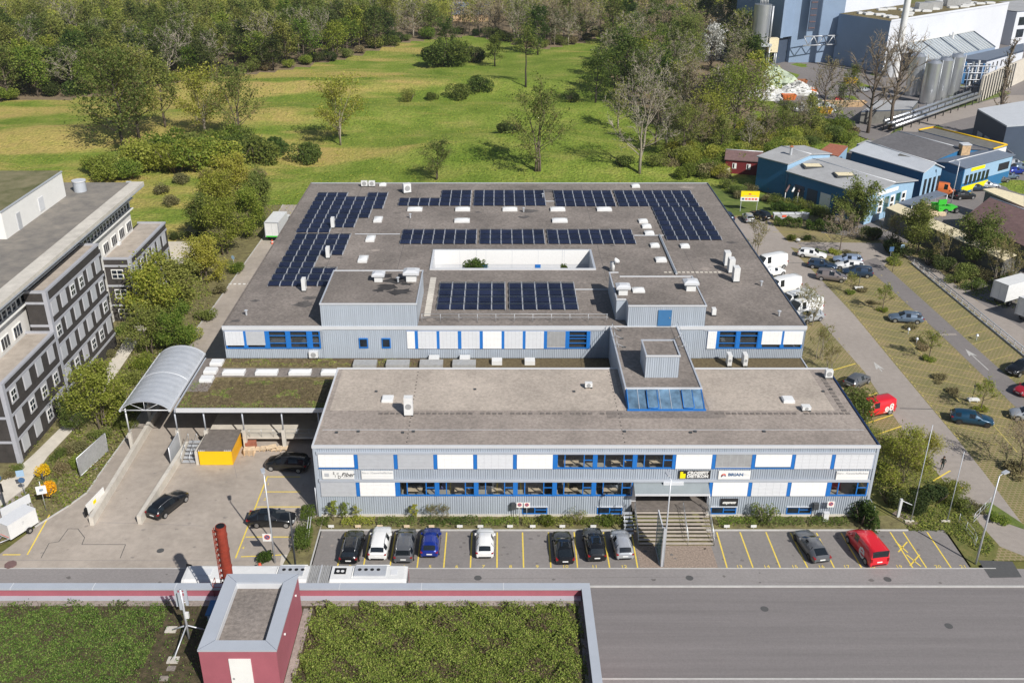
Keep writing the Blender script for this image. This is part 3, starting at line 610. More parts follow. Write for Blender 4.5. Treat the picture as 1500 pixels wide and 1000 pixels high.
# windows: top row / bottom row states, bay by bay
B0 = FX0+0.38; BW = (FX1-0.35-B0)/14
top = ['w.88','g','g','w','l','w','G','G','G','w','m.9','w.85','l','l']
bot = ['g','w','G','G','G','G','G','G','-','-','w','l','w','G']
KB = dict(w='blind_white', g='blind_grey', l='blind_light', m='blind_mesh')
for row, z0, z1 in ((top, 5.80, 7.52), (bot, 2.58, 4.28)):
    for i, st in enumerate(row):
        if st == '-': continue
        x0 = B0+i*BW; x1 = x0+BW
        if st[0] == 'G': window(fb, T, x0+0.06, x1-0.06, z0, z1, 'glazed', fr=0.13)
        else: window(fb, T, x0+0.06, x1-(0.28 if i < 13 else 0.06), z0, z1, 'blind', blind=KB[st[0]], drop=float(st[1:] or 1) if len(st) > 1 else 0.99)
pl = MB(); pl.T = T
for row, z0, z1 in ((top, 5.80, 7.52), (bot, 2.58, 4.28)):
    for i in range(1, 14):
        if row is bot and i in (8, 9): continue
        x = B0+i*BW; pl = MB(); pl.T = T; pl.box(x-0.27, x+0.055, -0.085, 0.1, z0, z1, 'blue'); pl.build('pilaster', fb)
for a, b in ((2.4,4.95),(9.95,12.5),(21.4,24.0),(29.05,31.6)):
    window(fb, T, a, b, 0.34, 1.2, 'glazed', mull=(0.5,), fr=0.1, pane='glass_dark', y=0.05, name='basement_window')
mb = MB(); mb.T = T
for a, b in ((2.4,4.95),(9.95,12.5),(21.4,24.0),(29.05,31.6)): mb.box(a-0.05, b+0.05, -0.06, 0.1, 1.202, 1.26, 'trim'); mb.box(a, b, -0.02, 0.25, 0, 0.338, 'concrete')
mb.build('window_surround', fb)
mb = MB(); mb.T = T                         # drain pipe on the west corner
mb.tube([(FX0-0.12, -0.05, 0), (FX0-0.12, -0.05, 3.6)], 0.05, 'galv', 6); mb.build('downpipe', fb)
# ---- entrance: recess, landing, doors, canopy, stairs
EX0, EX1 = 13.35, 20.95; LZ = 1.62
mb = MB(); mb.box(EX0, EX1, FY-1.0, FY+3.2, LZ-0.2, LZ, 'roof_slab'); mb.build('landing', fb)
mb = MB(); mb.box(EX0, EX1, FY+3.2, FY+3.35, LZ, 4.5, 'trim_grey'); mb.box(EX0-0.15, EX0, FY-0.02, FY+3.2, 0.3, 4.5, 'trim_grey'); mb.box(EX1, EX1+0.1, FY+0.0, FY+3.2, 0.3, 4.5, 'trim_grey'); mb.box(EX0, EX0+0.5, FY+0.4, FY+0.6, LZ, 4.3, 'trim'); mb.build('entrance_wall', fb)
for a in (14.2, 18.0):
    d = MB(); d.box(a, a+0.1, FY+3.08, FY+3.2, LZ, 3.9, 'trim'); d.box(a+2.2, a+2.3, FY+3.08, FY+3.2, LZ, 3.9, 'trim'); d.box(a+0.1, a+2.2, FY+3.08, FY+3.2, 3.8, 3.9, 'trim'); d.box(a+1.1, a+1.2, FY+3.08, FY+3.2, LZ, 3.8, 'trim'); do = d.build('door', fb)
    g = MB(); g.box(a+0.1, a+1.1, FY+3.12, FY+3.15, LZ+0.05, 3.8, 'glass_dark'); g.box(a+1.2, a+2.2, FY+3.12, FY+3.15, LZ+0.05, 3.8, 'glass_dark'); g.build('pane', do, world_loc(do))
    h = MB(); h.box(a+1.04, a+1.07, FY+3.0, FY+3.05, LZ+0.9, LZ+1.5, 'steel'); h.build('handle', do, world_loc(do))
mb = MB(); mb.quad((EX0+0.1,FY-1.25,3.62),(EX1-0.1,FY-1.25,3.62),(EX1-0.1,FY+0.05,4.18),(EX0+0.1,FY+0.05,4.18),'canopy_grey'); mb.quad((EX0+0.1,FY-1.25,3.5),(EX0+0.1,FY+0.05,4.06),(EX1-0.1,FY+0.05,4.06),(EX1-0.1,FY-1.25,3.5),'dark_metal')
mb.box(EX0+0.1, EX1-0.1, FY-1.33, FY-1.252, 3.46, 3.66, 'trim'); mb.box(EX0+3.0, EX0+5.0, FY-0.35, FY-0.05, 4.05, 4.36, 'trim')
mb.add([(EX0+0.1,FY-1.25,3.5),(EX0+0.1,FY+0.05,4.06),(EX0+0.1,FY+0.05,4.18),(EX0+0.1,FY-1.25,3.62)], [(0,1,2,3)], 'trim_grey')
mb.tube([(EX1-0.15,FY-1.25,3.5),(EX1-0.15,FY-1.25,LZ)], 0.05, 'steel', 6)
mb.build('canopy', fb)
mb = MB(); n = 9
for i in range(n):
    y0 = FY-1.0-(i+1)*0.40; z = LZ-(i+1)*LZ/(n+1)
    mb.box(EX0+0.25, EX1-0.1, y0, y0+0.27, z-0.06, z, 'stair_tread')
mb.box(EX0+0.25, EX1-0.1, FY-4.6, FY-1.0, -0.05, 0.02, 'soil')
st = mb.build('stairs', fb)
for xx in (EX0+0.2, EX1-0.08, EX0+5.0):
    r = MB(); a = (xx, FY-4.6, 0.95); b = (xx, FY-1.0, LZ+0.95)
    r.tube([a, b], 0.03, 'steel', 5); r.tube([(xx,FY-4.6,0.5),(xx,FY-1.0,LZ+0.5)], 0.018, 'steel', 4)
    for k in range(6): t = k/5; y = FY-4.6+3.6*t; z = LZ*t; r.tube([(xx,y,z-0.05),(xx,y,z+0.95)], 0.022, 'steel', 4)
    r.box(xx-0.04, xx+0.04, FY-4.65, FY-1.0, -0.02, 0.0, 'galv') ; r.build('handrail', st, world_loc(st))
r = MB(); r.quad((EX1-0.02,FY-4.6,0.0),(EX1-0.02,FY-1.0,LZ-0.1),(EX1-0.02,FY-1.0,LZ+0.1),(EX1-0.02,FY-4.6,0.25),'galv'); r.quad((EX0+0.16,FY-4.6,0.0),(EX0+0.16,FY-4.6,0.25),(EX0+0.16,FY-1.0,LZ+0.1),(EX0+0.16,FY-1.0,LZ-0.1),'galv'); r.build('stringer', st, world_loc(st))
r = MB()                                     # short side flight on the west of the landing
for i in range(6): r.box(12.4, 13.3, FY-3.1+i*0.34, FY-2.8+i*0.34, 0.2+i*0.23, 0.26+i*0.23, 'galv')
r.tube([(12.4,FY-3.1,1.1),(12.4,FY-1.0,2.5)], 0.03, 'steel', 5); r.tube([(12.4,FY-3.1,0),(12.4,FY-3.1,1.1)], 0.03, 'steel', 5); r.tube([(12.4,FY-1.0,1.5),(12.4,FY-1.0,2.5)], 0.03, 'steel', 5); r.build('side_stairs', fb)
mb = MB(); mb.box(EX0+3.5, EX0+3.9, FY+1.3, FY+2.6, LZ, LZ+1.0, 'timber_cream'); mb.box(EX0+3.5, EX0+4.3, FY+1.3, FY+2.6, LZ, LZ+0.5, 'timber_cream'); mb.build('inner_steps', fb)
r = MB(); r.tube([(38.0,79.6,0),(38.0,79.6,1.1),(38.0,84,1.1)], 0.03, 'galv', 5); r.tube([(38.0,81.5,0),(38.0,81.5,1.1)], 0.03, 'galv', 5); r.tube([(38.0,84,0),(38.0,84,1.1)], 0.03, 'galv', 5); solo('handrail', r, 'grey steel handrail at the east corner of the office building', 'railing', (38.0,81.5,0))

# ---- signs on the front facade
def sign(cx, cz, wd, ht, label, base, draw=None):
    mb = MB(); mb.box(cx-wd/2, cx+wd/2, FY-0.10, FY-0.05, cz-ht/2, cz+ht/2, base); s = solo('facade_sign', mb, label, 'sign', (cx, FY-0.10, cz-ht/2))
    if draw:
        t = MB(); draw(t, cx, cz, FY-0.112); t.build('lettering', s)
    return s
mat('ink', (0.02, 0.02, 0.022), 0.6); mat('ink_blue', (0.06, 0.13, 0.26), 0.6); mat('ink_grey', (0.42, 0.43, 0.45), 0.6); mat('ink_pale', (0.35, 0.50, 0.66), 0.6); mat('ink_red', (0.75, 0.12, 0.06), 0.6); mat('ink_yellow', (0.9, 0.72, 0.0), 0.6)
def d1(t, cx, cz, y):
    t.box(cx-1.35, cx-0.9, y-0.004, y+0.012, cz-0.2, cz+0.2, 'blind_grey')
    text_into(t, 'S', 0.42, 'ink', front_at(cx-0.42, y, cz+0.18)); text_into(t, 'C', 0.34, 'ink', front_at(cx-0.02, y, cz+0.12)); text_into(t, 'D', 0.46, 'ink', front_at(cx+0.12, y, cz-0.26)); text_into(t, '2', 0.3, 'ink', front_at(cx-0.28, y, cz-0.14))
    sh = Matrix(((1,0.35,0,0),(0,1,0,0),(0,0,1,0),(0,0,0,1))); text_into(t, 'Fiber', 0.62, 'ink', front_at(cx+1.0, y, cz+0.02) @ sh, bold=0.008); t.box(cx+0.45, cx+1.4, y-0.004, y+0.01, cz-0.3, cz-0.28, 'ink')
def d2(t, cx, cz, y):
    text_into(t, 'Büro- /Gewerbeflächen', 0.32, 'ink_grey', front_at(cx, y, cz+0.26)); t.box(cx-1.4, cx+1.4, y-0.004, y+0.012, cz-0.12, cz-0.09, 'blind_light'); t.box(cx-1.4, cx+0.6, y-0.004, y+0.012, cz-0.3, cz-0.28, 'blind_light')
def d3(t, cx, cz, y):
    t.box(cx-1.42, cx-0.88, y-0.004, y+0.012, cz-0.42, cz-0.02, 'ink_yellow'); t.box(cx-1.42, cx-1.14, y-0.004, y+0.012, cz-0.02, cz+0.34, 'ink_yellow'); t.box(cx-1.139, cx-0.88, y-0.004, y+0.012, cz-0.02, cz+0.12, 'ink_yellow')
    text_into(t, 'CROSSFIT', 0.46, 'white_paint', front_at(cx+0.32, y, cz+0.20), bold=0.028, sx=1.04); text_into(t, 'DIETIKON', 0.46, 'white_paint', front_at(cx+0.32, y, cz-0.20), bold=0.028, sx=1.0)
def d4(t, cx, cz, y):
    text_into(t, 'BRIAN', 0.46, 'ink_blue', front_at(cx+0.12, y, cz+0.05), bold=0.018, sx=1.15); text_into(t, 'AG', 0.46, 'blind_light', front_at(cx+1.18, y, cz+0.05), sx=0.9)
    for k, (dz, c) in enumerate(((0.16,'ink_red'),(0.0,'ink_red'),(-0.16,'ink_blue'))): t.tube([(cx-1.3,y,cz-0.12+dz*0.6),(cx-1.12,y,cz+0.06+dz*0.6),(cx-0.98,y,cz+0.06+dz*0.6),(cx-0.86,y,cz-0.06+dz*0.6)], 0.035, c, 4)
def d5(t, cx, cz, y): text_into(t, 'express', 0.42, 'white_paint', front_at(cx, y, cz) @ Matrix(((1,0.3,0,0),(0,1,0,0),(0,0,1,0),(0,0,0,1))), bold=0.03)
sx = lambda u: XY(u, 695, FY)[0]
sign(sx(495.5), 5.12, 3.15, 0.98, 'white facade sign with grey block and black italic lettering at the west corner', 'office_white', d1)
sign(sx(553), 5.10, 3.15, 0.98, 'white facade sign with grey lettering about office space, second from the west corner', 'office_white', d2)
sign(sx(1017), 5.15, 3.15, 0.92, 'black facade sign with yellow block and white capitals over the entrance stairs', 'ink', d3)
sign(sx(1075.5), 5.10, 3.15, 0.98, 'white facade sign with blue capitals and a red arrow emblem beside the black sign', 'office_white', d4)
sign(sx(1248), 5.05, 3.15, 0.98, 'white facade sign with grey lettering at the east end of the office building', 'office_white', d2)
sign(XY(1068,735,FY)[0], 1.84, 1.75, 0.86, 'small black sign with white italic lettering low on the ribbed wall right of the stairs', 'ink', d5)

# ---------------------------------------------------------------- low link building with moss roof
LR = 5.4; LY = 92.15; LB = 104.55
lk = thing('link_building', 'low flat roofed link building with moss covered roof and open loading bay', 'building', (-10, 98, 0))
mb = MB(); mb.box(-35.75, FX0-0.02, LY, LB-0.02, LR-0.45, LR-0.10, 'moss'); mb.box(FX0-0.02, 37.0, 95.98, LB-0.02, LR-0.45, LR-0.10, 'brown_moss'); rf = mb.build('roof', lk)
mb = MB(); mb.box(-35.8, FX0-0.05, LY-0.16, LY, LR-0.5, LR, 'trim'); mb.box(-35.9, -35.75, LY-0.16, LB, LR-0.5, LR, 'trim_grey'); mb.build('roof_edge', lk); mb = MB(); mb.box(37.0, 37.15, 95.98, LB, LR-0.5, LR, 'trim_grey'); mb.build('roof_edge', lk)
mb = MB(); y0 = P(400,551,LR)[1]; y1 = P(400,538,LR)[1]
mb.box(-35.2, FX0-0.3, y0, y1, LR-0.098, LR-0.07, 'roof_gravel'); mb.box(-35.7, -33.3, y0-3.6, LB-0.1, LR-0.099, LR-0.075, 'roof_gravel'); mb.build('gravel_strip', rf)
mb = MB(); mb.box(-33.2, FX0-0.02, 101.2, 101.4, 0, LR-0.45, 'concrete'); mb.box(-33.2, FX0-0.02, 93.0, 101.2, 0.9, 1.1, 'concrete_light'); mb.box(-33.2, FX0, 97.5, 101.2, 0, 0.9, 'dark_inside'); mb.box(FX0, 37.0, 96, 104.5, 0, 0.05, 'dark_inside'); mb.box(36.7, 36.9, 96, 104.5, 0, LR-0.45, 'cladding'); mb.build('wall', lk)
mb = MB()
for a, b, m in ((-29.6,-27.6,'blind_light'),(-24.6,-22.4,'blind_grey'),(-22.0,-19.0,'blind_grey')): mb.box(a, b, 101.12, 101.2, 1.1, 4.2, m)
for a in (-31.2,-27.4,-25.2): mb.box(a, a+1.5, 101.1, 101.2, 1.1, 4.2, 'factory_dark')
mb.build('loading_doors', lk)
for cx in (-36.1, -32.9, -28.6, -24.2, -20.1):
    c = MB(); c.tube([(cx,92.5,2.4),(cx,92.5,LR-0.45)], 0.09, 'trim_grey', 8); c.box(cx-0.2, cx+0.2, 92.3, 92.7, 0, 2.4, 'concrete'); c.build('column', lk)
r = MB()
for z in (1.65, 2.1): r.tube([(-28.4,93.05,z),(-18.4,93.05,z)], 0.025, 'steel', 4)
for k in range(8): r.tube([(-28.2+k*1.35,93.05,1.1),(-28.2+k*1.35,93.05,2.1)], 0.025, 'steel', 4)
r.build('dock_railing', lk)
for k, u in enumerate((343,391,440,487)):
    x, y = P(u, 546, LR); s = MB(); s.box(x-1.3, x+1.3, y-0.55, y+0.55, LR-0.07, LR+0.28, 'white_metal'); o = s.build('skylight', rf, world_loc(rf)); d = MB(); d.add([(x-1.28,y-0.53,LR+0.281),(x+1.28,y-0.53,LR+0.281),(x+1.28,y+0.53,LR+0.281),(x-1.28,y+0.53,LR+0.281),(x-1.0,y,LR+0.42),(x+1.0,y,LR+0.42)], [(0,1,5,4),(1,2,5),(2,3,4,5),(3,0,4)], 'skylight_dome'); d.build('dome', rf)
for k, (u, v) in enumerate(((318,532),(309,544),(303,556))):
    x, y = P(u, v, LR); s = MB(); s.box(x-0.75, x+0.75, y-0.6, y+0.6, LR-0.07, LR+0.25, 'white_metal'); s.box(x-0.7, x+0.7, y-0.55, y+0.55, LR+0.252, LR+0.34, 'skylight_dome'); s.build('skylight', rf, world_loc(rf))
for u in (535,583,632,680): 
    x, y = P(u, 534, LR); s = MB(); s.box(x-1.4, x+1.4, y-0.75, y+0.75, LR-0.098, LR+0.35, 'skylight_grey'); s.build('skylight', rf, world_loc(rf))
for u, v in ((636,527),(681,527),(728,531),(776,531)):
    x, y = P(u, v, LR); s = MB(); s.box(x-0.62, x+0.62, y-0.5, y+0.5, LR-0.097, LR+0.45, 'white_metal'); s.build('skylight', rf, world_loc(rf))
# arched canopy over the ramp
cv = thing('ramp_canopy', 'silver arched barrel roof canopy over the ramp beside the moss roof', 'canopy', (-39, 98, 0))
mb = MB(); n = 16; cx0, cx1 = -41.6, -36.15; y0, y1 = 91.3, 105.4; ny_ = 13; zs = 5.55
vs = []; fs = []
for j in range(ny_*4+1):
    yy = y0+(y1-y0)*j/(ny_*4); rib = 0.05 if j % 4 == 0 else 0
    for i in range(n+1):
        t = math.pi*(0.18+0.64*i/n); a = (cx1-cx0)/2/math.cos(math.pi*0.18); xx = (cx0+cx1)/2-a*math.cos(t); zz = zs+(a*math.sin(t)-a*math.sin(math.pi*0.18))*0.72+rib; vs.append((xx, yy, zz))
for j in range(ny_*4):
    for i in range(n): fs.append((j*(n+1)+i, j*(n+1)+i+1, (j+1)*(n+1)+i+1, (j+1)*(n+1)+i))
mb.add(vs, fs, 'galv', True); mb.build('roof', cv)
mb = MB()
for yy in (y0+0.1, (y0+y1)/2, y1-0.1):
    mb.tube([(cx0,yy,zs),(cx1,yy,zs)], 0.06, 'trim', 6)
    arc = [(vs[i][0], yy, vs[i][2]-0.06) for i in range(n+1)]; mb.tube(arc, 0.05, 'trim', 5)
    for i in (4, 8, 12): mb.tube([(vs[8][0], yy, zs), (vs[i][0], yy, vs[i][2]-0.06)], 0.03, 'trim', 4)
mb.box(cx1-0.12, cx1+0.10, y0, y1, zs-0.16, zs+0.06, 'trim'); mb.box(cx0-0.1, cx0+0.1, y0, y1, zs-0.16, zs+0.06, 'trim'); mb.build('truss', cv)
for xx, yy in ((cx0+0.2,92.2),(cx0+0.2,98.5),(cx0+0.2,105)):
    c = MB(); c.tube([(xx,yy,2.2),(xx,yy,zs)], 0.09, 'trim', 8); c.box(xx-0.18, xx+0.18, yy-0.18, yy+0.18, 0, 2.2, 'concrete'); c.build('column', cv)
# ramp walls, yellow shed, stair, pallets
def wall_thing(a, b, t, h, label, name='concrete_wall', m='concrete'):
    d = Vector((b[0]-a[0], b[1]-a[1])); n_ = Vector((-d.y, d.x)).normalized()*t/2
    mb = MB(); mb.prism([(a[0]-n_.x,a[1]-n_.y),(b[0]-n_.x,b[1]-n_.y),(b[0]+n_.x,b[1]+n_.y),(a[0]+n_.x,a[1]+n_.y)], 0, h, m)
    return solo(name, mb, label, 'wall', (a[0], a[1], 0))
wall_thing((-40.55,78.0),(-41.0,103.5),0.42,1.0,'long low concrete wall on the west side of the ramp')
wall_thing((-35.85,78.2),(-35.2,92.3),0.42,1.0,'low concrete wall between the ramp and the black car')
wall_thing((-33.15,89.0),(-32.95,93.0),0.3,1.7,'short concrete wall between the steel stair and the yellow shed')
mb = MB(); mb.box(-41.6,-33.4,104.2,104.5,0,5.2,'dark_inside'); solo('ramp_shade_sheet', mb, 'dark sheet added for the shade under the arched ramp canopy', 'wall', (-38,104.3,0))  # dark upright sheet added across the ramp, stands in for shade behind the canopy
ys = thing('yellow_shed', 'small yellow shed with grey flat roof under the loading dock edge', 'shed', (-31,90.5,0))
mb = MB(); mb.box(-32.85,-29.25,88.95,93.2,0.03,1.82,'yellow_wall'); mb.box(-29.249,-29.2,88.97,93.1,0.06,1.8,'yellow_side'); mb.build('wall', ys)
mb = MB(); mb.box(-32.9,-29.15,88.9,93.3,1.82,1.98,'roof_slab')
for a in (-32.85,-30.0): 
    for k in range(4): mb.add([(a+k*0.2,88.895,1.83),(a+k*0.2+0.1,88.895,1.83),(a+k*0.2+0.16,88.895,1.97),(a+k*0.2+0.06,88.895,1.97)], [(0,1,2,3)], 'white_paint')
mb.build('roof', ys)
ss = thing('steel_stair', 'grey steel stair with railing up to the loading dock beside the yellow shed', 'stair', (-34.2,90.5,0))
mb = MB()
for i in range(6): mb.box(-34.9,-33.4,89.2+i*0.55,89.7+i*0.55,0.14+i*0.17,0.19+i*0.17,'galv')
mb.build('steps', ss); mb = MB()
for xx in (-34.95,-34.0): mb.tube([(xx,89.2,0.95),(xx,92.4,2.0)],0.03,'steel',5); mb.tube([(xx,89.2,0),(xx,89.2,0.95)],0.03,'steel',5); mb.tube([(xx,92.4,1),(xx,92.4,2.0)],0.03,'steel',5); mb.tube([(xx,90.8,0.6),(xx,90.8,1.5)],0.03,'steel',5)
mb.build('railing', ss)
def pallet(x, y, z, rz, label, grp=None):
    t = thing('pallet', label, 'pallet', (x,y,z), rz, grp); mb = MB()
    for i in range(6): mb.box(-0.6,0.6,-0.42+i*0.15,-0.32+i*0.15,0.12,0.145,'wood_light')
    mb.build('deck', t, local=True); mb = MB()
    for xx in (-0.55,-0.05,0.45): mb.box(xx,xx+0.1,-0.42,0.43,0,0.119,'wood')
    mb.build('bearers', t, local=True)
for k in range(5): pallet(-27.9, 91.2, k*0.15, 0.02*k, 'light wooden pallet in the neat stack right of the yellow shed', 'pallets stacked beside the shed')
rng = random.Random(11)
for k in range(5): pallet(-26.9+k*0.62, 92.1, 0.02+0.14*(k % 3), rng.uniform(-.5,.5), 'light wooden pallet in the untidy heap under the dock edge', 'loose pallets under the dock')
mb = MB(); mb.box(-28.6,-27.5,92.2,92.95,0.02,0.8,'tile_red'); solo('crate', mb, 'reddish brown crate behind the neat pallet stack', 'crate', (-28,92.5,0))

# ---------------------------------------------------------------- rear hall
RX0, RX1, RY, RB, RZ = -33.3, 37.2, 104.6, 165.2, 9.6
WX0, WX1, WY0, WY1 = -9.4, 13.4, 123.5, 130.7     # light well
rh = thing('warehouse_hall', 'large flat roofed grey metal hall with courtyard well and solar panels on its roof', 'building', (2, 135, 0))
mb = MB()
for a, b, c, d in ((RX0+0.1,RX1-0.1,RY+0.1,WY0-0.1),(RX0+0.1,WX0-0.1,WY0-0.1,WY1+0.1),(WX1+0.1,RX1-0.1,WY0-0.1,WY1+0.1),(RX0+0.1,RX1-0.1,WY1+0.1,RB-0.1)): mb.box(a, b, c, d, RZ-0.3, RZ-0.08, 'roof_gravel', skip='b')
rf = mb.build('roof', rh)
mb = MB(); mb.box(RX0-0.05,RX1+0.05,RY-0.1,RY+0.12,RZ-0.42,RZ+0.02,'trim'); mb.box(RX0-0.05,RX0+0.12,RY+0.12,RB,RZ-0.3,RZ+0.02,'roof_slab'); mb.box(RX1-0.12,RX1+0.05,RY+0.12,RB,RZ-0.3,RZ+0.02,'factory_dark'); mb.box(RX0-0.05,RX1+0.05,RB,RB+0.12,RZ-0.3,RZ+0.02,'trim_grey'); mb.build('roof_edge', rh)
mb = MB(); mb.box(RX0,RX0+0.25,RY+0.3,RB,0,RZ-0.3,'cladding'); mb.box(RX1-0.25,RX1,RY+0.3,RB,0,RZ-0.3,'cladding'); mb.box(RX0+0.25,RX1-0.25,RB-0.25,RB,0,RZ-0.3,'cladding')
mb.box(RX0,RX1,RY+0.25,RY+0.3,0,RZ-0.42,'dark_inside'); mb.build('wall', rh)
mb = MB(); mb.box(WX0-0.1,WX0+0.2,WY0,WY1,3.2,RZ+0.12,'trim'); mb.box(WX1-0.2,WX1+0.1,WY0,WY1,3.2,RZ+0.12,'trim_grey'); mb.box(WX0-0.1,WX1+0.1,WY1,WY1+0.3,3.2,RZ+0.12,'trim_grey'); mb.box(WX0-0.1,WX1+0.1,WY0-0.3,WY0,3.2,RZ+0.12,'trim')
mb.box(WX0+0.2,WX1-0.2,WY1-0.06,WY1,RZ-2.1,RZ+0.1,'blind_white'); mb.box(WX0+0.2,WX1-0.2,WY1-0.03,WY1-0.001,3.2,RZ-2.1,'blind_light'); mb.box(WX0,WX1,WY0,WY1,3.0,3.2,'roof_slab')
for x in (-3.2,9.3): mb.box(x-0.02,x+0.02,WY1-0.07,WY1-0.05,3.2,RZ+0.1,'trim_grey')
for i in range(1,6): mb.box(WX0+i*3.8-0.015,WX0+i*3.8+0.015,WY1-0.064,WY1-0.058,3.2,RZ+0.1,'trim_grey')
mb.build('courtyard', rh)
for u in (710,788):
    x = XY(u,385,WY1)[0]; mb = MB(); mb.box(x-0.4,x+0.4,WY1-0.10,WY1-0.065,3.2,RZ-2.12,'blue'); mb.build('courtyard_door', rh)
# facade strips
T = Tr(0, RY); d_ = lambda u: (u-730)*0.0828
mb = MB(); mb.T = T
PLX0, PLX1 = -21.3, -9.75; PRX0, PRX1 = 15.55, 24.85
for a, b in ((RX0,PLX0),(PLX1,PRX0-0.1),(PRX1,RX1)): mb.corr(a, b, 0, LR-0.1, 6.62, 'cladding'); mb.box(a, b, -0.06, 0.2, 9.0, RZ-0.42, 'trim_grey')
mb.corr(RX0, d_(329), 0, 6.62, 9.0, 'cladding'); mb.corr(d_(469.5), PLX0, 0, 6.62, 9.0, 'cladding'); mb.corr(PLX1, d_(595), 0, 6.62, 9.0, 'cladding'); mb.corr(d_(1176), RX1, 0, 6.62, 9.0, 'cladding')
mb.corr(PLX0, PLX1, -0.03, LR-0.1, 12.45, 'cladding', 0.24, 0.05); mb.corr(PRX0, PRX1, -0.03, LR-0.1, 12.2, 'cladding', 0.24, 0.05); mb.corr(d_(863.5), PRX0-0.1, 0, 6.62, 9.0, 'cladding'); mb.corr(PRX1, d_(1036), 0, 6.62, 9.0, 'cladding')
mb.build('cladding', rh)
def hall_win(u0, u1, kind, **k): window(rh, T, d_(u0), d_(u1), 6.62, 9.0, kind, fr=0.14, **k)
hall_win(330,357.5,'blind',blind='blind_light',drop=0.8); hall_win(360.5,388.5,'blind',blind='blind_grey',drop=0.78)
for a, b in ((393,420),(424,451),(456,469)): hall_win(a, b, 'glazed', mull=(), pane='glass')
for i, (a, b) in enumerate(((596,608),(612,640),(643.5,671),(675.5,703),(707,735),(738.5,766),(769.5,797))): hall_win(a, b, 'blind', blind='blind_white' if i in (0,4) else 'blind_light', drop=0.99)
hall_win(801,828.5,'blind',blind='blind_mesh',drop=0.93); hall_win(832,861,'glazed',mull=(0.05,))
hall_win(1036,1049.5,'blind',blind='blind_white'); hall_win(1052,1079,'glazed',mull=(),pane='glass'); hall_win(1082.5,1111,'glazed',mull=(),pane='glass'); hall_win(1115.5,1145,'blind',drop=0.75); hall_win(1147.5,1176,'blind',drop=0.75)
pl = MB(); pl.T = T
for u in (359,391,422,453.5,610,642,673.5,705,737,768,799,830,862,1051,1081,1113,1146): pl = MB(); pl.T = T; pl.box(d_(u)-0.22, d_(u)+0.22, -0.09, 0.05, 6.62, 9.0, 'blue'); pl.build('pilaster', rh)
bars = MB(); bars.T = T
for a, b in ((393,420),(424,451),(456,469),(832,861),(1052,1079),(1082.5,1111)):
    for z in (7.3, 8.3): bars.box(d_(a)+0.1, d_(b)-0.1, -0.03, 0.04, z, z+0.09, 'blue')
bars.build('window_bars', rh)
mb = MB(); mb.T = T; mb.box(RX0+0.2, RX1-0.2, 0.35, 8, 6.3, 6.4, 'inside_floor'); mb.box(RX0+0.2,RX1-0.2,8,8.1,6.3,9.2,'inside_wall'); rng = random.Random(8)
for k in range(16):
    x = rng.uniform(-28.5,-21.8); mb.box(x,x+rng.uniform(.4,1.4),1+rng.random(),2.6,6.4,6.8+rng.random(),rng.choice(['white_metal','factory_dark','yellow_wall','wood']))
for a in (1052,1083): mb.box(d_(a)+0.2,d_(a)+2.2,0.5,0.6,6.5,8.8,'blind_light')
mb.build('interior', rh)
# roof penthouses
ph = MB(); ph.box(PLX0,PLX1,RY+0.03,115.3,RZ-0.1,12.45,'cladding',skip='f'); ph.box(PLX0+0.05,PLX1-0.05,RY+0.05,115.25,12.45,12.5,'roof_gravel'); o = ph.build('penthouse', rh)
e = MB(); e.box(PLX0-0.06,PLX1+0.06,RY-0.1,RY+0.1,12.45,12.6,'trim'); e.box(PLX0-0.06,PLX0+0.1,RY+0.1,115.3,12.45,12.6,'trim_grey'); e.box(PLX1-0.1,PLX1+0.06,RY+0.1,115.3,12.45,12.6,'trim_grey'); e.box(PLX0-0.06,PLX1+0.06,115.3,115.45,12.45,12.6,'trim'); e.build('roof_edge', o, world_loc(o))
e = MB(); e.box(d_(525.5),d_(538.8),RY-0.12,RY-0.03,6.7,8.05,'blue'); e.box(d_(525.5)+0.12,d_(538.8)-0.12,RY-0.14,RY-0.12,6.9,7.9,'glass_dark'); e.box(d_(559),d_(572),RY-0.12,RY-0.03,6.7,8.05,'blue'); e.box(d_(559)+0.12,d_(572)-0.12,RY-0.14,RY-0.12,6.9,7.9,'glass_dark'); e.build('vent_window', o, world_loc(o))
ph = MB(); ph.box(PRX0,PRX1,RY+0.03,113.9,RZ-0.1,12.2,'cladding',skip='f'); ph.box(14.35,PRX0,106.6,115.3,RZ-0.1,12.2,'cladding'); ph.box(PRX0+0.05,PRX1-0.05,RY+0.05,113.85,12.2,12.25,'roof_gravel'); ph.box(14.4,PRX0+0.05,106.65,115.25,12.2,12.25,'roof_gravel'); o = ph.build('penthouse', rh)
e = MB(); e.box(PRX0-0.06,PRX1+0.06,RY-0.1,RY+0.1,12.2,12.35,'trim'); e.box(PRX1-0.1,PRX1+0.06,RY+0.1,113.9,12.2,12.35,'trim_grey'); e.box(PRX0,PRX1+0.06,113.9,114.05,12.2,12.35,'trim'); e.box(14.29,14.45,106.6,115.3,12.2,12.35,'trim_grey'); e.box(14.29,PRX0-0.06,106.5,106.66,12.2,12.35,'trim'); e.box(14.29,PRX0,115.3,115.42,12.2,12.35,'trim'); e.build('roof_edge', o, world_loc(o))
e = MB(); e.box(19.15,20.75,RY-0.12,RY-0.03,RZ+0.08,11.75,'blue_door'); o2 = e.build('roof_door', o, world_loc(o)); e = MB(); e.box(20.5,20.6,RY-0.17,RY-0.12,10.7,10.85,'steel'); e.build('handle', o, world_loc(o))
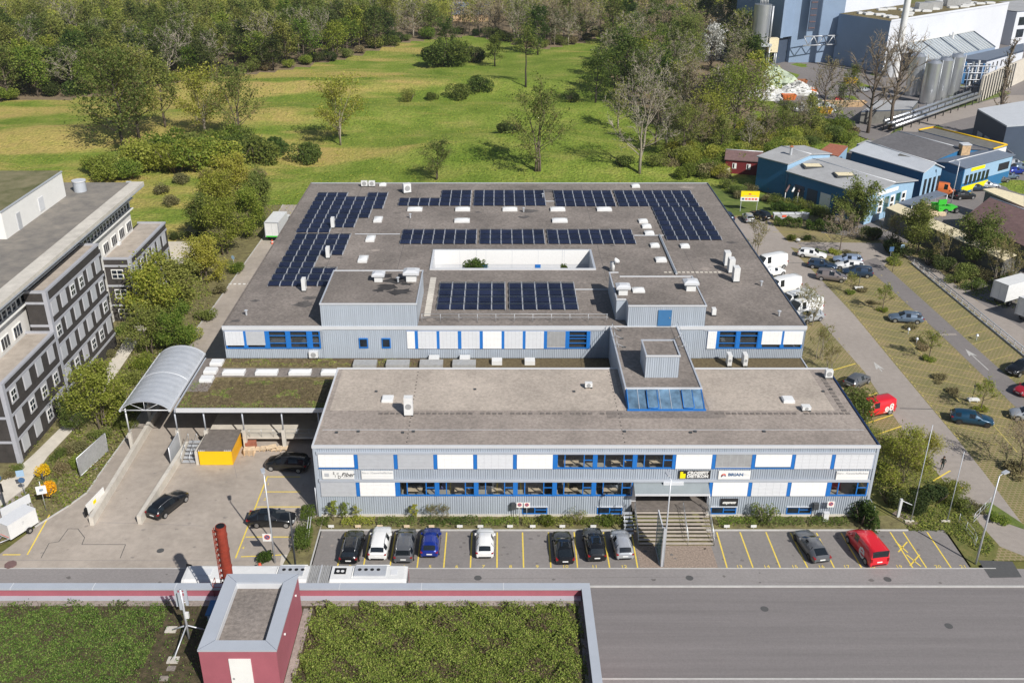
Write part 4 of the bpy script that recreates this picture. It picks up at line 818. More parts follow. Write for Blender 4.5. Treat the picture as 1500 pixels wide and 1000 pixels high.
# connector with sloped glazing
cn = thing('stair_connector', 'raised dark roofed stair connector with sloping blue glazing between the two buildings', 'building', (17.5, 96, 0))
CX0, CX1 = 13.45, 21.55; CZ = 9.6
mb = MB(); mb.box(CX0+0.1,CX1-0.1,89.2,RY-0.12,CZ-0.2,CZ-0.06,'roof_gravel',skip='b'); mb.build('roof', cn)
mb = MB(); mb.box(CX0,CX0+0.15,89.15,RY-0.1,FZ-2.9,CZ-0.05,'cladding'); mb.box(CX1-0.15,CX1,89.15,RY-0.1,FZ-2.9,CZ-0.05,'cladding'); mb.add([(CX0,86.5,FZ),(CX0,89.15,FZ),(CX0,89.15,CZ)],[(0,1,2)],'blue'); mb.add([(CX1,86.5,FZ),(CX1,89.15,CZ),(CX1,89.15,FZ)],[(0,1,2)],'blue'); mb.build('wall', cn)
mb = MB(); mb.box(CX0-0.05,CX0+0.12,89.1,RY-0.1,CZ-0.05,CZ+0.05,'trim_grey'); mb.box(CX1-0.12,CX1+0.05,89.1,RY-0.1,CZ-0.05,CZ+0.05,'trim_grey'); mb.box(CX0-0.05,CX1+0.05,88.9,89.1,CZ-0.12,CZ+0.06,'trim'); mb.build('roof_edge', cn)
mb = MB(); mb.quad((CX0+0.1,86.55,FZ+0.05),(CX1-0.1,86.55,FZ+0.05),(CX1-0.1,88.92,CZ-0.06),(CX0+0.1,88.92,CZ-0.06),'glass_blue'); gl = mb.build('sloped_glazing', cn)
mb = MB()
for k in range(8):
    x = CX0+0.1+(CX1-CX0-0.2)*k/7; mb.tube([(x,86.5,FZ+0.06),(x,88.92,CZ-0.04)],0.06 if k in (0,7) else 0.04,'blue' if k in (0,7) else 'trim_grey',4,False)
mb.box(CX0-0.05,CX1+0.05,86.35,86.5,FZ-0.06,FZ+0.12,'blue'); mb.build('glazing_bars', gl, world_loc(gl))
for x in (15.6,19.3):
    mb = MB(); mb.quad((x,86.5,FZ+0.22),(x+1.1,86.5,FZ+0.22),(x+1.1,88.6,CZ+0.02),(x,88.6,CZ+0.02),'glass_blue')
    for a, b in (((x,86.5),(x,88.6)),((x+1.1,86.5),(x+1.1,88.6)),): mb.tube([(a[0],a[1],FZ+0.22),(b[0],b[1],CZ+0.02)],0.05,'blue',4)
    mb.tube([(x,86.5,FZ+0.22),(x+1.1,86.5,FZ+0.22)],0.05,'blue',4); mb.build('roof_vent_window', cn)
e = MB(); e.box(15.85,19.45,91.5,95.4,CZ-0.06,12.1,'cladding',skip='f'); e.corr(15.85,19.45,91.47,CZ-0.06,12.1,'cladding',0.24,0.05); e.box(15.95,19.35,91.6,95.3,12.0,12.12,'roof_gravel'); lo = e.build('lift_housing', cn)
e = MB(); e.box(15.78,19.52,91.38,91.55,12.1,12.25,'trim'); e.box(15.78,15.95,91.55,95.45,12.1,12.25,'trim_grey'); e.box(19.35,19.52,91.55,95.45,12.1,12.25,'trim_grey'); e.box(15.95,19.35,95.3,95.45,12.1,12.25,'trim_grey'); e.build('roof_edge', lo, world_loc(lo))
# railings on the roofs
r = MB()
for z in (0.55, 1.0): r.tube([(-9.4,106.0,RZ+z),(13.3,106.0,RZ+z)],0.025,'galv',4)
for k in range(11):
    x = -9.3+k*2.25; r.tube([(x,106.0,RZ-0.08),(x,106.0,RZ+1.0)],0.03,'galv',4); r.tube([(x,106.0,RZ+0.6),(x+0.4,106.9,RZ-0.06)],0.02,'galv',4)
solo('roof_railing', r, 'thin steel roof railing along the front edge of the hall above the white blinds', 'railing', (2,106,RZ))
r = MB()
for xx, yy in ((13.6,103.5),(13.6,101.2),(13.6,98.9),(21.4,101),(21.4,98.5)):
    s_ = 1 if xx < 15 else -1; r.tube([(xx,yy,CZ),(xx,yy,CZ+0.9)],0.03,'galv',4); r.tube([(xx,yy,CZ+0.5),(xx+s_*0.9,yy,CZ)],0.025,'galv',4); r.box(xx+s_*0.9-0.2,xx+s_*0.9+0.2,yy-0.1,yy+0.1,CZ-0.06,CZ+0.05,'dark_metal')
for xx in (13.6,21.4): r.tube([(xx,97,CZ+0.9),(xx,104,CZ+0.9)],0.025,'galv',4)
solo('roof_railing', r, 'short safety railings on both edges of the stair connector roof', 'railing', (17.5,100,CZ))
# courtyard trees, roof stains and slabs
mb = MB(); rng = random.Random(2)
def blot(mb, x, y, z, r, m, seed):
    rg = random.Random(seed); n_ = 14; pts = [(x+r*(0.45+0.75*rg.random())*math.cos(2*math.pi*i/n_), y+0.7*r*(0.45+0.75*rg.random())*math.sin(2*math.pi*i/n_), z) for i in range(n_)]
    mb.add(pts, [tuple(range(n_))], m)
for i, (u, v, r_) in enumerate(((776,309,1.5),(768,318,1.2),(799,279,1.1),(806,280,1.6),(445,445,1.6),(452,437,1.1),(700,311,0.6),(345,470,0.8),(1012,300,0.7))):
    x, y = P(u, v, RZ-0.08); blot(mb, x, y, RZ-0.072-0.0004*i, r_, 'roof_stain', i)
for i in range(20): x = -8.5+i*1.1; mb.box(x,x+0.9,107.2,107.6,RZ-0.079,RZ-0.055,'roof_slab')
for i in range(16): mb.box(-9.2,-8.4,107.8+i*0.8,108.5+i*0.8,RZ-0.079,RZ-0.05,'concrete')
for i in range(13):
    x, y = P(975+i*6.6, 398, RZ); mb.box(x-0.2,x+0.2,y-0.2,y+0.2,RZ-0.079,RZ-0.05,'concrete_light')
rs2 = random.Random(31)
for k in range(40):
    x, y = rs2.uniform(-32,36), rs2.uniform(106,164)
    if WX0-1.5 < x < WX1+1.5 and WY0-2 < y < WY1+2 or PLX0-1 < x < PLX1+1 and y < 117 or 14 < x < 25.5 and y < 117: continue
    blot(mb, x, y, RZ-0.0765+0.00004*k, rs2.uniform(.3,1.3), rs2.choice(['roof_stain','roof_slab','roof_gravel_light','roof_slab']), 500+k)
for xx in (-24.0,-14.0,14.6,27.0): mb.box(xx-0.03,xx+0.03,118.5,164.5,RZ-0.08,RZ-0.0772,'roof_stain')
mb.build('roof_patches', rf, world_loc(rf))
mb = MB()
for i, (u, v, r_) in enumerate(((578,411,1.7),(568,420,1.5),(585,427,1.9),(566,404,1.2),(596,416,1.0),(556,425,0.9))):
    x, y = P(u, v, 12.5); blot(mb, x, y, 12.504+0.0005*i, r_, 'soot', 40+i)
mb.build('roof_patches', rf, world_loc(rf))
# cable tray and lightning conductors
mb = MB(); a = P(966,345,RZ); b = P(991,402,RZ); mb.tube([(a[0],a[1],RZ+0.1),(b[0],b[1],RZ+0.1)],0.18,'galv',4,False); solo('cable_tray', mb, 'grey steel cable tray running across the hall roof to the east penthouse', 'cable tray', (a[0],a[1],RZ))
mb = MB()
for q in (((840,424),(893,424)),((520,343),(586,343)),((771,295),(812,295)),((929,345),(972,345))):
    a = P(*q[0],RZ); b = P(*q[1],RZ); mb.tube([(a[0],a[1],RZ+0.0),(b[0],b[1],RZ+0.0)],0.07,'galv',4,False)
mb.build('cable_duct', rf, world_loc(rf))
# skylights of the hall
def sky_box(u, v, w_, d2_, z=RZ, h=0.4, m='skylight_dome', par=rf):
    x, y = P(u, v, z); s = MB(); s.box(x-w_/2,x+w_/2,y-d2_/2,y+d2_/2,z-0.08,z+h*0.55,'white_metal')
    a = w_/2-0.06; b = d2_/2-0.06; s.add([(x-a,y-b,z+h*0.551),(x+a,y-b,z+h*0.551),(x+a,y+b,z+h*0.551),(x-a,y+b,z+h*0.551),(x-a*0.7,y-b*0.5,z+h),(x+a*0.7,y-b*0.5,z+h),(x+a*0.7,y+b*0.5,z+h),(x-a*0.7,y+b*0.5,z+h)],[(0,1,5,4),(1,2,6,5),(2,3,7,6),(3,0,4,7),(4,5,6,7)],m,True); s.build('skylight', par, world_loc(par))
for u in (608,678,747,817,885): sky_box(u,307,2.4,1.5)
for u in (677,820): sky_box(u,323.5,2.4,1.5)
for u, v in ((554,322),(543,350),(532,380)): sky_box(u,v,1.3,2.3)
for u, v in ((942,324.5),(947,332),(951,342)): sky_box(u,v,1.4,1.4)
for u, v, a in ((959,360,1.3),(968,381,1.5),(1003,361,1.3),(931,273,1.4),(561,271,1.2)): sky_box(u,v,a,a)
sky_box(935,426,1.5,1.3,12.25)
for u, v in ((568,585),(1154,586)): x, y = P(u,v,FZ); s = MB(); s.box(x-0.6,x+0.6,y-0.6,y+0.6,FZ-0.06,FZ+0.2,'white_metal'); s.box(x-0.52,x+0.52,y-0.52,y+0.52,FZ+0.2,FZ+0.27,'skylight_dome'); s.build('skylight', fb)
# ---- loose roof equipment: each its own thing
def ac_unit(u, v, z, w_, h, d, rz, label, grp=None):
    x, y = P(u, v, z); t = thing('air_conditioner', label, 'air conditioner', (x,y,z), rz, grp)
    m_ = MB(); m_.box(-w_/2,w_/2,-d/2,d/2,0.12,h,'white_metal'); m_.box(-w_/2,-w_/2+0.1,-d/2-0.05,d/2+0.05,0,0.12,'dark_metal'); m_.box(w_/2-0.1,w_/2,-d/2-0.05,d/2+0.05,0,0.12,'dark_metal'); m_.build('casing', t, local=True)
    f_ = MB(); f_.T = Matrix.Translation((0,-d/2-0.012,0.12+(h-0.12)*0.5)) @ Matrix.Rotation(R(90),4,'X'); f_.cyl(0,0,-0.01,0.012,min(w_,h)*0.36,'blind_mesh',14); f_.build('fan_grille', t, local=True)
    return t
ac_unit(446,425,RZ,0.9,1.7,0.5,R(90),'tall white air conditioner below the west solar field near the penthouse')
ac_unit(481,377,RZ,0.9,1.6,0.5,R(90),'white air conditioner in the lower gap of the west solar field')
ac_unit(488,333,RZ,0.9,1.6,0.5,R(90),'white air conditioner in the upper gap of the west solar field')
ac_unit(534,273,RZ,1.1,1.0,0.5,0,'left one of two white fan units at the rear roof edge'); ac_unit(545,273,RZ,1.1,1.0,0.5,0,'right one of two white fan units at the rear roof edge')
ac_unit(596,282,RZ,1.3,1.6,1.0,R(20),'boxy white ventilation unit behind the middle solar field')
for i, (u, v) in enumerate(((1064,388),(1070,398),(1077,411))): ac_unit(u,v,RZ,1.2,2.0,0.8,R(90),('rearmost','middle','nearest')[i]+' of three white heat pumps in a row on the east hall roof',None)
ac_unit(599,607,FZ,0.9,2.1,0.7,0,'tall white air conditioner with grille on the front office roof'); ac_unit(460,524,LR,1.1,0.9,0.5,0,'small white air conditioner on the moss roof against the hall wall')
ac_unit(1067,534,LR,0.5,1.5,1.1,0,'left one of two white air conditioners on the brown roof strip'); ac_unit(1090,534,LR,0.5,1.5,1.1,0,'right one of two white air conditioners on the brown roof strip')
ac_unit(862,567,FZ,0.8,0.6,0.5,0,'low white ventilation box left of the sloped glazing'); ac_unit(1180,600,FZ,0.9,0.5,0.7,0,'low white ventilation box beside the east roof light'); ac_unit(1213,553,FZ,0.8,1.0,0.5,0,'white ventilation unit at the northeast corner of the office roof')
ac_unit(1045,461,RZ,0.7,0.9,0.5,R(90),'small white unit beside the east penthouse wall')
def roof_fan(u, v, z, label, s=1.0):
    x, y = P(u, v, z); t = thing('roof_fan', label, 'roof fan', (x,y,z)); a = MB(); a.box(-0.5*s,0.5*s,-0.5*s,0.5*s,0,0.7*s,'white_metal'); a.build('base', t, local=True)
    a = MB(); a.prism([(-0.8*s,-0.7*s),(0.8*s,-0.7*s),(0.8*s,0.7*s),(-0.8*s,0.7*s)],0.75*s,1.0*s,'trim'); a.add([(-0.8*s,-0.7*s,1.0*s),(0.8*s,-0.7*s,1.0*s),(0.8*s,0.7*s,1.0*s),(-0.8*s,0.7*s,1.0*s),(-0.4*s,-0.35*s,1.2*s),(0.4*s,-0.35*s,1.2*s),(0.4*s,0.35*s,1.2*s),(-0.4*s,0.35*s,1.2*s)],[(0,1,5,4),(1,2,6,5),(2,3,7,6),(3,0,4,7),(4,5,6,7)],'trim'); a.build('hood', t, local=True)
roof_fan(555,411,12.5,'silver hooded roof fan left on the west penthouse'); roof_fan(603,410,12.5,'larger silver hooded roof fan right on the west penthouse',1.25)
roof_fan(912,430,12.25,'silver hooded roof fan at the west edge of the east penthouse',1.1); roof_fan(1011,424,12.25,'silver hooded roof fan at the east corner of the east penthouse',1.15)
def vent_pipe(u, v, z, h, label):
    x, y = P(u, v, z); m_ = MB(); m_.cyl(x,y,z-0.05,z+h,0.12,'galv',8); m_.cyl(x,y,z+h,z+h+0.1,0.26,'galv',8,r2=0.1); solo('vent_pipe', m_, label, 'vent pipe', (x,y,z))
for u, v, l in ((767,310,'short grey vent pipe on the stained patch behind the courtyard'),(795,289,'grey vent pipe between the two rear solar fields'),(1115,418,'white vent pipe on the east side of the hall roof'),(1141,462,'small vent pipe near the front east edge of the hall roof'),(583,413,'thin vent pipe in the black stain on the west penthouse'),(361,461,'small vent pipe at the front west edge of the hall roof'),(601,319,'small vent pipe left of the middle skylights')):
    vent_pipe(u, v, 12.5 if u == 583 else RZ, 0.6, l)
m_ = MB(); x, y = P(900,397,RZ); m_.tube([(x-0.3,y,RZ),(x-0.3,y,RZ+1.3),(x+0.1,y,RZ+1.6),(x+0.3,y-0.5,RZ+1.5)],0.36,'white_metal',8); solo('exhaust_duct', m_, 'white bent exhaust duct behind the east penthouse', 'duct', (x,y,RZ))

# ---------------------------------------------------------------- solar arrays
def panel_proto(cw, cd):
    a = MB(); p = 0.05; h0, h1 = 0.12, 0.33
    for (ya, za, yb, zb) in ((p,h0,cd/2-0.03,h1),(cd/2+0.03,h1,cd-p,h0)):
        a.add([(0.03,ya,za),(cw-0.09,ya,za),(cw-0.09,yb,zb),(0.03,yb,zb)],[(0,1,2,3)],'pv')
        dz = -0.012; a.add([(0.0,ya+0.02,za+dz),(cw,ya+0.02,za+dz),(cw,yb-0.02,zb+dz),(0,yb-0.02,zb+dz)],[(0,1,2,3)],'pv_frame')
    a.box(0.0,0.05,0,cd,0,0.1,'pv_frame'); a.box(cw-0.05,cw,0,cd,0,0.1,'pv_frame')
    return a.mesh('solar_panel')
PROTO = panel_proto(1.72, 2.26)
def array(x0, y0, rows, label, cw=1.76, rd=2.3, left_align=True, gaps=(), skew=0.0):
    t = thing('solar_array', label, 'solar array', (x0, y0, RZ-0.06))
    for j, row in enumerate(rows):
        for i in [i for q in range(0, len(row), 2) for i in range(row[q], row[q]+row[q+1])]:
            o = bpy.data.objects.new('solar_panel', PROTO); COL.objects.link(o); o.parent = t
            o.location = (i*cw+sum(0.45 for g in gaps if i >= g)+skew*j, j*rd, 0)
            o.scale = (cw/1.76, rd/2.3, 1)
    return t
array(-7.75, 109.5, [(0,10)]*4, 'dark solar array in front of the courtyard, two blocks of five columns', gaps=(5,), cw=1.74)
array(-14.6, 133.5, [(0,21)]*3, 'wide dark solar array three rows deep just behind the courtyard', gaps=(7,13), cw=1.625, rd=2.25)
array(9.5, 151.6, [(0,14)]*4, 'dark solar array at the rear east roof edge, four rows deep', gaps=(6,), cw=1.66, rd=2.3)
array(25.2, 135.2, [(0,5)]*7, 'dark solar array five columns wide on the east side running back to the rear edge', cw=1.66, rd=2.33)
array(-16.6, 151.9, [(0,14),(0,14),(4,10),(4,10)], 'dark solar array at the rear roof edge, cut out beside the white unit', gaps=(7,), cw=1.72, rd=2.25)
array(-30.6, 117.2, [(0,5),(0,5),(0,5),(0,3),(0,3),(0,5),(0,5),(0,5),(0,5)], 'nearer half of the long dark solar array along the west roof edge', cw=1.66, rd=2.33)
array(-30.9, 138.6, [(0,3),(0,5),(0,5),(0,6),(0,6),(0,7),(0,7),(0,7),(0,3,5,2)], 'farther half of the long dark solar array along the west roof edge', cw=1.72, rd=2.33)
# ================================================================ WEST: dark brick office block
ob = thing('brick_office_block', 'stepped dark brick office block with grey bands and white crosses in its windows', 'building', (-56, 110, 0))
EX = lambda x, y: Matrix.Translation((x, y, 0)) @ Matrix.Rotation(R(90), 4, 'Z')     # facade facing east: local x = north
rng = random.Random(21)
def block(x0, x1, y0, y1, zt, trims, nwin, off, front=None, roofm='office_roof_light'):
    w_ = MB(); w_.box(x0, x1, y0, y1, 0, zt-0.25, 'brick_dark', skip='t'); w_.box(x0+0.3, x1-0.3, y0+0.3, y1-0.3, zt-0.5, zt-0.24, roofm); w_.build('wall', ob)
    t_ = MB()
    t_.box(x1-0.3, x1+0.10, y0-0.1, y1, zt-0.25, zt, 'office_trim'); t_.box(x0, x1-0.3, y0-0.1, y0+0.3, zt-0.25, zt, 'office_trim'); t_.box(x0, x1-0.3, y1-0.3, y1, zt-0.25, zt, 'office_trim')
    for tz in trims: t_.box(x1+0.001, x1+0.09, y0+0.42, y1-0.02, tz-0.14, tz+0.14, 'office_trim'); t_.box(x0, x1-0.35, y0-0.09, y0-0.001, tz-0.14, tz+0.14, 'office_trim')
    t_.box(x1-0.35, x1+0.12, y0-0.12, y0+0.42, 0, zt-0.25, 'office_trim')
    t_.build('bands', ob)
    for tz in trims:
        if tz < 2: continue
        for i in range(nwin):
            yc = y0+off+i*(y1-y0-2*off)/(nwin-1); big = (i == nwin-1 and nwin > 4)
            a, b = yc-0.78, yc+0.78
            p_ = MB(); p_.box(x1+0.001, x1+0.07, a, b, tz-2.0, tz-0.141, 'office_panel'); o = p_.build('window_panel', ob)
            if rng.random() < 0.45:
                f_ = MB(); f_.box(x1+0.071, x1+0.12, a+0.08, b-0.4, tz-1.75, tz-0.45, 'office_white'); o2 = f_.build('window', ob)
                g_ = MB()
                for yy in (a+0.14, a+0.66):
                    for zz in (tz-1.69, tz-1.02): g_.box(x1+0.121, x1+0.135, yy, yy+0.42, zz, zz+0.5, 'glass_dark')
                g_.build('pane', o2, world_loc(o2))
            else:
                f_ = MB(); f_.box(x1+0.071, x1+0.11, a+0.06, b-0.3, tz-1.85, tz-0.16, 'blind_grey' if rng.random() < .5 else 'office_panel'); f_.build('blind', ob)
block(-56.2, -52.8, 89.4, 102.75, 9.85, (8.75,5.7,2.65), 4, 1.9)
block(-55.4, -52.85, 102.8, 119.2, 14.9, (13.4,10.5,7.6,4.7,1.8), 6, 1.4)
block(-56.6, -52.3, 127.2, 143.2, 9.8, (8.6,5.55,2.5), 6, 1.7)
for tz in (8.6,5.55,2.5):                                    # windows in the south face of the rear block
    f_ = MB(); f_.box(-55.2,-53.5,127.0,127.1,tz-1.9,tz-0.5,'office_white'); o2 = f_.build('window', ob); g_ = MB()
    for xx in (-55.1,-54.3):
        for zz in (tz-1.8,tz-1.15): g_.box(xx,xx+0.68,126.98,127.0,zz,zz+0.52,'glass_dark')
    g_.build('pane', o2, world_loc(o2))
mb = MB(); mb.box(-92,-56.1,89.6,139.6,0,16.6,'office_wall'); mb.build('wall', ob)
mb = MB(); mb.box(-92,-55.3,89.4,139.8,16.65,17.1,'office_roof'); mb.build('roof', ob)
mb = MB(); mb.box(-55.3,-53.35,89.2,139.9,16.75,17.2,'concrete'); mb.box(-53.6,-53.35,89.2,139.9,16.55,16.749,'trim_grey'); mb.box(-56.0,-55.3,139.8,140.2,16.6,17.2,'trim_grey'); mb.build('eave', ob)
for z0, z1, m_, n_ in ((14.9,16.5,'glass_blue',62),(13.3,14.7,'glass_dark',42)):
    w_ = MB(); w_.box(-56.1,-55.2 if z0 > 14 else -55.4,90,139.5,z0-0.15,z0,'office_white'); w_.box(-56.1,-55.3,90,139.5,z1,z1+0.15,'office_white')
    for i in range(n_+1): y = 90+49.4*i/n_; w_.box(-56.05,-55.9,y-0.09,y+0.09,z0,z1,'office_white')
    o = w_.build('window_band', ob); g_ = MB(); g_.box(-56.09,-56.0,90,139.5,z0,z1,m_); g_.build('pane', o, world_loc(o))
for z0 in (10.0, 6.8, 3.6):
    for i in range(16):
        y = 90.6+i*3.1
        if 102.5 < y < 119 or (z0 < 9.5 and (y < 103 or y > 126.5)): continue
        w_ = MB(); w_.box(-56.09,-55.98,y,y+2.0,z0,z0+1.5,'office_white'); o = w_.build('window', ob); g_ = MB()
        for k in range(3): g_.box(-55.979,-55.96,y+0.1+k*0.64,y+0.1+k*0.64+0.5,z0+0.1,z0+1.4,'glass_dark')
        g_.build('pane', o, world_loc(o))
# roof house with green roof, clerestory and roof stair
mb = MB(); mb.box(-84,-62.2,114.6,133,17.0,20.6,'office_white'); mb.box(-84.1,-62.1,114.5,133.1,20.6,20.75,'trim_grey'); o = mb.build('roof_house', ob)
g_ = MB(); g_.box(-84,-62.3,114.7,132.9,20.75,20.85,'roof_green'); g_.build('green_roof', o, world_loc(o))
g_ = MB(); g_.box(-84,-64.2,114.3,114.59,18.9,19.9,'office_white'); 
for k in range(4): g_.box(-84,-64.0,113.9-0.25*k,114.0-0.25*k,19.7-0.2*k,19.8-0.2*k,'blind_grey')
g_.box(-62.19,-62.1,118,119,17.1,19.3,'blind_grey'); g_.box(-62.19,-62.12,124.5,126,17.5,19.3,'blind_light'); g_.build('louvre', o, world_loc(o))
g_ = MB(); g_.box(-84,-66.6,106.9,108.0,17.0,18.6,'factory_dark'); g_.add([(-84,104,17.1),(-67.5,104,17.1),(-67.5,107,18.6),(-84,107,18.6)],[(0,1,2,3)],'glass_blue'); g_.build('rooflight', ob)
g_ = MB(); a = Vector((-70,110.5,18.9)); b = Vector((-65.6,105.6,17.2))
for dx in (-0.45,0.45): g_.tube([a+Vector((dx,dx,0)),b+Vector((dx,dx,0))],0.08,'steel',4); g_.tube([a+Vector((dx,dx,0.9)),b+Vector((dx,dx,0.9))],0.05,'steel',4)
for k in range(9): p = a.lerp(b,k/8); g_.tube([p+Vector((-.45,-.45,0)),p+Vector((.45,.45,0))],0.07,'steel',4); g_.tube([p+Vector((-.45,-.45,0)),p+Vector((-.45,-.45,0.9))],0.035,'steel',4)
g_.build('roof_stair', ob)
x, y = P(118,280,17.1); mb = MB(); mb.cyl(x,y,17.1,18.6,0.9,'trim_grey',12); mb.cyl(x,y,18.6,18.75,1.0,'trim',12); solo('vent_drum', mb, 'round grey ventilation drum on the brick office roof beside the roof house', 'vent', (x,y,17.1))
for u, v, l in ((173,359,'left of two small white boxes on the rear low roof of the brick office'),(180,346,'right of two small white boxes on the rear low roof of the brick office'),(153,372,'small white box by the front of the rear low roof of the brick office')):
    x, y = P(u,v,9.5); mb = MB(); mb.box(x-0.4,x+0.4,y-0.35,y+0.35,9.35,9.9,'white_metal'); mb.cyl(x,y,9.9,10.05,0.25,'trim',8); solo('roof_vent', mb, l, 'vent', (x,y,9.5))
# retaining wall and sign between office and driveway
mb = MB(); a = P(243,362,2.6); b = P(302,362,2.6); mb.box(a[0],b[0],a[1],a[1]+0.5,0,3.4,'concrete_light'); mb.box(a[0],b[0],a[1]-1.5,a[1]-1.0,0,1.2,'concrete'); solo('retaining_wall', mb, 'pale concrete retaining wall in the gap behind the brick office', 'wall', (a[0]+4,a[1],0))
x, y = P(278,372,0); s = thing('parking_sign', 'wide blue parking direction sign in front of the pale retaining wall', 'sign', (x,y,0))
m_ = MB(); m_.box(-2.0,2.0,-0.05,0.0,1.2,2.0,'ink_blue'); m_.build('board', s, local=True); m_ = MB(); text_into(m_,'Parking',0.6,'white_paint',Matrix.Translation((0.2,-0.06,1.6)) @ FRONT, bold=0.02); m_.box(-1.8,-1.2,-0.065,-0.055,1.35,1.85,'ink_pale'); m_.build('lettering', s, local=True); m_ = MB(); m_.box(-1.7,-1.6,-0.03,0.03,0,1.2,'galv'); m_.box(1.6,1.7,-0.03,0.03,0,1.2,'galv'); m_.build('posts', s, local=True)

# ================================================================ FOREGROUND: red building with planted roof
PZ = 8.4; GZ = 7.5; RY1 = 59.25; RX = 7.1
rb = thing('red_building', 'red building with grey parapet and planted roof at the front', 'building', (-20, 50, 0))
mb = MB(); mb.box(-70,RX,44,RY1,0,PZ-0.15,'red_wall',skip='t'); mb.box(-70,RX-0.4,RY1-0.45,RY1-0.4,GZ-0.2,PZ-0.15,'red_wall'); mb.box(RX-0.45,RX-0.4,44,RY1-0.45,GZ-0.2,PZ-0.15,'red_wall'); mb.build('wall', rb)
mb = MB(); mb.box(-70,RX+0.06,RY1-0.62,RY1+0.06,PZ-0.15,PZ,'trim_grey'); mb.box(RX-0.62,RX+0.06,44,RY1-0.62,PZ-0.15,PZ,'trim_grey'); mb.box(-70,RX-0.62,RY1-0.95,RY1-0.46,GZ-0.1,GZ+0.06,'trim_grey')
for k in range(12): mb.box(-70+k*6.4-0.03,-70+k*6.4+0.03,RY1-0.63,RY1+0.07,PZ-0.14,PZ+0.012,'trim'); 
mb.build('parapet_cap', rb)
mb = MB(); mb.box(-70,RX-0.45,44,RY1-0.95,GZ-0.3,GZ,'planted_soil',skip='b'); mb.build('roof', rb)
mb = MB(); mb.box(-70,RX-0.45,RY1-1.55,RY1-0.95,GZ-0.1,GZ+0.015,'roof_gravel_light'); mb.box(RX-1.0,RX-0.45,44,RY1-1.55,GZ-0.1,GZ+0.015,'roof_gravel_light'); mb.box(-14.98,-14.3,44,57.4,GZ-0.1,GZ+0.02,'roof_gravel_light'); mb.build('gravel_margin', rb)
HX0, HX1, HY0, HY1, HZ = -20.35, -14.98, 49.1, 57.0, 11.2
sh = thing('roof_stairhouse', 'red rendered stair house with broad grey cap standing on the planted roof', 'building', (-17.7,53,GZ))
mb = MB(); mb.box(HX0+0.05,HX1-0.05,HY0+0.05,HY1-0.05,GZ-0.05,HZ-0.14,'red_wall',skip='t'); mb.build('wall', sh)
cw = 0.95; m_ = MB()
for (x0,x1,y0,y1) in ((HX0,HX1,HY0,HY0+cw),(HX0,HX1,HY1-cw,HY1),(HX0,HX0+cw,HY0+cw,HY1-cw),(HX1-cw,HX1,HY0+cw,HY1-cw)): m_.box(x0,x1,y0,y1,HZ-0.14,HZ,'trim_grey')
for a in ((HX0,HY0,HX0+cw,HY0+cw),(HX1,HY0,HX1-cw,HY0+cw),(HX0,HY1,HX0+cw,HY1-cw),(HX1,HY1,HX1-cw,HY1-cw)): m_.tube([(a[0],a[1],HZ+0.0),(a[2],a[3],HZ+0.0)],0.012,'factory_dark',4)
m_.build('cap', sh); m_ = MB(); m_.box(HX0+cw-0.02,HX1-cw+0.02,HY1-cw-0.03,HY1-cw,HZ-0.6,HZ-0.141,'trim'); m_.box(HX0+cw,HX0+cw+0.03,HY0+cw,HY1-cw-0.03,HZ-0.6,HZ-0.141,'trim'); m_.box(HX1-cw-0.03,HX1-cw,HY0+cw,HY1-cw-0.03,HZ-0.6,HZ-0.141,'trim'); m_.box(HX0+cw+0.03,HX1-cw-0.03,HY0+cw,HY1-cw-0.03,HZ-0.65,HZ-0.58,'roof_gravel'); m_.build('roof', sh)
m_ = MB(); dx = XY(353,980,HY0)[0]; m_.box(dx-0.75,dx+0.75,HY0-0.02,HY0+0.06,GZ,10.4,'office_white'); d_o = m_.build('door', sh); m_ = MB(); m_.box(dx-0.62,dx-0.5,HY0-0.06,HY0-0.02,8.6,8.75,'steel'); m_.build('handle', d_o, world_loc(d_o))
for u, v, l in ((420,887,'upper'),(416,927,'lower')):
    pass
m_ = MB()
for yy in (55.5,51.5): m_.tube([(HX1-0.06,yy,10.4),(HX1+0.06,yy,10.4)],0.09,'white_metal',8)
m_.build('wall_lamp', sh)
m_ = MB(); m_.box(-21.6,-20.6,55.0,56.4,GZ,GZ+1.5,'factory_side'); m_.box(-21.7,-20.5,54.9,56.5,GZ+1.5,GZ+1.62,'blue_door'); solo('air_handler', m_, 'blue grey air handling box tucked behind the red stair house', 'ventilation unit', (-21.1,55.7,GZ))
# red steel flue with ladder
fx = -21.3; fl = thing('red_flue', 'tall rust red steel flue with ladder rungs rising behind the red stair house', 'flue', (fx,59.75,0))
m_ = MB(); m_.cyl(fx,59.8,0,13.5,0.40,'red_steel',14); m_.cyl(fx,59.8,13.5,13.52,0.34,'black',14)
for z in (9.6,11.2,12.6,13.3): m_.cyl(fx,59.8,z,z+0.1,0.44,'red_steel',14)
m_.build('stack', fl); m_ = MB()
for k in range(20): m_.box(fx-0.56,fx-0.38,59.6,59.9,3.5+k*0.5,3.56+k*0.5,'red_steel')
m_.box(fx-0.60,fx-0.55,59.56,59.62,3.2,13.3,'red_steel'); m_.box(fx-0.60,fx-0.55,59.84,59.9,3.2,13.3,'red_steel'); m_.build('ladder', fl)
m_ = MB()
for z in (8.5,8.9): m_.tube([(fx-0.9,59.35,z),(fx-0.9,58.7,z),(fx+0.7,58.7,z)],0.03,'red_steel',4)
for q in ((fx-0.9,59.35),(fx-0.9,58.7),(fx+0.7,58.7)): m_.tube([(q[0],q[1],GZ),(q[0],q[1],8.9)],0.03,'red_steel',4)
m_.build('guard_rail', fl)
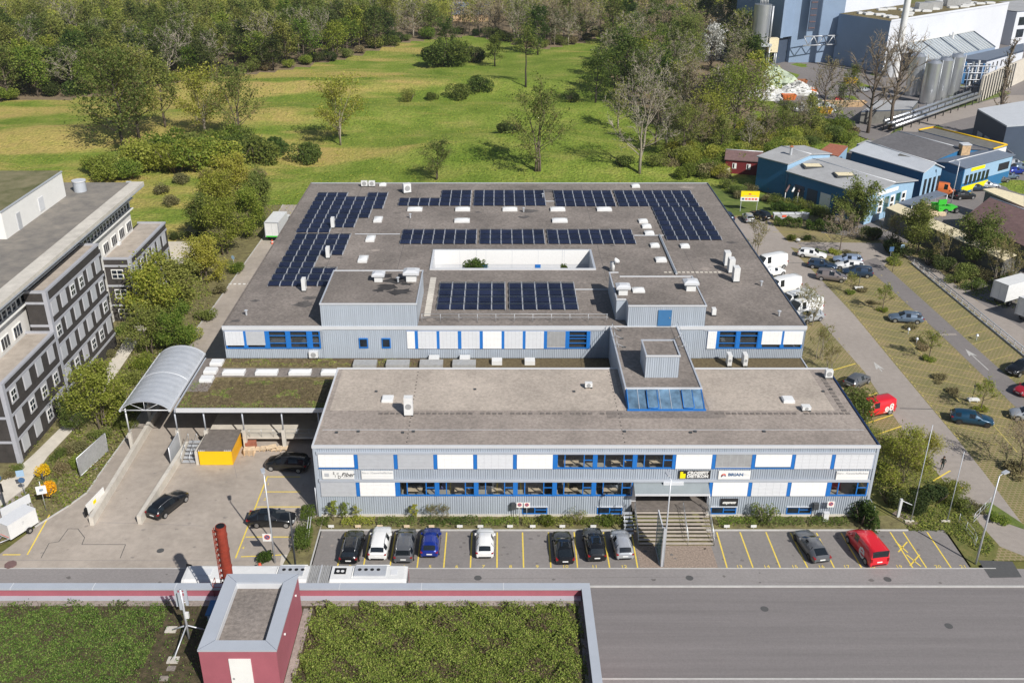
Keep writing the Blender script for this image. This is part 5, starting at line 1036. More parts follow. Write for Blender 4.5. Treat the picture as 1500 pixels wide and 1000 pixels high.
# antenna mast on the roof
ax, ay = P(277,935,GZ); am = thing('antenna_mast', 'grey tripod mobile phone mast with white panel antennas on the planted roof', 'antenna', (ax,ay,GZ))
m_ = MB(); m_.tube([(ax,ay,GZ),(ax,ay,GZ+4.6)],0.09,'galv',8); m_.build('mast', am)
for dx, dy in ((-1.6,0.9),(1.7,0.7),(-0.5,-2.2)):
    m_ = MB(); m_.tube([(ax,ay,GZ+1.3),(ax+dx,ay+dy,GZ)],0.06,'galv',5); m_.box(ax+dx-0.4,ax+dx+0.4,ay+dy-0.3,ay+dy+0.3,GZ,GZ+0.12,'concrete'); m_.build('leg', am)
for dx, dy in ((-0.35,0.0),(0.3,0.1),(0.0,-0.35)):
    m_ = MB(); m_.box(ax+dx-0.10,ax+dx+0.10,ay+dy-0.06,ay+dy+0.06,GZ+3.1,GZ+4.6,'trim_grey'); m_.tube([(ax,ay,GZ+3.4),(ax+dx,ay+dy,GZ+3.4)],0.04,'galv',4); m_.tube([(ax,ay,GZ+4.3),(ax+dx,ay+dy,GZ+4.3)],0.04,'galv',4); m_.build('panel_antenna', am)
m_ = MB(); m_.box(ax+0.05,ax+0.3,ay-0.1,ay+0.1,GZ+2.0,GZ+2.5,'white_metal'); m_.tube([(ax,ay,GZ+1.9),(ax-0.3,ay,GZ+0.4),(ax-0.7,ay-2.5,GZ+0.05)],0.05,'black',5); m_.build('cabling', am)
m_ = MB(); rg = random.Random(6)
for k in range(6): m_.box(ax-0.4-0.42*k*0.5-0.3,ax-0.4-0.42*k*0.5+0.3,ay-3.2-k*0.95,ay-2.75-k*0.95,GZ-0.02,GZ+0.06,'roof_gravel_light')
solo('stepping_slabs', m_, 'row of pale stepping slabs leading to the phone mast', 'paving slab', (ax-1,ay-4,GZ))
# ---------------------------------------------------------------- articulated bus in the street
def build_bus():
    bx0, bx1, by0, by1 = -27.7, -8.05, 65.8, 68.4; z0 = -0.1
    b = thing('articulated_bus', 'white articulated city bus with grey bellows on the street behind the red parapet', 'bus', ((bx0+bx1)/2, 67.1, z0))
    def section(xa, xb, capa, capb):
        m_ = MB(); n_ = 10
        prof = [(by0+0.02,z0+0.35),(by0,z0+1.2),(by0+0.06,z0+2.6),(by0+0.18,z0+3.0),(by0+0.42,z0+3.14),(by1-0.42,z0+3.14),(by1-0.18,z0+3.0),(by1-0.06,z0+2.6),(by1,z0+1.2),(by1-0.02,z0+0.35)]
        xs = [xa, xa+0.25*capa+0.02, xb-0.25*capb-0.02, xb]; sc = [1-0.03*capa, 1, 1, 1-0.03*capb]; cy = (by0+by1)/2
        vs = [(x, cy+(y-cy)*s_, z if s_ == 1 else z0+(z-z0)*0.985) for x, s_ in zip(xs, sc) for y, z in prof]; fs = [(j*n_+i, j*n_+(i+1)%n_, (j+1)*n_+(i+1)%n_, (j+1)*n_+i) for j in range(3) for i in range(n_)]
        fs += [tuple(range(n_-1,-1,-1)), tuple(range(3*n_, 4*n_))]; m_.add(vs, fs, 'white_metal', False); return m_
    o = section(bx0, -16.75, 1, 0).build('front_body', b); section(-14.75, bx1, 0, 1).build('rear_body', b)
    m_ = MB(); n_ = 14
    for k in range(n_): x = -16.75+2.0*k/n_; m_.box(x+0.015,x+2.0/n_-0.015,by0+0.1+0.05*(k%2),by1-0.1-0.05*(k%2),z0+0.4,z0+3.0-0.05*(k%2),'skylight_grey')
    m_.box(-15.8,-15.7,by0+0.08,by1-0.08,z0+0.4,z0+3.04,'blind_grey'); m_.build('bellows', b)
    m_ = MB(); m_.box(bx0+0.6,-16.9,by0-0.01,by1+0.01,z0+1.25,z0+2.5,'car_glass'); m_.box(-14.6,bx1-0.6,by0-0.01,by1+0.01,z0+1.25,z0+2.5,'car_glass'); m_.box(bx0-0.015,bx0+0.05,by0+0.25,by1-0.25,z0+1.1,z0+2.7,'car_glass'); m_.box(bx1-0.05,bx1+0.015,by0+0.35,by1-0.35,z0+1.5,z0+2.6,'car_glass'); m_.build('windows', b)
    for (xa, xb) in ((-19.4,-17.2),(-12.7,-9.9)):
        m_ = MB(); m_.box(xa,xb,by0+0.75,by1-0.45,z0+3.14,z0+3.27,'galv'); a_ = m_.build('roof_unit', b); m_ = MB()
        for k in range(4): m_.cyl(xa+0.45+k*0.55,(by0+by1)/2+0.25,z0+3.27,z0+3.29,0.17,'black',12)
        m_.build('fans', a_, world_loc(a_))
        m_ = MB(); m_.tube([(xa-0.15,by0+0.55,z0+3.17),(xa-0.15,by1-0.6,z0+3.17),(xa+0.1,by1-0.32,z0+3.17),(xb+0.25,by1-0.32,z0+3.17)],0.05,'white_metal',5); m_.build('roof_cowl', b)
    m_ = MB(); m_.box(-14.45,-13.45,by0+1.1,by1-0.75,z0+3.14,z0+3.22,'black'); m_.cyl(-14.15,by1-1.2,z0+3.22,z0+3.24,0.15,'white_metal',10); m_.cyl(-13.75,by1-1.2,z0+3.22,z0+3.24,0.15,'white_metal',10); m_.build('roof_hatch', b)
    m_ = MB(); m_.box(-9.5,-8.9,by0+1.0,by1-0.9,z0+3.14,z0+3.17,'blind_light'); m_.box(bx0+1.0,bx0+2.4,by0+0.9,by1-0.8,z0+3.14,z0+3.18,'blind_light'); m_.build('roof_hatch', b)
    for x in (bx0+2.6, -18.2, -10.4):
        for y in (by0+0.12, by1-0.12):
            m_ = MB(); m_.T = Matrix.Translation((x,y,z0+0.48)) @ Matrix.Rotation(R(90),4,'X'); m_.cyl(0,0,-0.15,0.15,0.48,'tyre',16); w2 = m_.build('wheel', b); m_ = MB(); m_.T = Matrix.Translation((x,y,z0+0.48)) @ Matrix.Rotation(R(90),4,'X'); m_.cyl(0,0,-0.16,0.16,0.28,'rim',12); m_.build('rim', w2, world_loc(w2))
    m_ = MB(); m_.box(bx1-0.06,bx1+0.02,by0+0.05,by0+0.2,z0+0.9,z0+2.6,'red_lamp'); m_.box(bx1-0.06,bx1+0.02,by1-0.2,by1-0.05,z0+0.9,z0+2.6,'red_lamp'); m_.build('tail_lamps', b)
    for y in (by0-0.05, by1+0.05):
        m_ = MB(); m_.tube([(bx0+0.2,y,z0+2.85),(bx0-0.3,y+(0.25 if y > 67 else -0.25),z0+2.75),(bx0-0.35,y+(0.25 if y > 67 else -0.25),z0+2.2)],0.08,'black',5); m_.build('mirror', b)
build_bus()
# ================================================================ EAST: workshops, sheds, factory
def gable(t, pts4, zb, zeave, zridge, wallm, roofm, ridge_axis=0, eave=0.4, frontm=None):
    """box with low gable roof; pts4 = corners a,b,c,d; ridge joins the middles of ab and cd (axis 0) or bc and da"""
    a, b, c, d = [Vector((p[0], p[1], 0)) for p in pts4]
    if ridge_axis: a, b, c, d = b, c, d, a
    m1 = (a+b)/2; m2 = (c+d)/2; Z = lambda v, z: (v.x, v.y, z)
    w_ = MB(); w_.add([Z(a,zb),Z(b,zb),Z(c,zb),Z(d,zb),Z(a,zeave),Z(b,zeave),Z(c,zeave),Z(d,zeave),Z(m1,zridge),Z(m2,zridge)],[(1,2,6,5),(3,0,4,7)],wallm)
    w_.add([Z(a,zb),Z(b,zb),Z(c,zb),Z(d,zb),Z(a,zeave),Z(b,zeave),Z(c,zeave),Z(d,zeave),Z(m1,zridge),Z(m2,zridge)],[(0,1,5,8,4),(2,3,7,9,6)],frontm or wallm); w_.build('wall', t)
    def out(v, o, k=eave): dd = (v-o); return v+dd.normalized()*k
    A, B, C_, D = a+(a-b).normalized()*eave+(a-d).normalized()*eave, b+(b-a).normalized()*eave+(b-c).normalized()*eave, c+(c-d).normalized()*eave+(c-b).normalized()*eave, d+(d-c).normalized()*eave+(d-a).normalized()*eave
    N1, N2 = m1+(m1-m2).normalized()*eave, m2+(m2-m1).normalized()*eave
    r_ = MB(); th = 0.18
    for (p, q, n1, n2) in ((A,D,N1,N2),(B,C_,N1,N2)):
        r_.add([Z(p,zeave+0.02),Z(q,zeave+0.02),Z(n2,zridge+0.06),Z(n1,zridge+0.06),Z(p,zeave+0.02+th),Z(q,zeave+0.02+th),Z(n2,zridge+0.06+th),Z(n1,zridge+0.06+th)],[(4,5,6,7),(0,3,2,1),(0,1,5,4),(3,7,6,2),(1,2,6,5),(0,4,7,3)],roofm)
    r_.tube([Z(N1,zridge+0.24),Z(N2,zridge+0.24)],0.12,'trim',4)
    return r_.build('roof', t)
# near blue workshop: west block + long hall
z = 5.6
A_ = P(1205,262,0); 
n0, n1, n2, n3 = P(1156,252,z), P(1272,287,z), P(1340,265,z), P(1222,231,z)
bw = thing('blue_workshop', 'long blue workshop with pale grey low pitched roof and pale gable nearest the car park', 'workshop', ((n0[0]+n2[0])/2,(n0[1]+n2[1])/2,0))
rf2 = gable(bw, [n1, n2, n3, n0], 0, z, z+1.0, 'blue_shed', 'shed_roof', 0, 0.5, 'blue_shed_pale')
def on_wall(a, b, s, z0, z1, w_, m, t, name, off=0.06):
    a = Vector((a[0],a[1],0)); b = Vector((b[0],b[1],0)); d = (b-a).normalized(); nn = Vector((d.y,-d.x,0)); p = a+d*s
    m_ = MB(); vs = []
    for k, q in ((0.01,0),(off,0)):
        for dd, zz in ((0,z0),(w_,z0),(w_,z1),(0,z1)): v = p+d*dd+nn*k; vs.append((v.x,v.y,zz))
    m_.add(vs, [(4,5,6,7),(0,3,2,1),(0,1,5,4),(1,2,6,5),(2,3,7,6),(3,0,4,7)], m); return m_.build(name, t)
L_ = (Vector(n2)-Vector(n1)).length
for k in range(6):
    o = on_wall(n1,n2,2.0+k*(L_-4)/6,1.3,4.2,(L_-5)/6*0.85,'glass_green' if k % 2 == 0 else 'office_white',bw,'window')
    if k % 2: 
        for j in range(2): on_wall(n1,n2,2.0+k*(L_-4)/6+0.2,1.6+j*1.3,2.5+j*1.3,(L_-5)/6*0.5,'car_glass',bw,'pane',0.09)
on_wall(n1,n2,3.0,4.9,5.6,L_*0.45,'office_white',bw,'name_board')
L2 = (Vector(n1)-Vector(n0)).length
for k in range(5): on_wall(n0,n1,L2*0.1+k*L2*0.17,0.6,3.6,L2*0.13,'factory_dark' if k != 2 else 'office_white',bw,'window')
for u, v in ((1190,243),(1237,256)):
    x, y = P(u, v, z+0.9); m_ = MB(); m_.box(x-1.9,x+1.9,y-1.4,y+1.4,z+0.6,z+1.05,'dark_metal'); m_.box(x-1.6,x+1.6,y-1.1,y+1.1,z+1.051,z+1.1,'timber_cream'); m_.build('rooflight', rf2, world_loc(rf2))
q0, q1, q2, q3 = P(1111,230,6.8), P(1154,241,6.8), P(1216,226,6.8), P(1178,215,6.8)
bw2 = thing('blue_workshop', 'taller blue workshop block with rust stained roof and flue next to the red hut', 'workshop', (q0[0]+4,q0[1],0))
rf3 = gable(bw2, [q1, q2, q3, q0], 0, 6.8, 7.7, 'blue_shed', 'shed_roof', 0, 0.3, 'blue_shed_pale')
x, y = P(1158,228,7.4); m_ = MB(); m_.cyl(x,y,7.0,9.2,0.28,'galv',8); m_.cyl(x,y,9.2,9.5,0.5,'rust',8,r2=0.15); m_.build('flue', rf3, world_loc(rf3))
m_ = MB(); rr_ = random.Random(3)
for k in range(5): m_.add([(x-1.5-k*0.3,y-0.5+0.4*k-1.2,7.62-0.02*k),(x+0.5,y-0.4-1.2,7.66+0.001*k),(x+0.4,y+0.3-1.2,7.68+0.001*k)],[(0,1,2)],'rust')
# awning poles in front
aw = thing('striped_awning', 'brown and white slatted awning on the blue workshop wall', 'awning', (*P(1180,290,0),0)); ax_, ay_ = P(1178,277,2.8); m_ = MB()
for k in range(7): m_.tube([(ax_-4+k*1.25,ay_-1.4,2.7),(ax_-2.5+k*1.25,ay_+1.6,3.2)],0.22,'white_metal' if k % 2 else 'tile_brown',4)
m_.build('slats', aw); m_ = MB()
for k in range(4): m_.tube([(ax_-4+k*2.5,ay_-1.3,0),(ax_-4+k*2.5,ay_-1.3,2.7)],0.08,'white_metal',4)
m_.build('posts', aw)
# red hut
h0 = P(1093,252,0); rhut = thing('red_hut', 'small dark red wooden hut with white windows left of the blue workshop', 'hut', (h0[0]-2,h0[1],0))
m_ = MB(); gable(rhut, [(h0[0]-5,h0[1]-1),(h0[0]+2.2,h0[1]-3),(h0[0]+3.6,h0[1]+3),(h0[0]-3.4,h0[1]+5)], 0, 3.0, 4.3, 'red_hut', 'tile_brown', 1, 0.3)
for s in (1.5,4.5): o = on_wall((h0[0]-5,h0[1]-1),(h0[0]+2.2,h0[1]-3),s,1.2,2.4,0.9,'office_white',rhut,'window'); on_wall((h0[0]-5,h0[1]-1),(h0[0]+2.2,h0[1]-3),s+0.12,1.3,2.3,0.3,'car_glass',rhut,'pane',0.08)
m_ = MB(); a_ = P(1052,249,1); m_.prism([P(1048,251,1),P(1066,245,1),P(1072,247,1),P(1054,254,1)],0,1.4,'concrete_light'); solo('concrete_slab', m_, 'pale flat concrete slab roof in the bushes left of the red hut', 'slab', (a_[0],a_[1],0))
# second blue hall (behind) with white roof
z = 6.0
s0, s1, s2, s3 = P(1248,222,z), P(1353,253,z), P(1380,246,z), P(1290,215,z)
bh = thing('blue_hall', 'blue hall with pale roof and long roof light in the middle of the workshops', 'workshop', ((s0[0]+s2[0])/2,(s0[1]+s2[1])/2,0))
rfb = gable(bh, [s1, s2, s3, s0], 0, z, z+1.3, 'blue_shed', 'shed_roof_pale', 0, 0.4, 'blue_shed_pale')
for k in range(4): on_wall(s1,s2,0.8+k*1.5,1.0,4.5,0.8,'car_glass',bh,'window')
x, y = P(1337,236,z+1.0); m_ = MB(); a_ = Vector(P(1317,229,z+0.9)); b_ = Vector(P(1355,242,z+0.5)); m_.tube([(a_.x,a_.y,z+0.95),(b_.x,b_.y,z+0.65)],0.55,'grey_board',4,False); m_.build('rooflight', rfb, world_loc(rfb))
# big dark roofed hall behind
z = 5.5
d0, d1, d2, d3 = P(1272,212,z), P(1362,238,z), P(1447,220,z), P(1355,196,z)
dh = thing('dark_roof_hall', 'wide workshop hall with dark felt roof and brick chimney', 'workshop', ((d0[0]+d2[0])/2,(d0[1]+d2[1])/2,0))
rfd = gable(dh, [d1, d2, d3, d0], 0, z, z+1.5, 'blue_shed', 'shed_roof_dark', 0, 0.3)
x, y = P(1411,226,z+0.5); m_ = MB(); m_.box(x-0.9,x+0.9,y-0.9,y+0.9,z,z+2.6,'wood'); m_.box(x-1.0,x+1.0,y-1.0,y+1.0,z+2.6,z+2.8,'trim'); m_.build('chimney', rfd, world_loc(rfd))
# front blue wing with blue grey roof and yellow banner
z = 5.6
e0, e1, e2, e3 = P(1367,238,z), P(1413,247,z), P(1484,228,z), P(1436,222,z)
ew = thing('blue_wing', 'blue workshop wing with yellow signs beside the parked cars', 'workshop', ((e0[0]+e2[0])/2,(e0[1]+e2[1])/2,0))
rfe = gable(ew, [e1, e2, e3, e0], 0, z, z+0.5, 'blue_shed', 'shed_roof_blue', 1, 0.3)
L_ = (Vector(e2)-Vector(e1)).length
on_wall(e1,e2,0.2,2.4,5.4,L_-0.4,'blue_shed_pale',ew,'upper_wall',0.05); on_wall(e1,e2,2.5,4.6,5.3,5,'ink_yellow',ew,'banner',0.1)
for k in range(6): on_wall(e1,e2,1.0+k*1.5,2.0,4.0,1.0,'car_glass',ew,'window',0.09)
on_wall(e1,e2,0.3,0.6,1.7,9.5,'ink_yellow',ew,'banner',0.12); on_wall(e1,e2,L_*0.72,3.0,4.6,4,'car_glass',ew,'window',0.09)
# dark hall with yellow rim
z = 6.0
g0, g1, g2, g3 = P(1346,191,z), P(1455,219,z), P(1475,213,z), P(1367,187,z)
yh = thing('yellow_rim_hall', 'narrow dark roofed hall with bright yellow roof rim', 'workshop', ((g0[0]+g2[0])/2,(g0[1]+g2[1])/2,0))
m_ = MB(); m_.prism([g0,g1,g2,g3],0,z,'factory_side','grey_board'); m_.build('wall', yh); m_ = MB()
for a, b in ((g1,g2),(g2,g3),(g3,g0)): m_.tube([(*a,z+0.1),(*b,z+0.1)],0.22,'yellow_wall',4)
m_.build('roof_rim', yh); m_ = MB(); on_wall(g1,g2,0.1,0.5,z-0.3,(Vector(g2)-Vector(g1)).length-0.2,'office_white',yh,'end_wall')
# small sheds behind
for (L, zz, m1_, lab) in ((((1199,222),(1228,229),(1242,214),(1216,210)),4.2,'tile_red','low shed with red striped roof behind the near blue workshop'),(((1255,211),(1287,219),(1305,212),(1270,205)),4.0,'shed_roof','low shed with grey roof between the two blue halls'),(((1300,206),(1330,213),(1340,209),(1308,203)),3.0,'yellow_side','tiny shed with ochre roof behind the dark hall')):
    pts = [P(u,v,zz) for u,v in L]; t = thing('shed', lab, 'shed', (pts[0][0],pts[0][1],0)); m_ = MB(); m_.prism(pts,0,zz-0.2,'blue_shed_pale'); m_.build('wall', t); m_ = MB(); m_.prism(pts,zz-0.2,zz,m1_); m_.build('roof', t)
# timber wall building along the car park and yards
t0, t1 = P(1298,306,3.2), P(1470,383,3.2); lw = thing('long_shed', 'long low grey board shed with cream plank roof behind the car park trees', 'shed', ((t0[0]+t1[0])/2,(t0[1]+t1[1])/2,0))
dd = (Vector(t1)-Vector(t0)).normalized(); nn = Vector((-dd.y,dd.x))*2.4
m_ = MB(); m_.prism([t0,t1,(t1[0]+nn.x,t1[1]+nn.y),(t0[0]+nn.x,t0[1]+nn.y)],0,3.3,'grey_board'); m_.build('wall', lw)
m_ = MB(); m_.add([(t0[0],t0[1],3.32),(t1[0],t1[1],3.32),(t1[0]+nn.x,t1[1]+nn.y,3.9),(t0[0]+nn.x,t0[1]+nn.y,3.9),(t0[0],t0[1],3.45),(t1[0],t1[1],3.45),(t1[0]+nn.x,t1[1]+nn.y,4.05),(t0[0]+nn.x,t0[1]+nn.y,4.05)],[(4,5,6,7),(0,1,5,4),(1,2,6,5),(2,3,7,6),(3,0,4,7)],'timber_cream'); m_.build('roof', lw)
cp = thing('carport', 'flat grey carport roof on posts next to the blue workshop gable', 'carport', (*P(1350,300,0),0)); z = 3.6; pts = [P(1314,297,z),P(1336,300,z),P(1388,284,z),P(1372,279,z)]; m_ = MB(); m_.prism(pts,z-0.2,z,'shed_roof_blue'); m_.build('roof', cp)
for p in pts: m_ = MB(); m_.tube([(p[0],p[1],0),(p[0],p[1],z-0.2)],0.09,'galv',5); m_.build('post', cp)
for (L, z1_, z2_, rm, lab) in ((((1440,277),(1500,303),(1500,287),(1457,275)),5.2,5.2,'timber_cream','flat cream roofed shelter at the east picture edge'),(((1443,305),(1478,312),(1490,300),(1458,298)),3.4,3.4,'tile_red','small red roofed lean to below the cream shelter')):
    pts = [P(u,v,z1_) for u,v in L]; t = thing('shelter', lab, 'shelter', (pts[0][0],pts[0][1],0)); m_ = MB(); m_.prism(pts,z1_-0.25,z1_,rm); m_.build('roof', t); m_ = MB()
    c_ = Vector((sum(p[0] for p in pts)/4,sum(p[1] for p in pts)/4)); m_.prism([tuple(Vector(p).lerp(c_,0.12)) for p in pts],0,z1_-0.25,'grey_board'); m_.build('wall', t)
pts = [P(1417,318,4),P(1540,375,4),P(1580,330,4),P(1480,300,4)]; bt = thing('brown_roof_barn', 'barn with wide brown tiled roof at the east picture edge', 'barn', (pts[0][0]+15,pts[0][1],0)); gable(bt, pts, 0, 3.6, 6.2, 'grey_board', 'tile_brown', 1, 0.5)
pts = [P(1432,160,8.5),P(1475,185,8.5),P(1620,175,8.5),P(1560,138,8.5)]; bs = thing('grey_warehouse', 'big grey blue warehouse with flat roof beyond the poplar', 'building', (pts[0][0]+25,pts[0][1],0)); m_ = MB(); m_.prism(pts,0,8.3,'factory_dark'); m_.build('wall', bs); m_ = MB(); m_.prism(pts,8.3,8.6,'trim_grey','shed_roof_pale'); m_.build('roof', bs)
m_ = MB()
for k in range(5): on_wall(pts[0],pts[1],3+k*4.5,2.5,4.0,3,'blind_grey',bs,'window',0.1)
# ---------------------------------------------------------------- factory
def hall_block(name, lab, L, zt, wallm, roofm, parts=None, z0=0):
    pts = [P(u,v,zt) if len(q) == 2 else q for q in L for (u,v) in [q[:2]]] if isinstance(L[0][0], int) else L
    t = thing(name, lab, 'factory', (pts[0][0],pts[0][1],0)); m_ = MB(); m_.prism(pts,z0,zt-0.6,wallm); m_.build('wall', t); m_ = MB()
    m_.prism(pts,zt-0.6,zt-0.3,'factory_dark',roofm); m_.build('roof', t)
    return t, pts
K = Vector((127.9,325.7)); K2 = Vector((117.5,345.5)); K3 = Vector((191.0,377.0)); K4 = K3+(K2-K)
FZ2 = 17.0
t, _ = hall_block('factory_hall', 'long white factory hall with planted roof, skylights and blue grey gable', [tuple(K),tuple(K3),tuple(K4),tuple(K2)], FZ2, 'factory_white', 'moss')
on_wall(tuple(K2),tuple(K),0.0,0.1,FZ2-0.3,(K-K2).length,'factory_side',t,'gable_cladding',0.1)
on_wall(tuple(K),tuple(K3),0.0,FZ2-0.6,FZ2+0.1,(K3-K).length,'factory_white',t,'parapet',0.15)
rg = random.Random(5)
for k in range(34):
    s_, q_ = rg.uniform(0.08,0.92), rg.uniform(0.15,0.85); p = K.lerp(K3,s_)+(K2-K)*q_; m_ = MB(); m_.box(p.x-1.6,p.x+1.6,p.y-1.1,p.y+1.1,FZ2-0.3,FZ2+0.3,'white_metal'); m_.build('skylight', t)
for s_ in (0.42,0.5,0.66,0.75): p = K.lerp(K3,s_)+(K2-K)*0.4; m_ = MB(); m_.box(p.x-2.5,p.x+2.5,p.y-2,p.y+2,FZ2-0.3,FZ2+2.2,'skylight_grey'); m_.build('roof_plant', t)
for s_ in (0.12,0.50): p = K.lerp(K3,s_); m_ = MB(); m_.cyl(p.x+0.8,p.y-1.2,6.5,10.0,0.4,'white_metal',8); m_.box(p.x-0.5,p.x+2,p.y-1.9,p.y-0.6,6.0,6.5,'galv'); m_.build('wall_vent', t)
# tall rear factory blocks (tops lie above the picture)
B1 = Vector((97.0,342.5)); B2 = Vector((91.0,354.0)); d_e = (K3-K).normalized(); d_n = (K2-K).normalized()
t, pts = hall_block('factory_tower', 'huge blue grey factory block with a dark vertical stair slot behind the steel tank', [tuple(B1),tuple(B1+d_e*30),tuple(B1+d_e*30+d_n*14),tuple(B1+d_n*14)], 42, 'factory_side', 'shed_roof', z0=9)
m_ = MB(); m_.prism([tuple(B1+d_e*1.5+d_n*1.5),tuple(B1+d_e*29+d_n*1.5),tuple(B1+d_e*29+d_n*12),tuple(B1+d_e*1.5+d_n*12)],0,9,'factory_dark'); m_.build('undercroft', t)
t2, pts = hall_block('factory_tower', 'blue grey middle factory block recessed between the tower and the white hall', [tuple(B1+d_e*7),tuple(K2+d_e*3),tuple(K2+d_e*3+d_n*30),tuple(B1+d_e*7+d_n*30)], 40, 'factory_side', 'shed_roof')
bm = B1+d_n*0-Vector((0,0))
m_ = MB(); a = tuple(K2+d_e*2); 
q = B1.lerp(K2, 0.55); 
# stair slot, truss bridge
sl_ = P(1206,60,0)
m_ = MB()
f0 = Vector((B1.x,B1.y)); f1 = Vector((K2.x+3*d_e.x,K2.y+3*d_e.y)); fd = (f1-f0).normalized(); fn = Vector((fd.y,-fd.x))
def slab(s0_, s1_, z0_, z1_, m, off, w2=0.3):
    a = f0+fd*s0_+fn*off; b = f0+fd*s1_+fn*off; c = b+fn*w2; d = a+fn*w2; m_.prism([tuple(a),tuple(d),tuple(c),tuple(b)][::-1],z0_,z1_,m)
slab(0,1.0,9,42,'factory_side',0.2)
m_.build('corner_panel', t2)
m_ = MB(); LN = (f1-f0).length
slab(LN*0.42,LN*0.42+2.6,11,42,'factory_dark',0.6); slab(LN*0.46,LN*0.98,27,30,'factory_dark',0.6); m_.build('stair_slot', t2)
m_ = MB()
for k in range(14): slab(LN*0.42+0.2,LN*0.42+2.4,12+k*2.1,12.3+k*2.1,'tile_brown',0.95,0.1)
m_.build('slot_louvres', t2)
m_ = MB()
for zz in (6.5,9.5): a = f0+fd*LN*0.35+fn*2; b = f0+fd*LN*0.98+fn*2; m_.tube([(a.x,a.y,zz),(b.x,b.y,zz)],0.22,'galv',4)
for k in range(8):
    a = f0+fd*LN*(0.35+0.63*k/8)+fn*2; b = f0+fd*LN*(0.35+0.63*(k+1)/8)+fn*2; m_.tube([(a.x,a.y,6.5 if k%2 else 9.5),(b.x,b.y,9.5 if k%2 else 6.5)],0.16,'galv',4)
m_.build('truss_bridge', t2)
w0 = K2+d_n*12+d_e*2; hall_block('factory_block', 'white upper factory block with pipes behind the planted hall roof', [tuple(w0),tuple(w0+d_e*60),tuple(w0+d_e*60+d_n*40),tuple(w0+d_n*40)], 30, 'factory_white', 'shed_roof')
# glass lean-to, low annexes
g0 = K+d_e*10; fn2 = Vector((d_e.y,-d_e.x)); gp = [g0, g0+d_e*48]; t = thing('glass_lean_to', 'long sloping glass lean to roof along the white factory hall', 'greenhouse', (g0.x,g0.y,0))
m_ = MB(); a, b = gp; a2 = a+fn2*9; b2 = b+fn2*9; m_.add([(a2.x,a2.y,4),(b2.x,b2.y,4),(b.x,b.y,8.5),(a.x,a.y,8.5)],[(0,1,2,3)],'factory_glass'); m_.add([(a2.x,a2.y,0),(b2.x,b2.y,0),(b2.x,b2.y,4),(a2.x,a2.y,4)],[(0,1,2,3)],'factory_side'); m_.build('glazing', t); m_ = MB()
for k in range(25): p = a.lerp(b,k/24); p2 = p+fn2*9; m_.tube([(p.x,p.y,8.6),(p2.x,p2.y,4.1)],0.10 if k % 6 else 0.22,'white_metal' if k % 6 else 'factory_dark',4)
m_.tube([(a.x,a.y,8.7),(b.x,b.y,8.7)],0.3,'white_metal',4); m_.build('bars', t)
pts = [P(1400,84,8.5),P(1445,87,8.5),P(1500,72,8.5),P(1500,62,8.5)]; t, _ = hall_block('dark_annex', 'dark blue flat roofed annex raised beside the steel silos', pts, 8.5, 'factory_dark', 'shed_roof_blue', z0=3); on_wall(pts[1],pts[2],0.3,3.4,7.6,(Vector(pts[2])-Vector(pts[1])).length-0.6,'factory_white',t,'side_panel',0.15)
for k in range(6): on_wall(pts[1],pts[2],2+k*3.2,5.2,7.0,0.8,'car_glass',t,'window',0.2)
m_ = MB(); m_.prism([tuple(Vector(p)+Vector((2,2))) for p in pts],0,3,'factory_dark'); m_.build('undercroft', t)
pts = [(199.0,385.0),(262.0,415.0),(250.0,440.0),(188.0,408.0)]; t, _ = hall_block('factory_office', 'white far factory office wing with rows of windows at the right edge', pts, 13, 'factory_white', 'shed_roof')
for r_ in range(2):
    for k in range(9): on_wall(pts[0],pts[1],2+k*6,3+r_*4.5,6+r_*4.5,4,'glass_dark',t,'window',0.15)
# chimney stack
x, y = P(1310,113,0); ch = thing('white_chimney', 'slim white steel chimney in front of the white factory hall', 'chimney', (x,y,0)); m_ = MB(); m_.cyl(x,y,0,48,1.1,'white_metal',14,r2=0.95); m_.build('stack', ch); m_ = MB(); m_.cyl(x-2.2,y,0,8,1.4,'galv',10); m_.tube([(x-2.2,y,8),(x-1.2,y,10.5),(x,y,11)],0.9,'galv',8); m_.build('filter_duct', ch)
for k, (u, v) in enumerate(((1335,140),(1357,152),(1374,147),(1391,141))):
    x, y = P(u, v, 0); t = thing('steel_silo', ('shiny steel silo leftmost and rearmost of the four by the chimney','shiny steel silo, the front one of the four','shiny steel silo, third from the chimney','shiny steel silo rightmost of the four, beside the pipe frame')[k], 'silo', (x,y,0), 0, 'steel silos in front of the factory')
    m_ = MB(); m_.cyl(x,y,0.5,11.5,2.15,'silver',20,cap=False); m_.cyl(x,y,11.5,12.2,2.15,'silver',20,r2=1.4,cap=False); m_.cyl(x,y,12.2,12.5,1.4,'silver',20,r2=0.2); m_.build('shell', t); m_ = MB()
    for a in range(10): m_.tube([(x+1.3*math.cos(a*.628),y+1.3*math.sin(a*.628),12.2),(x+1.3*math.cos(a*.628),y+1.3*math.sin(a*.628),13.3)],0.05,'galv',4)
    m_.tube([(x+2.3,y-0.4,0),(x+2.3,y-0.4,12.2)],0.12,'galv',4); m_.cyl(x,y,0,0.5,2.0,'galv',12); m_.build('railing', t)
x, y = P(1108,98,0); t = thing('steel_tank', 'upright shiny steel tank on a platform beside the blue factory tower', 'tank', (x,y,0)); m_ = MB(); m_.cyl(x,y,8,20.5,2.9,'silver',20); m_.build('shell', t); m_ = MB(); m_.box(x-5.0,x+3.5,y-3.5,y+3.5,7.2,8,'galv')
for a in ((-4.5,-3),(3,-3),(-4.5,3),(3,3)): m_.tube([(x+a[0],y+a[1],0),(x+a[0],y+a[1],7.2)],0.3,'galv',4)
for k in range(6): m_.tube([(x-1+k*0.5,y,20.5),(x-1+k*0.5,y,22.5)],0.12,'white_metal',4)
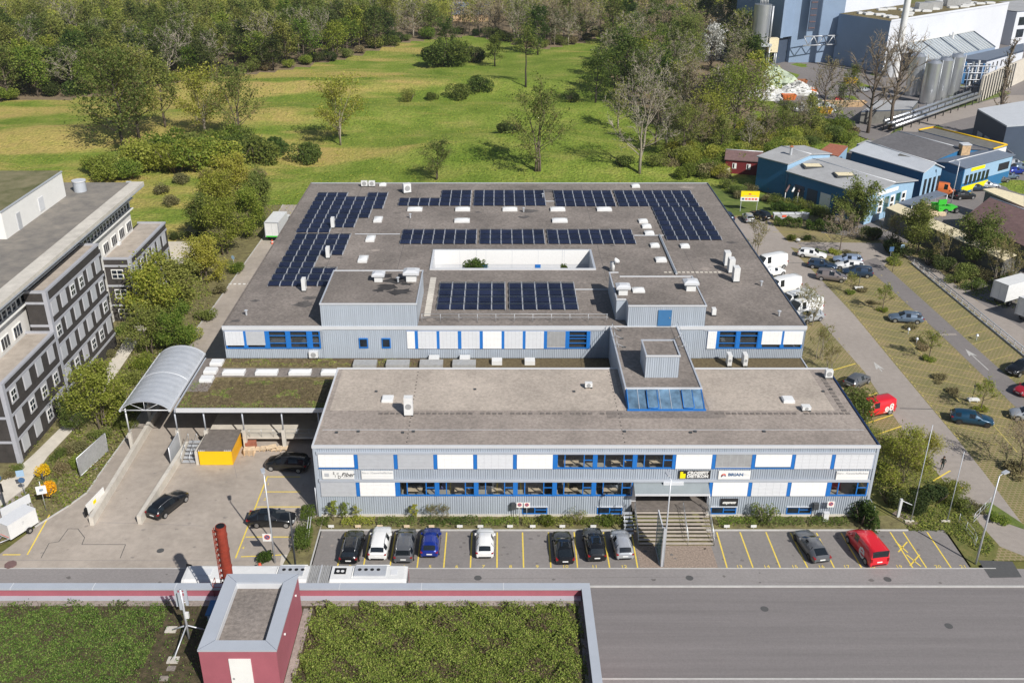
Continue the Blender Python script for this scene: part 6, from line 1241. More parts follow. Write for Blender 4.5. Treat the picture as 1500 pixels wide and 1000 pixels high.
m_.tube([(x+3.2,y-1,8),(x+3.2,y-1,20)],0.35,'galv',4); m_.build('platform', t)
x, y = P(1128,98,0); m_ = MB(); m_.box(x-1.6,x+1.6,y-1.3,y+1.3,5,9.6,'timber_cream')
for a in ((-1.3,-1),(1.3,-1),(-1.3,1),(1.3,1)): m_.tube([(x+a[0],y+a[1],0),(x+a[0],y+a[1],5)],0.25,'galv',4)
solo('hopper', m_, 'cream hopper box on legs below the upright steel tank', 'hopper', (x,y,0))
m_ = MB(); x, y = P(1098,40,0); m_.box(x-6,x-2,y,y+4,0,22,'blue_shed'); m_.box(x-2,x+3,y,y+4,16,22,'blue_shed'); m_.tube([(x-12,y-2,13),(x-2,y-2,13)],0.5,'white_metal',5); solo('filter_tower', m_, 'dark blue filter frame left of the upright steel tank', 'tower', (x,y,0))
x, y = P(1408,135,0); t = thing('pipe_rack', 'blue steel pipe rack with pumps right of the silos', 'pipework', (x,y,0)); rg = random.Random(9); m_ = MB()
for k in range(4):
    for j in range(2): m_.tube([(x-4+k*4,y-2+j*4,0),(x-4+k*4,y-2+j*4,8)],0.2,'factory_side',4)
for zz in (2,4,6,8):
    for j in range(2): m_.tube([(x-4,y-2+j*4,zz),(x+8,y-2+j*4,zz)],0.18,'galv',4)
for k in range(10): m_.cyl(x-3+rg.random()*10,y-2+rg.random()*4,rg.uniform(2,7),rg.uniform(7.5,9.3),0.35,rg.choice(['silver','blue_door','white_metal']),8)
m_.box(x-4,x-1,y-2.5,y-1.5,3,6,'blue_door'); m_.build('frame', t)
pr = thing('pipe_bridge', 'row of long silver pipes on trestles along the verge of the access road', 'pipework', (*P(1400,150,0),0)); a = Vector(P(1311,185,2)); b = Vector(P(1436,141,2)); m_ = MB()
for k in range(4): o_ = Vector((-0.5,1.2))*k; m_.tube([(a.x+o_.x,a.y+o_.y,2.0+0.5*(k%2)),(b.x+o_.x,b.y+o_.y,2.0+0.5*(k%2))],0.42,'silver',8)
m_.build('pipes', pr); m_ = MB()
for k in range(12): p = a.lerp(b,k/11); m_.tube([(p.x,p.y,0),(p.x,p.y,3.6)],0.14,'dark_metal',4); m_.tube([(p.x-1.5,p.y+3.6,0),(p.x-1.5,p.y+3.6,3.6)],0.14,'dark_metal',4)
m_.build('trestles', pr)
m_ = MB(); a = Vector(P(1434,150,0)); b = Vector(P(1500,118,0)); d = (b-a).normalized(); n_ = Vector((-d.y,d.x)); m_.prism([tuple(a),tuple(b),tuple(b+n_*0.6),tuple(a+n_*0.6)],0,7.5,'concrete_light')
for k in range(12): p = a+d*(1+k*2.6)-n_*0.25; m_.tube([(p.x,p.y,0),(p.x,p.y,7.4)],0.16,'dark_metal',4)
solo('panel_wall', m_, 'tall pale panel wall with dark posts right of the pipe frame', 'wall', (a.x,a.y,0))
pts = [P(1262,163,3.5),P(1335,160,3.5),P(1345,148,3.5),P(1285,147,3.5)]; t, _ = hall_block('low_shed', 'low grey shed in front of the silos behind bare trees', pts, 3.8, 'grey_board', 'shed_roof')
# heaps and skips of the recycling yard
def heap(u, v, rx, h, m, label, seed, cat='heap'):
    x, y = P(u, v, 0.07); rg = random.Random(seed); m_ = MB(); n_ = 16; rings = 5; vs = []; fs = []
    for j in range(rings):
        rr = rx*(1-(j/(rings-0.4))**1.3)
        for i in range(n_): k_ = rr*(0.8+0.4*rg.random()); vs.append((x+k_*math.cos(2*math.pi*i/n_), y+0.75*k_*math.sin(2*math.pi*i/n_), h*j/(rings-1)*(0.85+0.3*rg.random())))
    for j in range(rings-1):
        for i in range(n_): fs.append((j*n_+i, j*n_+(i+1)%n_, (j+1)*n_+(i+1)%n_, (j+1)*n_+i))
    m_.add(vs, fs, m); rgb = random.Random(seed+1)
    for k in range(260):
        a = rgb.random()*6.28; q = rgb.random(); r_ = rx*q; zz = h*max(0,1-q)**0.8; c = Vector((x+r_*math.cos(a), y+0.75*r_*math.sin(a), zz+0.25)); s_ = rgb.uniform(0.25,0.7); e = Matrix.Rotation(rgb.random()*3,3,'X') @ Matrix.Rotation(rgb.random()*3,3,'Z')
        m_.add([tuple(c+e @ Vector(w3)*s_) for w3 in ((-1,-.6,0),(1,-.6,0),(1,.6,0),(-1,.6,0))], [(0,1,2,3)], rgb.choice([m, m, 'white_metal' if m == 'leaf_white' else m]))
    solo('scrap_heap', m_, label, cat, (x,y,0))
mat('heap_pale', (0.42, 0.48, 0.36), 0.8, var=0.35, scale=0.5); mat('heap_white', (0.60, 0.60, 0.58), 0.7, var=0.3, scale=0.5)
heap(1130,122,9,5,'heap_pale','pale green heap of scrap behind the bare trees of the recycling yard',1); heap(1120,142,8,3.2,'heap_white','whitish heap of scrap in front of the pale green heap',2); heap(1168,136,6,3,'heap_white','whitish heap of scrap next to the orange containers',3); heap(1196,160,6,2.2,'heap_white','low whitish heap beside the orange boards',4)
for k, (u, v, m_n, l) in enumerate(((1186,137,'paint_orange','bright orange skip right of the whitish heap'),(1155,146,'paint_orange','orange skip between the whitish heaps'),(1172,124,'rust','rust coloured skip behind the whitish heap'),(1232,156,'wood','long orange brown timber stack under the trees'),(1207,166,'yellow_side','ochre skip at the edge of the recycling yard'),(1245,122,'yellow_wall','yellow skip near the dark factory undercroft'))):
    x, y = P(u, v, 0.07); m_ = MB(); L_ = 7 if k == 3 else 2.0; m_.add([(x-L_*0.8,y-0.9,0.1),(x+L_*0.8,y-0.9,0.1),(x+L_*0.8,y+0.9,0.1),(x-L_*0.8,y+0.9,0.1),(x-L_,y-1.1,1.6),(x+L_,y-1.1,1.6),(x+L_,y+1.1,1.6),(x-L_,y+1.1,1.6)],[(0,1,5,4),(1,2,6,5),(2,3,7,6),(3,0,4,7),(0,3,2,1)],m_n); m_.box(x-L_*0.8,x+L_*0.8,y-0.9,y+0.9,1.1,1.3,'grey_board')
    for q in range(4): m_.box(x-L_*0.7+q*L_*0.45-0.08,x-L_*0.7+q*L_*0.45+0.08,y-1.16,y-1.06,0.5,1.6,m_n)
    solo('skip', m_, l, 'skip', (x,y,0))
# ================================================================ VEHICLES
# station: x, half width, floor z, shoulder z, belt z, belt half width, roof-edge z, roof-edge half width, crown
def car_stations(kind):
    if kind == 'wagon':  return 4.75, 1.84, [(2.36,.62,.38,.52,.60,.60,.62,.50,.02),(2.22,.80,.22,.58,.70,.76,.73,.60,.03),(1.55,.90,.20,.70,.83,.86,.88,.66,.03),(1.02,.92,.20,.74,.92,.86,.98,.70,.03),(.30,.92,.20,.76,.95,.86,1.39,.60,.04),(.18,.92,.20,.76,.95,.86,1.42,.60,.04),(-.48,.92,.20,.77,.96,.86,1.46,.60,.04),(-.58,.92,.20,.77,.96,.86,1.46,.60,.04),(-1.35,.92,.20,.78,.98,.85,1.43,.59,.04),(-1.45,.91,.20,.78,.99,.85,1.42,.59,.04),(-1.98,.88,.22,.80,1.0,.80,1.34,.57,.03),(-2.25,.86,.28,.80,.98,.76,1.04,.62,.02),(-2.36,.78,.36,.72,.86,.70,.90,.60,.01)], (3,4,9,10,11)
    if kind == 'suv':    return 4.60, 1.88, [(2.28,.66,.42,.62,.76,.66,.80,.55,.02),(2.14,.84,.28,.70,.88,.80,.91,.64,.03),(1.50,.93,.26,.82,.98,.88,1.02,.70,.04),(1.00,.94,.26,.86,1.06,.88,1.12,.74,.04),(.38,.94,.26,.88,1.10,.88,1.58,.64,.04),(.26,.94,.26,.88,1.10,.88,1.61,.64,.04),(-.42,.94,.26,.89,1.11,.88,1.65,.64,.04),(-.52,.94,.26,.89,1.11,.88,1.65,.64,.04),(-1.30,.94,.26,.90,1.13,.87,1.61,.63,.04),(-1.42,.93,.26,.90,1.14,.87,1.60,.63,.04),(-1.90,.90,.28,.92,1.16,.82,1.52,.60,.03),(-2.18,.88,.34,.92,1.10,.78,1.16,.64,.02),(-2.28,.80,.42,.80,.96,.72,1.0,.62,.01)], (3,4,9,10,11)
    if kind == 'hatch':  return 4.10, 1.78, [(2.05,.62,.38,.54,.64,.60,.66,.50,.02),(1.92,.78,.22,.62,.76,.74,.79,.58,.03),(1.40,.87,.20,.74,.90,.83,.95,.64,.04),(.98,.89,.20,.78,.97,.83,1.03,.68,.04),(.36,.89,.20,.80,1.0,.83,1.42,.58,.05),(.26,.89,.20,.80,1.0,.83,1.45,.58,.05),(-.36,.89,.20,.81,1.01,.83,1.50,.58,.05),(-.46,.89,.20,.81,1.01,.83,1.50,.58,.05),(-1.15,.89,.20,.82,1.04,.82,1.45,.57,.05),(-1.27,.88,.20,.82,1.05,.82,1.44,.57,.05),(-1.62,.86,.22,.84,1.06,.77,1.38,.54,.03),(-1.96,.84,.28,.84,1.0,.73,1.04,.58,.02),(-2.05,.76,.36,.74,.86,.68,.90,.56,.01)], (3,4,9,10,11)
    if kind == 'coupe':  return 4.70, 1.86, [(2.34,.62,.36,.50,.58,.60,.60,.50,.02),(2.20,.80,.20,.56,.68,.76,.71,.60,.03),(1.50,.91,.18,.68,.81,.86,.86,.66,.04),(.92,.92,.18,.72,.89,.86,.95,.70,.04),(.15,.92,.18,.74,.92,.86,1.34,.57,.05),(.05,.92,.18,.74,.92,.86,1.37,.57,.05),(-.50,.92,.18,.75,.93,.86,1.40,.57,.05),(-.60,.92,.18,.75,.93,.86,1.40,.57,.05),(-1.15,.92,.18,.76,.95,.85,1.34,.56,.05),(-1.25,.92,.18,.76,.96,.85,1.32,.56,.05),(-1.40,.91,.20,.78,.97,.80,1.27,.55,.03),(-2.12,.88,.26,.80,.95,.74,1.0,.60,.02),(-2.34,.78,.36,.70,.84,.68,.88,.58,.01)], (3,4,9,10,11)
    if kind == 'mpv':    return 4.75, 1.88, [(2.36,.64,.40,.58,.70,.62,.73,.52,.02),(2.22,.82,.24,.66,.82,.78,.85,.62,.03),(1.75,.91,.22,.78,.95,.86,.99,.68,.04),(1.40,.93,.22,.82,1.03,.87,1.09,.72,.04),(.52,.93,.22,.84,1.06,.87,1.58,.66,.04),(.40,.93,.22,.84,1.06,.87,1.62,.66,.04),(-.40,.93,.22,.85,1.07,.87,1.67,.66,.04),(-.50,.93,.22,.85,1.07,.87,1.67,.66,.04),(-1.45,.93,.22,.86,1.09,.87,1.64,.66,.04),(-1.55,.92,.22,.86,1.09,.87,1.63,.66,.04),(-2.10,.90,.24,.88,1.10,.83,1.56,.64,.03),(-2.27,.88,.30,.88,1.06,.80,1.12,.68,.02),(-2.36,.82,.38,.78,.92,.76,.96,.66,.01)], (3,4,9,10,11)
    if kind == 'van':    return 4.90, 1.92, [(2.44,.70,.42,.66,.80,.70,.84,.58,.02),(2.30,.86,.28,.76,.95,.82,1.0,.66,.03),(1.90,.94,.26,.90,1.12,.90,1.18,.74,.04),(1.62,.95,.26,.94,1.20,.90,1.28,.78,.04),(1.0,.96,.26,.96,1.25,.93,1.84,.80,.05),(.80,.96,.26,.96,1.25,.93,1.92,.82,.05),(.05,.96,.26,.97,1.26,.94,1.98,.84,.05),(-.05,.96,.26,.97,1.26,.94,1.98,.84,.05),(-1.5,.96,.26,.97,1.26,.94,1.98,.84,.05),(-1.6,.96,.26,.97,1.26,.94,1.98,.84,.05),(-2.36,.95,.26,.97,1.26,.93,1.96,.83,.04),(-2.40,.94,.30,.97,1.24,.89,1.30,.80,.02),(-2.44,.90,.40,.86,1.0,.86,1.02,.78,.01)], (3,4,9,10,11)
    # big panel van
    return 5.90, 2.05, [(2.95,.76,.45,.72,.90,.76,.94,.62,.02),(2.80,.92,.32,.85,1.08,.88,1.14,.72,.03),(2.45,1.0,.30,1.0,1.28,.96,1.34,.80,.04),(2.25,1.02,.30,1.05,1.40,.97,1.48,.84,.04),(1.55,1.03,.30,1.08,1.48,.98,2.38,.82,.06),(1.35,1.03,.30,1.08,1.48,.98,2.50,.84,.06),(.60,1.03,.30,1.08,1.48,.99,2.56,.86,.06),(.50,1.03,.30,1.08,1.48,.99,2.56,.86,.06),(-2.0,1.03,.30,1.08,1.48,.99,2.56,.86,.06),(-2.1,1.03,.30,1.08,1.48,.99,2.56,.86,.06),(-2.80,1.02,.30,1.08,1.48,.98,2.52,.86,.05),(-2.90,1.01,.34,1.08,1.46,.97,1.5,.88,.02),(-2.95,.98,.44,.95,1.1,.94,1.12,.86,.01)]  , (3,4,9,10,11)
def car(kind, paint, pos, rz, label, group=None, name=None, cat='car', rails=True, dark_rim=False, sunroof=False, z=0.012, cargo=False):
    L_, W_, S, _k = car_stations(kind)
    t = thing(name or ('parked_van' if kind in ('van','bigvan') else 'parked_car'), label, cat, (pos[0], pos[1], z), rz, group)
    P_ = 'paint_'+paint; NP = 8; vs = []
    for (x,w_,z0,zs,zb,wb,zr,wr,cr) in S:
        half = [(0,z0),(w_*.86,z0),(w_,z0+.16),(w_*1.0,zs),(wb,zb),(wr,zr),(wr*.62,zr+cr),(0,zr+cr*1.25)]
        vs += [(x,y,zz) for y,zz in half]
    body = MB(); bf = []; gf = []
    n = len(S)
    for i in range(n-1):
        for k in range(NP-1):
            f = (i*NP+k, (i+1)*NP+k, (i+1)*NP+k+1, i*NP+k+1)
            g = False
            if k == 4 and i in (5,8) and not (cargo and i == 8): g = True           # side windows
            if k == 4 and i == 4 : g = False
            if k == 4 and i == 6: g = False
            if k == 4 and i == 9 and kind in ('wagon','suv','mpv') : g = True
            if k in (5,6) and i == 3: g = True                       # windscreen
            if k in (5,6) and i == 10 and not (cargo and kind == 'bigvan'): g = True
            (gf if g else bf).append(f)
    def mir(fs): return [tuple(reversed(f)) for f in fs]
    vm = [(x,-y,zz) for x,y,zz in vs]
    body.add(vs, [tuple(reversed(f)) for f in bf], P_, True); body.add(vm, bf, P_, True)
    for i in (0, n-1):
        for sgn in (1,-1):
            f = [i*NP+k for k in range(NP)]; body.add([(vs[q][0],sgn*vs[q][1],vs[q][2]) for q in f], [tuple(range(NP)) if (sgn == 1) == (i == 0) else tuple(range(NP-1,-1,-1))], P_)
    wx = (S[1][0]-0.62, S[-2][0]+0.78); wr_ = 0.33 if kind not in ('suv','van','bigvan') else 0.36
    sx0, sx1 = S[-2][0]+0.05, S[1][0]-0.1; wm = S[6][1]
    for sg in (1,-1):                                   # dark sills and wheel arches
        body.box(wx[1]+0.3, wx[0]-0.3, sg*wm-0.01*(sg<0)-0.006*(sg>0), sg*wm+0.014 if sg>0 else sg*wm-0.004+0.006, S[6][2], S[6][2]+0.12, 'black')
        for x in wx:
            m_ = [(x+(wr_+0.07)*math.cos(a*math.pi/10), sg*(wm+0.006), wr_+(wr_+0.07)*math.sin(a*math.pi/10)) for a in range(11)]
            body.add(m_, [tuple(range(11)) if sg < 0 else tuple(range(10,-1,-1))], 'black')
    body.box(S[0][0]-0.04, S[0][0]+0.015, -S[0][1]*0.8, S[0][1]*0.8, S[0][2]+0.02, S[0][2]+0.13, 'black'); body.box(S[-1][0]-0.012, S[-1][0]+0.05, -S[-1][1]*0.8, S[-1][1]*0.8, S[-1][2], S[-1][2]+0.12, 'black')
    for sg in (1,-1):                                    # door mirrors
        body.box(S[3][0]-0.42, S[3][0]-0.22, sg*(S[3][1]+0.02)-0.09, sg*(S[3][1]+0.02)+0.09, S[3][4]-0.01, S[3][4]+0.14, P_)
    bo = body.build('body', t, local=True)
    for nm, gsel in (('windscreen', lambda i,k: k in (5,6) and i == 3), ('rear_window', lambda i,k: k in (5,6) and i == 10)):
        sel = [f for f in gf if gsel(f[0]//NP, f[0]%NP)]
        if sel:
            used = sorted({q for f in sel for q in f}); ix = {q:n2 for n2,q in enumerate(used)}; g_ = MB(); g_.add([vs[q] for q in used]+[(vs[q][0],-vs[q][1],vs[q][2]) for q in used], [tuple(ix[q] for q in reversed(f)) for f in sel]+[tuple(len(used)+ix[q] for q in f) for f in sel], 'car_glass', True); g_.build(nm, t, local=True)
    for i2 in (5,7,8,9):
        sel = [f for f in gf if f[0]%NP == 4 and f[0]//NP == i2]
        if not sel or i2 == 7: continue
        for sg in (1,-1):
            f = sel[0]; g_ = MB(); g_.add([(vs[q][0],sg*vs[q][1],vs[q][2]) for q in f], [(3,2,1,0) if sg > 0 else (0,1,2,3)], 'car_glass'); g_.build('side_window', t, local=True)
    if rails and kind in ('wagon','suv','mpv'):
        for sg in (1,-1):
            r = MB(); r.tube([(S[5][0],sg*S[5][7]*0.98,S[5][6]+0.01),(S[6][0],sg*S[6][7]*0.98,S[6][6]+0.07),(S[9][0],sg*S[9][7]*0.98,S[9][6]+0.06),(S[10][0]+0.1,sg*S[10][7]*0.98,S[10][6]+0.02)],0.022,'rim' if paint not in ('black',) or kind == 'wagon' else 'black',4); r.build('roof_rail', t, local=True)
    if sunroof: r = MB(); r.box(S[8][0]+0.05,S[6][0]+0.42,-0.42,0.42,S[6][6]+0.02,S[6][6]+0.056,'car_glass'); r.build('sunroof', t, local=True)
    for x in wx:
        for sg in (1,-1):
            w_ = thing_part('wheel', t); m_ = MB(); m_.T = Matrix.Translation((x,sg*(wm-0.09),wr_)) @ Matrix.Rotation(R(90),4,'X'); m_.cyl(0,0,-0.11,0.11,wr_,'tyre',16); mw = m_.build('tyre', w_, local=True)
            m_ = MB(); m_.T = Matrix.Translation((x,sg*(wm-0.09),wr_)) @ Matrix.Rotation(R(90),4,'X'); m_.cyl(0,0,-0.117,0.117,wr_*0.66,'rim_dark' if dark_rim else 'rim',12); m_.build('rim', w_, local=True)
    s1 = S[1]
    for sg in (1,-1):
        h = MB(); h.add([(s1[0]+0.03,sg*s1[1]*.98,s1[3]),(S[0][0]+0.015,sg*S[0][1]*.98,S[0][3]+0.02),(S[0][0]+0.015,sg*S[0][1]*.6,S[0][3]+0.08),(s1[0]+0.05,sg*s1[5]*.72,s1[6]+0.015),(s1[0]-0.1,sg*s1[5]*.97,s1[4]+0.02)],[(0,1,2,3,4) if sg > 0 else (4,3,2,1,0)],'lamp_clear'); h.build('headlight', t, local=True)
        q = S[-2]; h = MB(); zt = q[4]-0.02; h.box(S[-1][0]-0.02,q[0]+0.12,sg*(q[1]-0.11)-0.09,sg*(q[1]-0.11)+0.112,zt-0.17 if kind not in ('van','bigvan') else zt-0.4,zt-0.04,'red_lamp'); h.build('tail_light', t, local=True)
    pl_ = MB(); pl_.box(S[-1][0]-0.02,S[-1][0]-0.006,-0.26,0.26,S[-1][3]-0.12,S[-1][3]-0.0,'plate'); pl_.build('number_plate', t, local=True); pl_ = MB(); pl_.box(S[0][0]+0.016,S[0][0]+0.03,-0.26,0.26,S[0][2]+0.05,S[0][2]+0.16,'plate'); pl_.build('number_plate', t, local=True)
    return t
def thing_part(name, parent):
    o = bpy.data.objects.new(name, None); COL.objects.link(o); o.parent = parent; return o
N_ = R(90)
def mid(a, b, z=0): p = P(*a, z); q = P(*b, z); return ((p[0]+q[0])/2, (p[1]+q[1])/2)
def fc(u, v0=799, z=0.75): return P(u, v0, z)
# front row, noses to the building
car('wagon','black',fc(516,797),N_-0.03,'black estate car with silver roof rails, leftmost in the front row')
car('suv','white',fc(557,793),N_-0.02,'white estate car in the front row between a black and a dark grey car',rails=True)
car('mpv','grey',fc(594,796),N_-0.01,'dark grey minivan in the front row between a white and a blue car')
car('hatch','blue',fc(631,791),N_-0.01,'bright blue hatchback with red tail lights in the front row')
car('hatch','white',fc(710.5,792),N_,'white hatchback in the front row with free bays on both sides')
car('coupe','black',fc(825,798),N_+0.03,'glossy black saloon with dark glass roof, left of the three cars beside the stairs',sunroof=True)
car('suv','black',fc(870.5,795),N_+0.04,'black off road car with roof rails, middle of the three cars beside the stairs',sunroof=True)
car('hatch','silver',fc(911,794),N_+0.05,'silver grey hatchback parked next to the entrance stairs')
car('coupe','grey',fc(1189,796),N_+0.16,'dark grey coupe parked left of the red delivery van in the front row',dark_rim=True)
rv = car('van','red',fc(1269,800),N_+0.17,'bright red delivery van with a white round letter on its side in the front row',cat='van',cargo=True)
m_ = MB(); text_into(m_,'e',2.3,'white_paint',Matrix.Translation((-0.85,0.975,1.02)) @ Matrix.Rotation(R(180),4,'Z') @ FRONT,0.004,bold=0.03); m_.build('lettering', rv, local=True)
car('wagon','black',P(246,736,0.7),R(66),'black estate car with bluish windscreen beside the concrete ramp wall')
car('coupe','black',P(398,757,0.7),R(0),'glossy black saloon parked across the yellow bay lines near the lamp post',sunroof=True)
car('mpv','black',P(421,676,0.8),R(172),'black car half in shadow at the west wall of the office building')
# east car park
G = 'cars on the grass pavers'
car('wagon','white',P(1190,371,0.7),R(-22),'white estate car, rearmost of the left hand group on the grass pavers')
car('wagon','navy',P(1205,387,0.7),R(-22),'dark navy estate car between the white estate and the taupe minivan')
car('mpv','taupe',P(1218,404,0.7),R(-20),'taupe grey minivan, nearest of the left hand group on the grass pavers')
car('wagon','steelblue',P(1242,379,0.7),R(166),'light steel blue estate car, rearmost of the right hand group on the grass pavers')
car('wagon','white',P(1245,388,0.7),R(166),'white car between the steel blue estate and the slate minivan',rails=False)
car('mpv','navy',P(1256,397,0.8),R(168),'dark slate minivan beside the thin tree, nearest of the right hand group')
car('wagon','slate',P(1327,464,0.7),R(170),'blue grey estate car parked alone beside a young tree on the grass pavers')
car('wagon','petrol',P(1424,611,0.7),R(-16),'petrol blue sports estate with dark rims alone in the near car park',dark_rim=True,rails=False)
car('suv','black',P(1497,537,0.8),R(208),'black off road car cut by the east picture edge near the lane arrow')
car('hatch','silver',P(1507,606,0.7),R(165),'silver car only half inside the east picture edge'); car('hatch','bordeaux',P(1508,568,0.7),R(205),'dark red car barely showing at the east picture edge')
car('hatch','grey',P(1256,556,0.7),R(40),'grey hatchback half hidden by shrubs beside the red van'); 
rv2 = car('van','red',P(1281,596,0.9),R(20)+math.pi,'red van with white letters half hidden behind the olive shrub at the east corner',cat='van',cargo=True)
m_ = MB(); text_into(m_,'e8',1.35,'white_paint',Matrix.Translation((-1.35,0.985,1.05)) @ Matrix.Rotation(R(180),4,'Z') @ FRONT,0.004,bold=0.03); m_.box(-2.1,-0.6,0.962,0.978,0.52,0.57,'white_paint'); m_.build('lettering', rv2, local=True)
car('bigvan','white',P(1128,384,1.2),R(205),'white panel van, rearmost of the white vans along the hall',cat='van',cargo=True,name='parked_van'); car('hatch','white',P(1133,397,0.7),R(25),'small white car squeezed between two white vans along the hall')
car('bigvan','white',P(1147,418,1.2),R(205),'large white panel van, middle one of the white vans along the hall',cat='van',cargo=True); car('bigvan','white',P(1166,440,1.2),R(205),'white panel van behind bare twigs beside the hall',cat='van',cargo=True); car('bigvan','white',P(1178,450,1.2),R(208),'white panel van, nearest of the white vans along the hall',cat='van',cargo=True); car('hatch','silver',P(1187,463,0.7),R(205),'silver car under the bare tree at the hall corner')
car('hatch','silver',P(1096,318,0.7),R(90),'silver grey car parked below the yellow sign board'); car('suv','black',P(1114,314,0.8),R(118),'black car parked right of the silver car below the yellow sign board'); car('hatch','navy',P(1065,316,0.7),R(100),'dark car almost hidden by the east roof edge of the hall')
# workshop yard
car('bigvan','orange',P(1378,277,1.2),R(-30),'orange panel van parked in front of the blue hall gable',cat='van',cargo=True,name='parked_van')
for u, v, p_, k_, rz, l in ((1412,286,'black','suv',R(10),'black car in the workshop yard next to the lamp post'),(1430,274,'navy','wagon',R(8),'dark car parked under the yellow banner'),(1448,270,'silver','coupe',R(-8),'light grey car right of the yellow banner'),(1463,262,'grey','suv',R(10),'dark grey car along the blue wing, third from the corner'),(1477,257,'slate','wagon',R(10),'blue grey car along the blue wing, fourth from the corner'),(1488,250,'blue','hatch',R(12),'blue car along the blue wing near the picture edge'),(1484,239,'silver','mpv',R(20),'silver people carrier at the far corner of the blue wing'),(1495,244,'slate','hatch',R(15),'blue grey hatchback behind the silver people carrier'),(1497,292,'silver','hatch',R(20),'silver car beside the cream shelter at the picture edge')):
    car(k_, p_, P(u, v, 0.7), rz, l)
for u, v, p_, l in ((1070,96,'white','white car between the bushes left of the recycling yard'),(1073,90,'steelblue','light blue car between the bushes left of the recycling yard'),(1265,131,'silver','silver car on the road below the dark factory undercroft'),(1228,145,'bordeaux','dark red car among the scrap heaps')): car('hatch', p_, P(u, v, 0.8), R(30), l)
# box trailers
def box_truck(u, v, rz, label, s=1.0):
    x, y = P(u, v, 0); t = thing('box_truck', label, 'truck', (x,y,0), rz); m_ = MB(); m_.box(-3.6,2.6,-1.25,1.25,1.05,3.7,'white_metal'); m_.box(-3.62,-3.6,-0.02,0.02,1.1,3.6,'blind_grey'); bx = m_.build('box', t, local=True)
    m_ = MB(); m_.box(-3.7,-3.62,-1.27,-1.15,1.0,3.75,'galv'); m_.box(-3.7,-3.62,1.15,1.27,1.0,3.75,'galv'); m_.box(-3.7,-3.62,-1.15,1.15,3.62,3.75,'galv'); m_.build('door_frame', t, local=True)
    m_ = MB(); m_.box(-3.4,4.6,-0.5,0.5,0.7,1.0,'dark_metal'); m_.build('chassis', t, local=True); m_ = MB(); m_.box(2.8,4.6,-1.15,1.15,0.6,2.5,'white_metal'); m_.box(4.55,4.62,-1.0,1.0,1.5,2.35,'car_glass'); m_.box(3.4,4.4,-1.17,1.17,1.6,2.3,'car_glass'); m_.build('cab', t, local=True)
    for xx in (-2.2,3.6):
        for yy in (-1.0,1.0): m_ = MB(); m_.T = Matrix.Translation((xx,yy,0.48)) @ Matrix.Rotation(R(90),4,'X'); m_.cyl(0,0,-0.16,0.16,0.48,'tyre',14); m_.cyl(0,0,-0.17,0.17,0.25,'rim',10); m_.build('wheel', t, local=True)
    return t
a = P(1471,447,0); box_truck(1482,441,R(28),'white box truck with closed rear doors beside the trees at the east edge'); box_truck(1519,466,R(28),'white box truck at the east picture edge, in front of the other box truck')
lt = box_truck(408,345,R(87),'tall white box lorry with green base strip beside the west wall of the hall')
m_ = MB(); m_.box(-3.66,2.62,-1.28,1.28,1.0,1.22,'green_machine'); m_.build('green_strip', lt, local=True)
# small box trailer in the yard
x, y = P(30,780,0); tr = thing('box_trailer', 'small white box trailer with drawbar near the yellow forsythia', 'trailer', (x,y,0), R(63))
m_ = MB(); m_.box(-1.6,1.6,-0.8,0.8,0.5,2.15,'white_metal'); m_.box(-1.62,1.62,-0.82,0.82,2.1,2.18,'blind_light'); m_.box(-1.63,-1.6,-0.6,0.6,0.7,0.74,'ink_red'); m_.build('box', tr, local=True); m_ = MB(); m_.tube([(-1.6,-0.5,0.5),(-2.7,0,0.45)],0.05,'galv',5); m_.tube([(-1.6,0.5,0.5),(-2.7,0,0.45)],0.05,'galv',5); m_.tube([(-2.5,0,0.0),(-2.5,0,0.6)],0.04,'galv',5); m_.build('drawbar', tr, local=True)
for yy in (-0.92,0.92):
    m_ = MB(); m_.T = Matrix.Translation((0.4,yy,0.33)) @ Matrix.Rotation(R(90),4,'X'); m_.cyl(0,0,-0.1,0.1,0.33,'tyre',14); m_.cyl(0,0,-0.11,0.11,0.16,'rim',10); m_.build('wheel', tr, local=True)
m_ = MB(); text_into(m_,'7',0.5,'ink_grey',Matrix.Translation((0.0,-0.812,1.45)) @ FRONT,0.003); m_.build('lettering', tr, local=True)
# green loader with timber
x, y = P(1382,311,0); gl_ = thing('green_loader', 'bright green loading machine with grey wheels in the workshop yard', 'machine', (x,y,0), R(15)); m_ = MB(); m_.add([(-2,-1.1,0.6),(1,-1.1,0.6),(1,1.1,0.6),(-2,1.1,0.6),(-2.4,-1.2,1.9),(0.4,-1.2,1.6),(0.4,1.2,1.6),(-2.4,1.2,1.9)],[(0,3,2,1),(0,1,5,4),(1,2,6,5),(2,3,7,6),(3,0,4,7)],'green_machine'); m_.box(0.4,2.2,-0.9,0.9,0.7,1.3,'green_machine'); m_.box(-1.6,0.2,-0.12,0.12,1.6,2.6,'green_machine'); m_.build('body', gl_, local=True)
for xx in (-0.6,1.9):
    for yy in (-1.2,1.2): m_ = MB(); m_.T = Matrix.Translation((xx,yy,0.55)) @ Matrix.Rotation(R(90),4,'X'); m_.cyl(0,0,-0.2,0.2,0.55,'tyre',14); m_.cyl(0,0,-0.21,0.21,0.3,'rim',10); m_.build('wheel', gl_, local=True)
